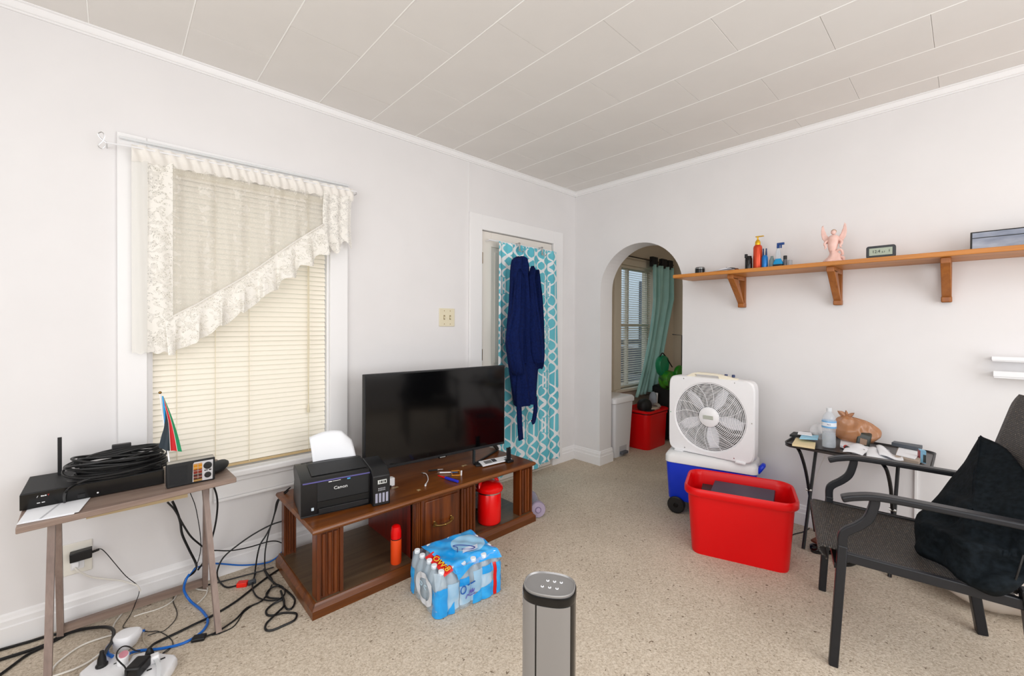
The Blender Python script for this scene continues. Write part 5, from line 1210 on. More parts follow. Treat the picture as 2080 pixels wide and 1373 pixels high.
# frame: rounded square ring with a round hole
def fan_ring(y0, y1, ro):
    n = 160; o1 = []; i1 = []
    for k in range(n):
        a = 2*PI*k/n; c, s_ = math.cos(a), math.sin(a)
        p = 11.0; q = (abs(c)**p+abs(s_)**p)**(-1/p)
        o1.append((FW/2*q*c, FH/2+FH/2*q*s_)); i1.append((RG*c, FH/2+RG*s_))
    return o1, i1
o1, i1 = fan_ring(0, 0, 0)
fb = mb().loft([[(x, 0.008, z) for x, z in i1], [(x*1.03, 0.0, (z-FH/2)*1.03+FH/2) for x, z in i1], [(x*0.975, 0.0, (z-FH/2)*0.975+FH/2) for x, z in o1], [(x, 0.012, z) for x, z in o1], [(x, FD-0.012, z) for x, z in o1], [(x*0.975, FD, (z-FH/2)*0.975+FH/2) for x, z in o1], [(x, FD, z) for x, z in i1]], closed=True)
fb.build('frame', M['fan_white'], fa, ang=30)
g = mb()
for k in range(17):
    r_ = 0.066+k*(RG-0.066)/16.2
    g.torus((0, 0.0065, FH/2), r_, 0.0022, 64, 5)
for k in range(16):
    a = 2*PI*k/16+0.1
    b_ = a+0.28
    g.tube([(0.06*math.cos(a), 0.008, FH/2+0.06*math.sin(a)), (0.15*math.cos(a+0.10), 0.008, FH/2+0.15*math.sin(a+0.10)), ((RG+0.002)*math.cos(b_), 0.008, FH/2+(RG+0.002)*math.sin(b_))], 0.0016, 5, 3)
tag(g.build('grille', M['fan_white'], fa, ang=50), kind='stuff')
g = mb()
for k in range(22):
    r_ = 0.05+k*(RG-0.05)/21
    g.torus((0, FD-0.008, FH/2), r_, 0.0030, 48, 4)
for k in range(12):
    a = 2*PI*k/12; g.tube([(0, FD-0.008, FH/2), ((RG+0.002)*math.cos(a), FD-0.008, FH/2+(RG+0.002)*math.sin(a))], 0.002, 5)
tag(g.build('rear_grille', pr('rear_grille_shade', (96, 93, 90), 0.5), fa, ang=50), kind='stuff')  # grey puts the shade inside the fan into the grille's colour
mb().lathe([(0.066, 0.008), (0.064, -0.004), (0.05, -0.010), (0.02, -0.012), (0.001, -0.012)], (0, 0, FH/2), 36, 'y').build('hub', M['fan_white'], fa)
mb().box(-0.033, 0.033, -0.0145, -0.011, FH/2-0.013, FH/2+0.013).build('badge', pr('badge_grey', (182, 186, 176), 0.4), fa, bevel=0.003)
M['blade'] = pr('fan_blade', (232, 233, 238), 0.4)
for k in range(5):
    a0 = math.radians(-90+72*k+8)
    def f_bl(u, v, a0=a0):
        r_ = 0.045+0.165*u; wd = 0.20+0.30*math.sin(min(1, u*1.15)*PI*0.85)
        a = a0+(v-0.5)*wd*(1.5-u*0.75)
        return (r_*math.cos(a), 0.026+0.022*(v-0.5)*1.2, FH/2+r_*math.sin(a))
    mb().grid(f_bl, 8, 6).build('blade', M['blade'], fa, ang=80, solid=0.002)
mb().lathe([(0.05, 0.035), (0.05, 0.07)], (0, 0, FH/2), 24, 'y').build('motor', M['white_pl'], fa)
M['handle_cream'] = pr('handle_cream', (236, 228, 208), 0.4)
mb().prism([(-0.165, FH-0.006), (-0.10, FH-0.006), (-0.10, FH+0.016), (0.055, FH+0.014), (0.06, FH-0.006), (0.175, FH-0.006), (0.17, FH+0.006), (0.07, FH+0.024), (0.02, FH+0.028), (-0.08, FH+0.030), (-0.115, FH+0.022)], 0.008, 0.046, 'y').build('carry_handle', M['handle_cream'], fa, bevel=0.002)
for xx in (0.095, 0.14): mb().lathe([(0.010, 0), (0.010, 0.014), (0.008, 0.016)], (xx, 0.04, FH+0.012), 12).build('control_knob', pr('slate_blue', (52, 64, 104), 0.4), fa)
for xx in (-0.2, 0.2):
    mb().box(xx-0.03, xx+0.03, -0.012, FD+0.01, -0.002, 0.01).build('foot', M['white_pl'], fa, bevel=0.003)
for xx, zz in ((-0.17, FH-0.02), (0.16, FH-0.02), (-0.16, 0.03), (0.16, 0.025), (0.262, FH/2)):
    mb().cyl((xx, -0.0015, zz), 0.0035, 0.002, 8, 'y').build('screw', M['chrome'], fa)
mb().cyl((-0.262, -0.0015, FH/2), 0.003, 0.002, 8, 'y').build('screw', pr('green_dot', (40, 150, 90), 0.4), fa)

# ================================================================ FOLDING TRAY TABLE with its things
TZ = 0.62
tr = thing('tray_table', 'black folding tray table with crossed tube legs against the right wall', 'tray table', (-0.25, -2.21, 0))
M['tray_top'] = two_tone('tray_top', (44, 38, 36), (56, 50, 48), 8, 0.3)
ty0, ty1, tx0, tx1 = -2.525, -1.905, -0.455, -0.04
tp_ = [(x, y) for x, y in rrect(tx1-tx0, ty1-ty0, 0.05, 4, (tx0+tx1)/2, (ty0+ty1)/2)]
mb().prism(tp_, TZ-0.018, TZ-0.004).build('top', M['tray_top'], tr, True, bevel=0.004)
tc = ((tx0+tx1)/2, (ty0+ty1)/2)
mb().loft([[(tc[0]+(x-tc[0])*a, tc[1]+(y-tc[1])*a, z) for x, y in tp_] for a, z in ((0.965, TZ-0.004), (1.0, TZ-0.004), (1.005, TZ+0.004), (0.985, TZ+0.004), (0.965, TZ-0.004))], False, False).build('rim', M['black'], tr, True)
for yy in (-1.985, -2.365):
    s_ = 0.035 if yy > -2.1 else -0.02
    mb().tube([(-0.30, yy+0.05*(1 if yy > -2.1 else 1), TZ-0.03), (-0.35, yy+0.03, TZ-0.04), (-0.365, yy+0.01, TZ-0.07), (-0.30, yy, 0.44), (-0.20, yy, 0.27), (-0.055, yy, 0.0)], 0.009, 8, 3).build('leg', M['black'], tr, True)
    mb().tube([(-0.10, yy-0.012, TZ-0.02), (-0.12, yy-0.012, 0.52), (-0.36, yy-0.004, 0.0)], 0.009, 8).build('leg', M['black'], tr, True)
    mb().cyl((-0.224, yy-0.016, 0.31), 0.008, 0.03, 8, 'y').build('pivot', M['chrome'], tr, True)
def onp(px, py, z=TZ+0.004): pass
# water bottle on the tray
wb_ = [(-0.415,-2.119,0.624)]
bt2 = thing('water_bottle', 'clear water bottle with a blue label standing on the tray table', 'bottle', (-0.355, -2.105, TZ))
M['pet'] = pr('clear_pet', (226, 232, 238), 0.05, alpha=0.30, spec=1.0, coat=0.5)
mb().lathe([(0.028, 0), (0.033, 0.006), (0.033, 0.03), (0.0315, 0.036), (0.033, 0.042), (0.0315, 0.05), (0.033, 0.058), (0.030, 0.075), (0.031, 0.095), (0.034, 0.11), (0.034, 0.15), (0.028, 0.175), (0.016, 0.195), (0.0125, 0.20), (0.0125, 0.205)], n=26).build('bottle_wall', M['pet'], bt2)
mb().lathe([(0.0138, 0.203), (0.0138, 0.221), (0.012, 0.223)], n=18).build('cap', pr('clear_cap', (222, 226, 230), 0.3), bt2)
mb().lathe([(0.0344, 0.112), (0.0346, 0.113), (0.0346, 0.15), (0.0344, 0.151)], n=26).build('label', pr('label_blue', (120, 178, 226), 0.4), bt2)
mb().lathe([(0.0347, 0.122), (0.0349, 0.122), (0.0349, 0.143), (0.0347, 0.143)], n=26).build('label_band', pr('label_white', (232, 238, 246), 0.4), bt2)
fr_dir = Vector((-3.305+0.355, -2.636+2.105, 0)).normalized(); xd_ = Vector((0, 0, 1)).cross(fr_dir)
text('label_lettering', 'N.I.', 0.012, pr('navy_ink3', (30, 50, 120), 0.4), bt2, frame(fr_dir*0.0352+Vector((0, 0, 0.1325)), xd_, (0, 0, 1)))
mb().lathe([(0.031, 0.004), (0.031, 0.085)], n=20).build('water', pr('water', (206, 214, 222), 0.05, alpha=0.45, spec=0.9), bt2)
def slab(name, label, cat, P, z0, h, mat, grp=None):
    c = P[0]; t = thing(name, label, cat, (c[0], c[1], z0), 0, grp)
    sgn = sum(P[i][0]*P[(i+1) % 4][1]-P[(i+1) % 4][0]*P[i][1] for i in range(4))
    if sgn < 0: P = P[::-1]
    mb().hexa([(a, b, z0) for a, b, _ in P], [(a, b, z0+h) for a, b, _ in P]).build('sheet', mat, t, True, bevel=0.0008)
    return t
slab('notepad', 'yellow-cream notepad at the left end of the tray table', 'notepad', [(-0.481,-1.957,0.630),(-0.467,-2.062,0.630),(-0.342,-2.041,0.630),(-0.300,-1.934,0.630)], TZ, 0.012, pr('cream_paper', (232, 212, 168), 0.7))
slab('pamphlet', 'pale blue pamphlet lying on the black folder of the tray table', 'pamphlet', [(-0.404,-1.975,0.645),(-0.350,-2.052,0.645),(-0.240,-2.035,0.645),(-0.304,-1.962,0.645)], TZ+0.028, 0.006, pr('pale_blue_card', (150, 206, 232), 0.5))
slab('folder', 'black folder or wallet stacked above the cream notepad', 'folder', [(-0.312,-1.903,0.650),(-0.272,-2.032,0.650),(-0.181,-2.006,0.650),(-0.209,-1.899,0.650)], TZ+0.013, 0.012, M['black_soft'])
slab('envelope', 'grey-printed envelope at the very top of the left pile on the tray', 'envelope', [(-0.323,-1.947,0.660),(-0.311,-2.018,0.660),(-0.218,-1.993,0.660),(-0.248,-1.934,0.660)], TZ+0.036, 0.004, M['white_paper'])
slab('envelope', 'white envelope with curled edge under the red and black keys on the tray', 'envelope', [(-0.314,-2.149,0.630),(-0.381,-2.228,0.630),(-0.229,-2.265,0.630),(-0.139,-2.124,0.630)], TZ+0.001, 0.012, M['white_paper'])
slab('envelope', 'white envelope in the middle of the tray, slightly raised', 'envelope', [(-0.422,-2.234,0.650),(-0.417,-2.356,0.650),(-0.271,-2.321,0.650),(-0.287,-2.229,0.650)], TZ+0.016, 0.006, M['white_paper'])
slab('envelope', 'grey envelope beneath the raised white envelope mid tray', 'envelope', [(-0.420,-2.217,0.630),(-0.417,-2.378,0.630),(-0.233,-2.350,0.630),(-0.260,-2.237,0.630)], TZ+0.001, 0.014, pr('grey_paper', (172, 172, 180), 0.7))
slab('receipt', 'narrow white receipt near the front of the tray table', 'receipt', [(-0.406,-2.377,0.630),(-0.457,-2.426,0.630),(-0.419,-2.419,0.630),(-0.384,-2.387,0.630)], TZ+0.001, 0.003, M['white_paper'])
slab('cardboard_sleeve', 'brown and white open paper sleeve at the right end of the tray', 'sleeve', [(-0.406,-2.389,0.630),(-0.434,-2.477,0.630),(-0.176,-2.485,0.630),(-0.159,-2.379,0.630)], TZ+0.001, 0.022, pr('taupe_paper', (176, 160, 146), 0.7))
slab('white_sheet', 'white folded sheet on the paper sleeve at the tray end', 'paper', [(-0.379,-2.390,0.650),(-0.409,-2.462,0.650),(-0.176,-2.481,0.650),(-0.199,-2.386,0.650)], TZ+0.024, 0.005, M['white_paper'])
bi = [(-0.200,-2.356,0.660),(-0.227,-2.469,0.660),(-0.152,-2.476,0.660),(-0.150,-2.362,0.660)]
t = slab('binder', 'dark grey ring binder with rounded spine lying on top of the papers', 'binder', bi, TZ+0.032, 0.018, pr('binder_grey', (74, 80, 88), 0.5))
bk2 = [(-0.354,-2.478,0.620),(-0.363,-2.500,0.620)]
t = thing('small_box', 'blue and dark small box standing at the right end of the tray', 'box', (bk2[0][0], bk2[0][1], TZ))
bd = Vector((bk2[1][0]-bk2[0][0], bk2[1][1]-bk2[0][1], 0)); bn = Vector((0.95, 0.3, 0))*0.03
A3 = Vector((bk2[0][0], bk2[0][1], TZ)); B3 = A3+bd
def blk(a, b, z0, z1, nm, mt, off=0):
    P = [a-bn*off, b-bn*off, b+bn, a+bn]; mb().hexa([(p.x, p.y, z0) for p in P], [(p.x, p.y, z1) for p in P]).build(nm, mt, t, True, flat=True)
blk(A3, B3, TZ+0.002, TZ+0.065, 'carton', pr('sky_carton', (132, 184, 214), 0.5))
blk(A3.lerp(B3, 0.5), B3.lerp(A3, 0.02), TZ+0.006, TZ+0.045, 'print', pr('dark_carton', (52, 60, 62), 0.5), 0.03)
blk(A3.lerp(B3, -0.1), A3.lerp(B3, 0.02), TZ+0.004, TZ+0.06, 'red_edge', pr('dull_red', (150, 60, 66), 0.5), 0.03)
ky = [(-0.393,-2.187,0.645),(-0.432,-2.214,0.645),(-0.416,-2.241,0.645)]
t = thing('keys', 'black key fob with a red end lying on the tray papers', 'keys', (ky[0][0], ky[0][1], TZ+0.014))
mb().ball((ky[0][0], ky[0][1], TZ+0.026), 0.011, 10, 6).build('red_end', pr('red_knob', (190, 50, 34), 0.4), t, True)
mb().tube([(p[0], p[1], TZ+0.026) for p in ky], [0.009, 0.010, 0.007], 8).build('fob', M['black'], t, True)
mb().tube([(ky[2][0], ky[2][1], TZ+0.026), (ky[2][0], ky[2][1]-0.03, TZ+0.03)], 0.006, 8).build('tip', M['chrome'], t, True)
for k_, (P4, zz_, lab_) in enumerate((([(-0.518,-2.194,0.650),(-0.529,-2.276,0.650),(-0.363,-2.287,0.650),(-0.334,-2.187,0.650)], TZ+0.03, 'curled white letter nearest the keys on the tray'), ([(-0.536,-2.292,0.650),(-0.524,-2.388,0.650),(-0.356,-2.365,0.650),(-0.351,-2.273,0.650)], TZ+0.026, 'bent white letter in the front middle of the tray'), ([(-0.488,-2.336,0.660),(-0.482,-2.427,0.660),(-0.313,-2.403,0.660),(-0.313,-2.305,0.660)], TZ+0.034, 'creased pale letter leaning on the brown paper sleeve'))):
    t = thing('letter', lab_, 'letter', (P4[0][0], P4[0][1], zz_))
    A4, B4, C4, D4 = [Vector((p_[0], p_[1], zz_)) for p_ in P4]
    def f_l(u, v, k_=k_):
        p_ = A4.lerp(B4, u).lerp(D4.lerp(C4, u), v); return (p_.x, p_.y, zz_-0.004+0.014*math.sin(u*PI*(1.0+0.3*k_)+0.4*k_)*(0.5+v)+0.004*math.sin(v*6))
    mb().grid(f_l, 14, 6).build('sheet', M['white_paper'], t, True, ang=60, solid=0.0012)
# tied plastic bag
M['amber_bag'] = pr('amber_bag', (190, 130, 84), 0.22, alpha=0.72, spec=0.8, bump=(26, 0.8))
bg_ = thing('carrier_bag', 'knotted amber-brown plastic bag against the wall on the tray table', 'bag', (-0.16, -2.19, TZ))
def blob(u, v):
    a = 2*PI*u; t_ = PI*v; r_ = math.sin(t_)**0.75
    yy = -2.19+0.115*r_*math.cos(a)*(1+0.06*math.sin(5*t_+a*2)); xx = -0.155+0.075*r_*math.sin(a)*(1+0.1*math.sin(3*a+t_*4))
    top_ = 0.135-0.09*abs(math.cos(a))*r_*0.3
    zz = TZ+0.005+(0.145)*(1-math.cos(t_))/2
    q_ = noise.noise(Vector((xx*16, yy*16, zz*16)))*0.020+0.006*math.sin(a*14+4*v)*max(0, v-0.35)
    xx += q_*math.sin(a)*r_; yy += q_*math.cos(a)*r_; zz += q_*0.6
    return (xx, yy+0.02*(v-0.5), zz)
mb().grid(blob, 80, 40).build('bag_body', M['amber_bag'], bg_, True, ang=80)
kx, ky2, kz = -0.16, -2.155, TZ+0.150
mb().ball((kx, ky2, kz), 0.012, 10, 6).build('knot', M['amber_bag'], bg_, True)
for dy, dz, ry in ((0.045, 0.03, 0.014), (0.005, 0.04, 0.010), (-0.035, 0.03, 0.011)):
    def ear(u, v, dy=dy, dz=dz, ry=ry):
        w_ = ry*math.sin(PI*min(1, v*0.9+0.1))*(u-0.5)*2
        return (kx+0.004*math.sin(u*7+v*3), ky2+dy*v+w_*dz/0.05, kz+dz*v-w_*dy/0.05)
    mb().grid(ear, 6, 8).build('ear', M['amber_bag'], bg_, True, ang=80, solid=0.001)
mb().hexa([(-0.235, -2.265, TZ+0.004), (-0.20, -2.265, TZ+0.004), (-0.17, -2.205, TZ+0.004), (-0.235, -2.205, TZ+0.004)], [(-0.225, -2.275, TZ+0.07), (-0.19, -2.275, TZ+0.08), (-0.17, -2.215, TZ+0.10), (-0.225, -2.215, TZ+0.085)]).build('dark_contents', pr('dark_packet', (52, 56, 50), 0.25), bg_, True, bevel=0.006)
mb().hexa([(-0.239, -2.255, TZ+0.02), (-0.236, -2.255, TZ+0.02), (-0.236, -2.225, TZ+0.018), (-0.239, -2.225, TZ+0.018)], [(-0.237, -2.258, TZ+0.05), (-0.233, -2.258, TZ+0.05), (-0.233, -2.228, TZ+0.055), (-0.237, -2.228, TZ+0.055)]).build('pale_patch', pr('taupe_patch', (150, 124, 104), 0.4), bg_, True, flat=True)
cb_ = thing('clear_bag', 'crumpled clear plastic bag behind the water bottle on the tray', 'bag', (-0.20, -2.045, TZ))
mb().grid(lambda u, v: (-0.2+0.05*math.cos(2*PI*u)*math.sin(PI*v)*(1+0.3*math.sin(u*30+v*9)), -2.045+0.055*math.sin(2*PI*u)*math.sin(PI*v)*(1+0.2*math.sin(u*25)), TZ+0.002+0.10*(1-math.cos(PI*v))/2), 30, 12).build('bag_film', pr('clear_bag_film', (238, 238, 240), 0.15, alpha=0.35), cb_, True, ang=60)
tag(mb().box(-0.012, 0, -2.45, -2.437, 0.13, 0.60).build('wall_raceway', M['trim'], bevel=0.002), 'thin white cable raceway running up the wall behind the tray table', 'cable cover')
cable('cable', 'thin white wire hanging under the left end of the tray table', 0.0016, WH, [(-0.050,-2.032,0.494),(-0.030,-2.001,0.404),(-0.030,-1.963,0.268),(-0.030,-1.937,0.165)])
cable('cable', 'thin black wire on the carpet between the red tote and the tray leg', 0.003, BK, [(-0.270,-1.888,0.004),(-0.191,-1.911,0.004),(-0.124,-1.938,0.004),(-0.041,-1.951,0.004)])

# ================================================================ ARMCHAIR with woven sling
A0 = Vector((-1.286, -2.293, 0)); CU = Vector((0.9683, 0.2498, 0)); CV = Vector((0.2498, -0.9683, 0))
cang = math.atan2(CU.y, CU.x)
ch = thing('patio_chair', 'dark metal patio armchair with a woven brown-black sling seat', 'chair', tuple(A0), cang)
# local: x = across (near leg at 0), y = -depth
def weave():
    m, nt, b = newmat('woven_sling')
    br = nt.nodes.new('ShaderNodeTexBrick'); br.inputs['Scale'].default_value = 60; br.offset = 0.5
    br.inputs['Mortar Size'].default_value = 0.11; br.inputs['Brick Width'].default_value = 0.9; br.inputs['Row Height'].default_value = 0.42
    uv = coords(nt, 'UV'); nt.links.new(uv, br.inputs['Vector'])
    br.inputs['Color1'].default_value = lin((92, 86, 82)); br.inputs['Color2'].default_value = lin((64, 56, 50)); br.inputs['Mortar'].default_value = lin((22, 19, 18))
    n = nt.nodes.new('ShaderNodeTexNoise'); n.inputs['Scale'].default_value = 90; nt.links.new(uv, n.inputs['Vector'])
    n2 = nt.nodes.new('ShaderNodeTexNoise'); n2.inputs['Scale'].default_value = 130; nt.links.new(uv, n2.inputs['Vector'])
    c = mixc(nt, (E(n.outputs[0]) > 0.62)*0.5, br.outputs[0], (104, 86, 68))
    c = mixc(nt, (E(n2.outputs[0]) > 0.70)*0.8, c, (168, 156, 136))
    nt.links.new(c, b.inputs['Base Color']); b.inputs['Roughness'].default_value = 0.55
    add_bump(nt, b, br.outputs['Fac'], -0.35, 0.002)
    return m
M['weave'] = weave()
M['gunmetal'] = pr('gunmetal_paint', (35, 36, 40), 0.36, 0.2)
CWd = 0.553
def uvgrid(fn, nu, nv, su, sv):
    g_ = MB(); g_.grid(fn, nu, nv); uvs = [(i/nu*su, j/nv*sv) for j in range(nv+1) for i in range(nu+1)]; return g_, uvs
def setuv(o, uvs):
    ul_ = o.data.uv_layers.new(name='UVMap')
    for lp in o.data.loops: ul_.data[lp.index].uv = uvs[lp.vertex_index]
def f_seat(u, v):
    x = 0.012+(CWd-0.024)*u
    if v < 0.15:
        t_ = v/0.15; yy = 0.045-0.02*t_; yy = 0.02+0.03*math.sin(t_*PI*0.9); z = 0.395+0.05*math.sin(t_*PI/2)
        return (x, yy, z)
    t_ = (v-0.15)/0.85
    return (x, 0.029-0.51*t_, 0.445-0.03*t_-0.018*math.sin(PI*u)*math.sin(PI*min(1, t_+0.12)))
g_, uvs = uvgrid(f_seat, 20, 30, 0.55, 0.58)
o = g_.build('seat_sling', M['weave'], ch, ang=80, solid=0.006); setuv(o, uvs)
def f_back(u, v):
    x = 0.012+(CWd-0.024)*u; z = 0.43+0.60*v; yy = -(0.475+0.27*(z-0.43)) - 0.012*math.sin(PI*u)
    if v > 0.9:
        e = (v-0.9)/0.1; x = 0.28+(x-0.28)*(1-0.12*e*e)
    return (x, yy, z)
g_, uvs = uvgrid(f_back, 20, 30, 0.55, 0.62)
o = g_.build('back_sling', M['weave'], ch, ang=80, solid=0.008); setuv(o, uvs)
for k, x in enumerate((0.0, CWd)):
    mb().rbar((x, 0, 0), (x, -0.025, 0.47), 0.030, 0.030, (1, 0, 0)).build('leg', M['gunmetal'], ch, bevel=0.004)
    mb().ribbon([(x, -0.550, 0.0), (x, -0.524, 0.188), (x, -0.504, 0.39), (x, -0.495, 0.46)], 0.034, 0.040, (1, 0, 0), 4).build('leg', M['gunmetal'], ch, bevel=0.004)
    mb().ribbon([(x, -0.024, 0.46), (x, -0.025, 0.505), (x, -0.038, 0.528), (x, -0.072, 0.556), (x, -0.10, 0.59), (x, -0.115, 0.64), (x, -0.118, 0.668)], 0.030, 0.024, (1, 0, 0), 5).build('arm_support', M['gunmetal'], ch, bevel=0.004)
    mb().ribbon([(x, -0.02, 0.647), (x, -0.06, 0.662), (x, -0.13, 0.675), (x, -0.28, 0.672), (x, -0.42, 0.666), (x, -0.555, 0.66)], 0.046, 0.022, (0, 0, 1), 5).build('armrest', M['gunmetal'], ch, bevel=0.006, bseg=3)
    mb().rbar((x, -0.02, 0.430), (x, -0.51, 0.408), 0.022, 0.036).build('seat_rail', M['gunmetal'], ch, bevel=0.004)
    mb().rbar((x+(0.02 if k == 0 else -0.02), -0.50, 0.40), (x+(0.02 if k == 0 else -0.02), -0.675, 1.01), 0.026, 0.024, (1, 0, 0)).build('back_post', M['gunmetal'], ch, bevel=0.004)
mb().rbar((0, -0.47, 0.40), (CWd, -0.47, 0.40), 0.02, 0.02).build('cross_bar', M['gunmetal'], ch)
mb().rbar((0, -0.01, 0.385), (CWd, -0.01, 0.385), 0.02, 0.02).build('cross_bar', M['gunmetal'], ch)
mb().tube([(0.02, -0.655, 1.0), (0.05, -0.658, 1.014), (CWd/2, -0.665, 1.018), (CWd-0.05, -0.658, 1.014), (CWd-0.02, -0.655, 1.0)], 0.011, 8, 4).build('top_rail', M['gunmetal'], ch)
# jacket
M['jacket'] = two_tone('black_jersey', (15, 20, 23), (25, 31, 36), 60, 0.95, bumpst=0.5, spec=0.15)
jk = thing('black_jacket', 'black jersey jacket heaped over the seat and back of the patio chair', 'jacket', (-0.9, -2.65, 0.36))
BP = [(-0.672,-2.684,0.845),(-0.670,-2.676,0.851),(-0.670,-2.671,0.842),(-0.675,-2.649,0.783),(-0.690,-2.628,0.729),(-0.710,-2.590,0.657),(-0.740,-2.555,0.586),(-0.800,-2.520,0.539),(-0.860,-2.497,0.519),(-0.900,-2.492,0.478),(-0.960,-2.500,0.441),(-1.000,-2.499,0.431),(-1.050,-2.517,0.425),(-1.100,-2.562,0.436),(-1.150,-2.594,0.445),(-1.190,-2.619,0.437),(-1.215,-2.653,0.435),(-1.220,-2.681,0.428),(-1.220,-2.707,0.429),(-1.210,-2.734,0.447),(-1.200,-2.759,0.480),(-1.170,-2.795,0.546),(-1.130,-2.812,0.632),(-1.050,-2.808,0.719),(-0.930,-2.788,0.767),(-0.830,-2.765,0.802),(-0.760,-2.743,0.826),(-0.710,-2.713,0.839)]
BPc = crom(BP, 3, True); nb_ = len(BPc)
cen = Vector((-1.0, -2.66, 0.60)); tocam = Vector((-0.84, 0.1, 0.5)).normalized()
jm = MB(); NR = 26
jm.v.append(tuple(cen+tocam*0.05))
for i in range(1, NR+1):
    ro = i/NR
    for k in range(nb_):
        p = cen.lerp(BPc[k], ro); a = 2*PI*k/nb_
        bul = 0.05*(1-ro*ro)**0.6
        w1 = math.sin(p.z*55+p.y*22+3*noise.noise(p*7))*0.013+math.sin((p.x*30-p.z*44)+4*noise.noise(p*5))*0.010
        low = max(0, min(1, (0.66-p.z)/0.12))
        fold = math.sin(p.z*70+p.y*18+5*noise.noise(p*4))*0.5+0.5
        wr = (w1*(0.2+1.0*low)+0.045*low*fold**3+0.026*(0.25+low)*(1-abs(math.sin(p.z*34+p.y*9-p.x*7+2.5*noise.noise(p*4))))**3+0.02*noise.noise(p*5)+0.012*noise.noise(p*14))*(1-ro**8)
        p = p+tocam*(bul+wr)
        jm.v.append(tuple(p))
for k in range(nb_): jm.f.append((0, 1+k, 1+(k+1) % nb_))
for i in range(NR-1):
    for k in range(nb_):
        a = 1+i*nb_+k; b_ = 1+i*nb_+(k+1) % nb_; jm.f.append((a, a+nb_, b_+nb_, b_))
jm.build('jacket_cloth', M['jacket'], jk, True, ang=80, solid=0.012, off=-1)
hk2 = [(-1.200,-2.746,0.497),(-1.200,-2.754,0.540),(-1.190,-2.762,0.579)]
mb().tube([Vector(p)+Vector((-0.01, 0, 0)) for p in hk2], 0.003, 7, 3).build('drawcord', M['rubber'], jk, True)
# clear bin bag under the chair, with a red thing inside
cg = thing('clear_sack', 'clear plastic sack bulging behind the patio chair', 'bag', (-0.21, -2.735, 0))
def sackf(u, v):
    a = 2*PI*u; t_ = PI*v; r_ = math.sin(t_)**0.6
    return (-0.23+0.25*r_*math.cos(a)*(1+0.05*math.sin(4*a+t_*3)), -2.72+0.27*r_*math.sin(a)*(1+0.05*math.sin(5*a)), 0.004+0.20*(1-math.cos(t_))/2+0.008*math.sin(a*7+v*9)*math.sin(t_))
mb().grid(sackf, 48, 20).build('sack_film', pr('milky_film', (206, 196, 186), 0.2, alpha=0.78), cg, True, ang=80)
rt = [(-0.460,-2.786,0.108),(-0.460,-2.808,0.087)]
mb().box(-0.45, -0.40, rt[0][1]-0.06, rt[0][1], rt[0][2]-0.03, rt[0][2]+0.01).build('red_packet', M['red'], cg, True, bevel=0.003)
# shoes under the tray
def shoe(label, toe, heel, w_, h_, upper, extra=None):
    t_ = thing('shoe', label, 'shoe', (toe[0], toe[1], 0), 0, None)
    A = Vector((toe[0], toe[1], 0)); B = Vector((heel[0], heel[1], 0)); L = (B-A).length; d_ = (B-A).normalized(); s_ = Vector((-d_.y, d_.x, 0))
    rings = []
    for i in range(13):
        q = i/12; ww = w_*(0.42+0.58*math.sin(PI*min(1, q*1.4+0.12)) if q < 0.6 else 0.75); hh = h_*(0.35+0.25*q if q < 0.4 else 0.45+0.75*(q-0.4))
        if i == 0: ww *= 0.55; hh *= 0.6
        c = A+d_*L*q; rings.append([tuple(c+s_*ww/2*math.cos(2*PI*k/14)+Vector((0, 0, 0.012+hh*0.5+hh*0.5*math.sin(2*PI*k/14)))) for k in range(14)])
    mb().loft(rings).build('upper', upper, t_, True, ang=60)
    so = []
    for z in (0, 0.014):
        so.append([tuple(A+d_*L*(0.5-0.5*math.cos(a))+s_*w_*0.52*math.sin(a)*(1 if True else 0)+Vector((0, 0, z))) for a in [2*PI*k/20 for k in range(20)]])
    mb().loft(so).build('sole', M['rubber'], t_, True)
    return t_
M['patent'] = pr('black_patent', (10, 10, 11), 0.15)
M['brown_leather'] = pr('brown_leather', (96, 50, 30), 0.45)
s1 = [(-0.372,-2.036,0.030),(-0.126,-2.108,0.030),(-0.224,-2.139,0.000),(-0.127,-2.229,0.000)]
ta = shoe('black-toed brown leather shoe under the front of the tray table', s1[0], (s1[0][0]+0.23, s1[0][1]-0.12), 0.09, 0.07, M['patent'])
mb().rbar((s1[0][0]+0.03, s1[0][1]-0.01, 0.05), (s1[0][0]+0.20, s1[0][1]-0.10, 0.095), 0.06, 0.012).build('tongue', M['brown_leather'], ta, True)
tb_ = shoe('black shoe beside the chair leg with a red strap leaning on it', [(-0.415,-2.183,0.000)][0], [(-0.099,-2.209,0.000)][0], 0.095, 0.09, M['patent'])
st_ = [(-0.483,-2.153,0.080),(-0.511,-2.188,0.000),(-0.455,-2.174,0.070)]
mb().rbar((st_[0][0], st_[0][1], 0.10), (st_[1][0], st_[1][1], 0.004), 0.022, 0.006, (1, 0, 0)).build('red_strap', pr('strap_red', (180, 40, 28), 0.5), tb_, True)

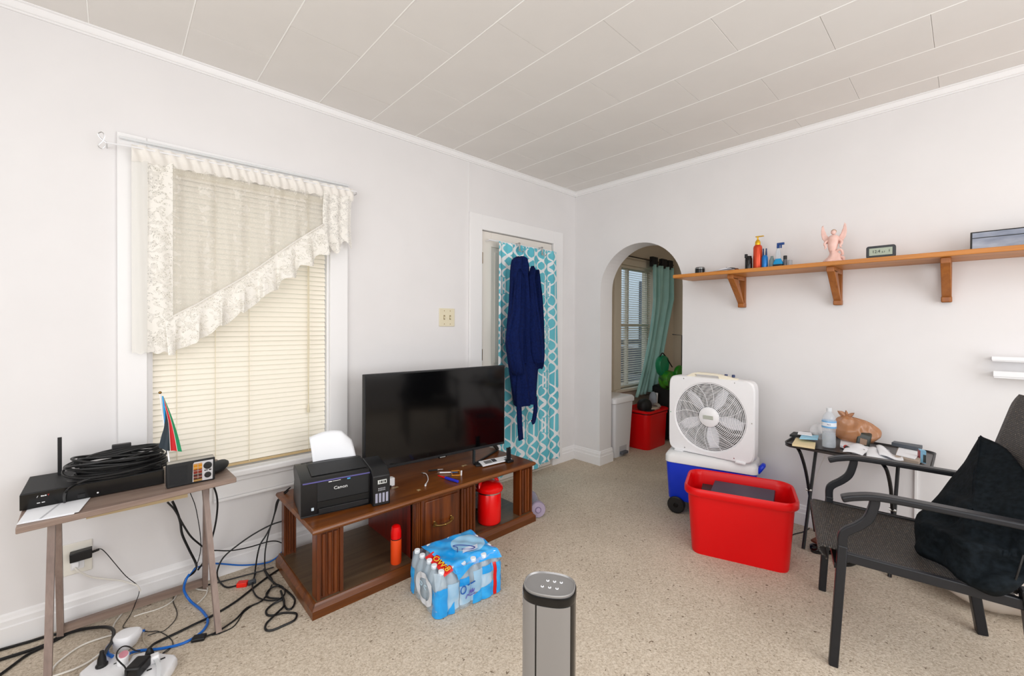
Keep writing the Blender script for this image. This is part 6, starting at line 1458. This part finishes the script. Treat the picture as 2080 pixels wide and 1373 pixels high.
# ================================================================ WALL SHELF with its things
SZ = 1.676
sh = thing('wall_shelf', 'long orange-brown oak wall shelf on three wooden brackets', 'shelf', (-0.15, -2.3, 1.434))
mb().prism([(0, -1.160), (-0.30, -1.150), (-0.30, YN+0.9), (0, YN+0.9)], SZ-0.025, SZ).build('board', M['oak'], sh, True, bevel=0.003)
for by in (-1.533, -2.085, -2.556, -3.1):
    hb = 0.019
    b1 = mb().box(-0.028, 0, by-hb, by+hb, 1.434, SZ-0.025).box(-0.255, -0.028, by-hb, by+hb, SZ-0.055, SZ-0.025)
    b1.prism([(-0.028, 1.436), (-0.048, 1.452), (-0.25, SZ-0.055), (-0.255, SZ-0.04), (-0.19, SZ-0.045), (-0.19, SZ-0.05), (-0.028, 1.50)], by-hb, by+hb, 'y') if False else None
    b1.hexa([(-0.055, by-hb, 1.462), (-0.028, by-hb, 1.446), (-0.028, by+hb, 1.446), (-0.055, by+hb, 1.462)], [(-0.255, by-hb, SZ-0.045), (-0.16, by-hb, SZ-0.045), (-0.16, by+hb, SZ-0.045), (-0.255, by+hb, SZ-0.045)])
    b1.build('bracket', M['oak_v'], sh, True, bevel=0.003)
    mb().box(-0.052, 0.0, by-hb-0.002, by+hb+0.002, 1.434, 1.466).build('bracket_foot', M['oak_v'], sh, True, bevel=0.005)
def onshelf(name, label, cat, y, x=-0.12): return thing(name, label, cat, (x, y, SZ))
t = onshelf('black_pot', 'small glossy black cup at the left end of the wall shelf', 'cup', -1.272)
mb().lathe([(0.030, 0), (0.034, 0.004), (0.034, 0.055), (0.030, 0.060), (0.001, 0.060)], n=24).build('cup', M['black_gloss'], t)
mb().lathe([(0.0343, 0.05), (0.0348, 0.052), (0.0343, 0.054)], n=24).build('rim_line', M['chrome'], t)
t = onshelf('paper_pile', 'low pile of folded white papers on the wall shelf', 'papers', -1.43, -0.15)
for k in range(3):
    mb().grid(lambda u, v, k=k: (-0.08+0.14*u, -0.11+0.17*v+0.01*k, 0.003+0.008*k+0.010*math.sin(v*PI+k)), 6, 12).build('sheet', M['white_paper'], t, ang=80, solid=0.0015)
mb().tube([(-0.06, -0.06, 0.028), (-0.07, -0.11, 0.02), (-0.06, -0.13, 0.014)], 0.004, 6, 3).build('dark_clip', M['black'], t)
t = onshelf('spectacle_case', 'tiny dark brown knob of wood lying by the papers on the shelf', 'trinket', -1.562, -0.22)
mb().ball((0, 0, 0.010), 0.011, 10, 6, (1, 1.3, 0.8)).build('knob', M['brown_leather'], t)
t = onshelf('spray_can', 'short black canister left of the red pump bottle', 'canister', -1.607, -0.13)
mb().lathe([(0.021, 0), (0.022, 0.004), (0.022, 0.085), (0.020, 0.09), (0.018, 0.104), (0.001, 0.104)], n=20).build('can', M['black_gloss'], t)
mb().lathe([(0.0223, 0.012), (0.0223, 0.018)], n=20).build('silver_ring', M['chrome'], t)
mb().box(-0.02, 0.0, 0.004, 0.02, 0.09, 0.118).build('cap_tab', M['black'], t, bevel=0.003)
t = onshelf('pump_bottle', 'tall orange-red pump bottle with a gold pump on the wall shelf', 'bottle', -1.66, -0.12)
mb().lathe([(0.025, 0), (0.027, 0.005), (0.027, 0.155), (0.024, 0.167), (0.016, 0.175)], n=28).build('body', pr('metallic_orange', (206, 70, 36), 0.25, 0.35), t)
mb().lathe([(0.016, 0.172), (0.017, 0.178), (0.016, 0.196), (0.009, 0.208), (0.005, 0.211), (0.005, 0.228)], n=20).build('pump_collar', pr('gold', (230, 180, 40), 0.25, 0.6), t)
mb().box(-0.008, 0.010, -0.036, 0.014, 0.228, 0.234).build('pump_spout', pr('gold2', (222, 178, 50), 0.3, 0.5), t, bevel=0.002)
for dy, lab in ((-1.703, 'blue slim bottle with two thin necks right beside the pump bottle'),):
    t = onshelf('blue_bottle', lab, 'bottle', dy, -0.12)
    mb().lathe([(0.017, 0), (0.0185, 0.004), (0.0185, 0.085), (0.014, 0.098), (0.012, 0.10)], n=20).build('body', pr('metal_blue', (30, 116, 190), 0.25, 0.3), t)
    for q in (-0.009, 0.009): mb().lathe([(0.006, 0.098), (0.005, 0.12), (0.004, 0.13), (0.004, 0.145)], (0, q, 0), 12).build('neck', pr('dark_blue', (24, 50, 96), 0.35), t)
t = onshelf('grey_tube', 'small grey-green tube between the blue bottles on the shelf', 'tube', -1.743, -0.11)
mb().loft([[(x*s_, y*s2_, z) for x, y in [(0.012*math.cos(a), 0.016*math.sin(a)) for a in [2*PI*k/18 for k in range(18)]]] for s_, s2_, z in ((0.9, 0.9, 0), (1, 1, 0.006), (1, 1, 0.06), (0.7, 0.6, 0.08), (0.3, 0.5, 0.092))]).build('tube_body', pr('grey_green', (130, 146, 146), 0.4), t)
t = onshelf('spray_bottle', 'triangular trigger spray bottle with bright blue liquid on the shelf', 'spray bottle', -1.785, -0.13)
mb().loft([[(x, y, z) for x, y in rrect(a, b, 0.008)] for a, b, z in ((0.034, 0.058, 0), (0.034, 0.058, 0.03))]).build('base_band', M['black'], t)
mb().loft([[(x, y, z) for x, y in rrect(a, b, 0.008)] for a, b, z in ((0.033, 0.056, 0.03), (0.03, 0.05, 0.045), (0.024, 0.032, 0.066))]).build('liquid', pr('cyan_liquid', (20, 150, 210), 0.15), t)
mb().loft([[(x, y, z) for x, y in rrect(a, b, 0.006)] for a, b, z in ((0.026, 0.034, 0.066), (0.02, 0.026, 0.11), (0.014, 0.016, 0.135))]).build('bottle_neck', pr('clear_neck', (210, 220, 228), 0.1, alpha=0.5), t)
mb().box(-0.008, 0.008, -0.008, 0.008, 0.135, 0.155).box(-0.006, 0.006, -0.034, 0.008, 0.155, 0.170).box(-0.004, 0.004, -0.020, -0.012, 0.135, 0.155).build('trigger_head', pr('deep_blue', (22, 64, 130), 0.4), t, bevel=0.002)
t = onshelf('roller_bottle', 'small grey bottle with a black cap right of the spray bottle', 'bottle', -1.822, -0.12)
mb().lathe([(0.011, 0), (0.012, 0.003), (0.012, 0.055), (0.009, 0.06)], n=14).build('body', pr('smoke_grey', (96, 98, 104), 0.3), t)
mb().lathe([(0.0105, 0.06), (0.0105, 0.082), (0.009, 0.084)], n=14).build('cap', M['black'], t)
t = onshelf('glass_vial', 'pale grey little vial at the right end of the toiletries', 'vial', -1.85, -0.12)
mb().lathe([(0.012, 0), (0.012, 0.05), (0.010, 0.053)], n=14).build('body', pr('pale_vial', (178, 180, 184), 0.2, alpha=0.85), t)
# pink angel-like ceramic figurine: generic winged shape
M['pink'] = two_tone('pink_ceramic', (226, 184, 172), (236, 198, 188), 20, 0.4)
t = onshelf('figurine', 'pink winged ceramic figurine with raised wings on the wall shelf', 'figurine', -2.092, -0.215)
mb().loft([[(x*s_, y*s_*1.0+dy, z) for x, y in [(math.cos(a)*(1+0.08*math.sin(5*a)), math.sin(a)*(1+0.08*math.sin(5*a))) for a in [2*PI*k/28 for k in range(28)]]] for s_, z, dy in ((0.050, 0, 0), (0.054, 0.006, 0), (0.046, 0.02, 0), (0.034, 0.036, -0.006), (0.030, 0.05, -0.010), (0.022, 0.062, -0.004), (0.018, 0.075, 0))]).build('rock_base', M['pink'], t, ang=60)
mb().loft([[(x*0.8*s_, y*s_+dy, z) for x, y in [(math.cos(a), math.sin(a)) for a in [2*PI*k/22 for k in range(22)]]] for s_, z, dy in ((0.014, 0.06, 0.004), (0.022, 0.085, 0.004), (0.027, 0.11, 0.003), (0.030, 0.14, 0), (0.032, 0.155, 0), (0.024, 0.168, 0), (0.010, 0.176, 0))]).build('robe', M['pink'], t, ang=60)
mb().ball((0, 0, 0.192), 0.0145, 14, 8).build('head', M['pink'], t)
mb().ball((0.006, 0, 0.1965), 0.0152, 14, 8).build('hair', pr('hair_tan', (176, 146, 120), 0.6), t)
for s_ in (-1, 1):
    wg = mb()
    def wf(u, v, s_=s_):
        L = 0.092; yy = s_*(0.020+0.038*v+0.012*math.sin(PI*v)); zz = 0.125+0.115*v**1.1
        wd = 0.011*math.sin(PI*min(1, v*0.75+0.2))+0.003; ff = (u-0.5)*2
        return (0.012-0.01*v, yy+ff*wd*0.8, zz-ff*s_*wd*0.9+0.003*math.sin(v*25)*abs(ff))
    wg.grid(wf, 6, 14).build('wing', M['pink'], t, ang=70, solid=0.006, off=0)
    mb().tube([(0, s_*0.024, 0.15), (-0.008, s_*0.044, 0.125), (-0.012, s_*0.036, 0.10), (-0.014, s_*0.045, 0.092)], [0.008, 0.007, 0.005, 0.003], 8, 3).build('arm', M['pink'], t)
mb().tube([(-0.004, 0.0, 0.05), (-0.012, -0.030, 0.078), (-0.010, -0.045, 0.068), (0.0, -0.048, 0.045)], 0.007, 8, 3).tube([(0, -0.025, 0.03), (-0.004, -0.05, 0.03), (0, -0.053, 0.012)], 0.008, 8, 3).build('drapery_curl', M['pink'], t)
t.scale = (0.96, 0.93, 0.93)
# clock
t = onshelf('digital_clock', 'dark grey digital clock with a pale display on the wall shelf', 'clock', -2.309, -0.255)
mb().loft([[(x-0.0, y, z) for y, z in rrect(0.122, 0.066, 0.011, 4, 0, 0.033)] for x in (-0.012, 0.012)]).build('case', pr('clock_grey', (42, 44, 48), 0.4), t, bevel=0.002)
mb().box(-0.0135, -0.011, -0.048, 0.048, 0.014, 0.053).build('display', pr('lcd', (160, 170, 152), 0.3), t, flat=True)
def lcdm(): return pr('lcd_ink', (58, 64, 56), 0.5)
FX = lambda y, z: frame((-0.0142, y, z), (0, -1, 0), (0, 0, 1))
text('display_digits', '12:4', 0.022, lcdm(), t, FX(0.018, 0.034), font_scale=(0.9, 1)); text('display_digits', '6.1', 0.012, lcdm(), t, FX(-0.012, 0.030)); text('display_digits', 'i', 0.024, lcdm(), t, FX(-0.036, 0.035))
# framed picture lying at the right
t = thing('tilted_frame', 'black framed landscape photo panel standing at the right end of the shelf', 'picture', (-0.13, -2.83, SZ))
mb().box(-0.006, 0.008, -0.19, 0.19, 0, 0.104).build('frame', M['black'], t, bevel=0.003)
def skym():
    m, nt, b = newmat('photo_sky'); n = nz(nt, 7, 4, mapping(nt, (1, 1, 3)))
    nt.links.new(ramp(nt, n.outputs[0], [(0.3, (112, 122, 142)), (0.7, (172, 180, 196))]), b.inputs['Base Color']); b.inputs['Roughness'].default_value = 0.2; return m
mb().box(-0.0075, -0.0055, -0.185, 0.183, 0.074, 0.098).build('photo', skym(), t, flat=True)
mb().box(-0.0075, -0.0055, -0.185, 0.183, 0.006, 0.070).build('photo', skym(), t, flat=True)
mb().box(-0.009, -0.0055, -0.185, -0.150, 0.006, 0.030).build('dark_hill', M['black'], t, flat=True)
# small white ledges at the right edge
for z, h_, lab, y0 in ((1.130, 0.026, 'upper of two small white floating ledges at the right edge', -2.719), (1.047, 0.036, 'lower of two small white floating ledges at the right edge', -2.725)):
    t = thing('wall_ledge', lab, 'ledge', (-0.04, -2.95, z))
    mb().box(-0.085, 0, y0-0.45, y0, z, z+h_*0.75).build('board', M['white_pl'], t, True, bevel=0.002)
    mb().box(-0.09, -0.083, y0-0.45, y0+0.001, z+h_*0.25, z+h_).build('lip', M['white_pl'], t, True, bevel=0.001)

# ================================================================ SIDE ROOM THINGS
pb = thing('pedal_bin', 'tall white pedal bin just inside the arch', 'bin', (0.42, -0.17, 0))
mb().loft([rr3(w_, d_, 0.03, z) for w_, d_, z in ((0.29, 0.22, 0.0), (0.29, 0.22, 0.02), (0.345, 0.26, 0.535))]).build('body', pr('bin_white', (226, 227, 230), 0.4), pb, ang=50)
mb().loft([rr3(w_, d_, 0.035, z) for w_, d_, z in ((0.36, 0.275, 0.535), (0.375, 0.285, 0.54), (0.375, 0.285, 0.575), (0.35, 0.26, 0.592), (0.25, 0.2, 0.598))]).build('lid', M['white_pl'], pb, ang=40)
mb().box(-0.06, 0.07, -0.1145, -0.108, 0.0, 0.10).build('pedal_recess', pr('recess_grey', (188, 188, 192), 0.5), pb, flat=True)
mb().box(-0.055, 0.05, -0.15, -0.11, 0.022, 0.05).build('pedal', pr('pedal_grey', (88, 92, 98), 0.5), pb, bevel=0.006)
r2 = thing('storage_tote', 'red lidded storage tote in the side room beyond the arch', 'storage tote', (0.945, -0.225, 0))
mb().loft([rr3(w_, d_, 0.06, z) for w_, d_, z in ((0.40, 0.30, 0.0), (0.41, 0.31, 0.01), (0.43, 0.33, 0.35), (0.445, 0.345, 0.352), (0.445, 0.345, 0.372))]).build('tub', M['red'], r2, ang=50)
mb().loft([rr3(0.425, 0.325, 0.05, z) for z in (0.372, 0.384)]).build('shadow_gap', M['black'], r2)
mb().loft([rr3(w_, d_, 0.06, z) for w_, d_, z in ((0.455, 0.355, 0.384), (0.46, 0.36, 0.40), (0.44, 0.34, 0.408), (0.40, 0.30, 0.402))]).build('lid', M['red'], r2, ang=40)
SL = 0.402
hc = thing('baseball_hat', 'black hat crumpled on the lid of the side-room tote', 'hat', (0.86, -0.27, SL))
mb().loft([[(0.085*s_*math.cos(a)+0.01*math.sin(3*a), 0.07*s_*math.sin(a), z) for a in [2*PI*k/24 for k in range(24)]] for s_, z in ((0.95, 0), (1.05, 0.03), (1.0, 0.07), (0.75, 0.10), (0.3, 0.115))]).build('crown', M['black_soft'], hc, ang=60)
mb().loft([[(-0.02+0.07*math.cos(a), -0.07+0.045*math.sin(a), z) for a in [2*PI*k/20 for k in range(20)]] for z in (0.0, 0.008)]).build('brim', M['black_soft'], hc)
sp = thing('slipper', 'beige slipper lying on the lid of the side-room tote', 'slipper', (0.975, -0.325, SL))
mb().loft([[(x, y, z) for x, y in [(0.10*math.cos(a)*(1.0), 0.04*math.sin(a)*(1-0.15*math.cos(a))) for a in [2*PI*k/24 for k in range(24)]]] for z in (0, 0.022)]).build('sole', pr('beige_foam', (186, 172, 156), 0.7), sp, bevel=0.004)
mb().tube([(0.03, -0.04, 0.02), (0.035, -0.02, 0.045), (0.035, 0.02, 0.045), (0.03, 0.04, 0.02)], 0.012, 8, 3, flat=(2.0, 0.6)).build('strap', pr('grey_strap', (150, 142, 134), 0.7), sp)
sn = thing('sneaker', 'pale grey sneaker propped upright behind the slipper', 'shoe', (1.09, -0.24, SL))
mb().loft([[(0.028*s_*math.cos(a)+0.25*(z-0.05)*0.3, 0.042*s_*math.sin(a), z) for a in [2*PI*k/20 for k in range(20)]] for s_, z in ((0.5, 0), (0.9, 0.015), (1.1, 0.06), (1.0, 0.12), (0.6, 0.155), (0.2, 0.165))]).build('upper', pr('grey_mesh', (150, 158, 168), 0.7), sn, ang=60)
mb().rbar((0.03, -0.01, 0.01), (0.05, -0.01, 0.15), 0.018, 0.05, (0, 1, 0)).build('sole', M['white_pl'], sn, bevel=0.004)
gb = thing('green_bag', 'shiny green leaf-print bag beside the teal curtain', 'bag', (1.30, -0.36, 0.55))
def greenm():
    m, nt, b = newmat('leaf_print'); v_ = nt.nodes.new('ShaderNodeTexVoronoi'); v_.inputs['Scale'].default_value = 12; nt.links.new(coords(nt), v_.inputs[0])
    nt.links.new(ramp(nt, v_.outputs[0], [(0.25, (24, 130, 60)), (0.5, (70, 150, 30)), (0.75, (16, 60, 36))]), b.inputs['Base Color']); b.inputs['Roughness'].default_value = 0.3; return m
GM = greenm()
def loopf(cx, cz, rx, rz, y, nm, mat, th_=0.02):
    mb().loft([[(cx+rx*s_*math.cos(a)+0.01*math.sin(2*a), y+yy, cz+rz*s_*math.sin(a)) for a in [2*PI*k/22 for k in range(22)]] for s_, yy in ((0.9, -th_), (1, 0), (0.9, th_))]).build(nm, mat, gb, True, ang=60)
loopf(1.20, 0.70, 0.13, 0.11, -0.36, 'bag_body', GM, 0.05)
loopf(1.13, 0.86, 0.11, 0.12, -0.33, 'bag_fold', pr('jade', (22, 130, 88), 0.35), 0.03)
loopf(1.35, 0.76, 0.10, 0.10, -0.42, 'leaf_flap', pr('leaf_green', (40, 132, 30), 0.3), 0.02)
mb().tube([(1.06, -0.34, 0.97), (1.12, -0.34, 1.0), (1.20, -0.36, 0.92), (1.26, -0.38, 0.84)], 0.007, 6, 4).build('dark_trim', M['black'], gb, True)
bkx = thing('black_suitcase', 'black suitcase standing in the side-room corner behind the red tote', 'suitcase', (1.48, -0.32, 0))
mb().box(-0.22, 0.30, -0.16, 0.20, 0.02, 0.62).build('shell', M['black_soft'], bkx, bevel=0.04, bseg=3)
mb().tube([(0.14, 0.0, 0.60), (0.14, 0.0, 1.19), (0.10, 0.10, 1.20)], 0.006, 6).build('pull_handle', M['black'], bkx)
for xx in (-0.18, 0.26): mb().cyl((xx, -0.1, 0.02), 0.02, 0.03, 10, 'y').build('wheel', M['rubber'], bkx)
dkb = thing('dark_blanket', 'dark olive blanket heaped on the black suitcase', 'blanket', (1.62, -0.42, 0.60))
mb().grid(lambda u, v: (1.60+0.17*math.cos(2*PI*u)*math.sin(PI*v)*(1+0.1*math.sin(u*19)), -0.32+0.13*math.sin(2*PI*u)*math.sin(PI*v), 0.60+0.16*(1-math.cos(PI*v))/2), 30, 12).build('blanket_cloth', pr('dark_olive', (34, 38, 26), 0.9), dkb, True, ang=80)

# repeats share a group phrase
GROUPS = {'cable': 'loose cables round the desk and stand', 'envelope': 'envelopes on the tray table', 'letter': 'letters on the tray table',
          'power_strip': 'power strips on the carpet', 'shoe': 'shoes under the tray table', 'wall_ledge': 'small white wall ledges',
          'door_hook': 'hooks over the door', 'black_plug': 'black plugs in the power strips', 'power_adapter': 'black power adapters',
          'pen': 'pens on the stand top', 'storage_tote': 'red storage totes', 'tape_scrap': 'scraps on the stand top', 'window_blind': 'mini blinds', 'curtain_rod': 'curtain rods'}
for o in list(COL.objects):
    if o.parent is None and o.type in ('MESH', 'EMPTY') and 'label' in o:
        k = o.name.split('.')[0]
        if k in GROUPS: o['group'] = GROUPS[k]
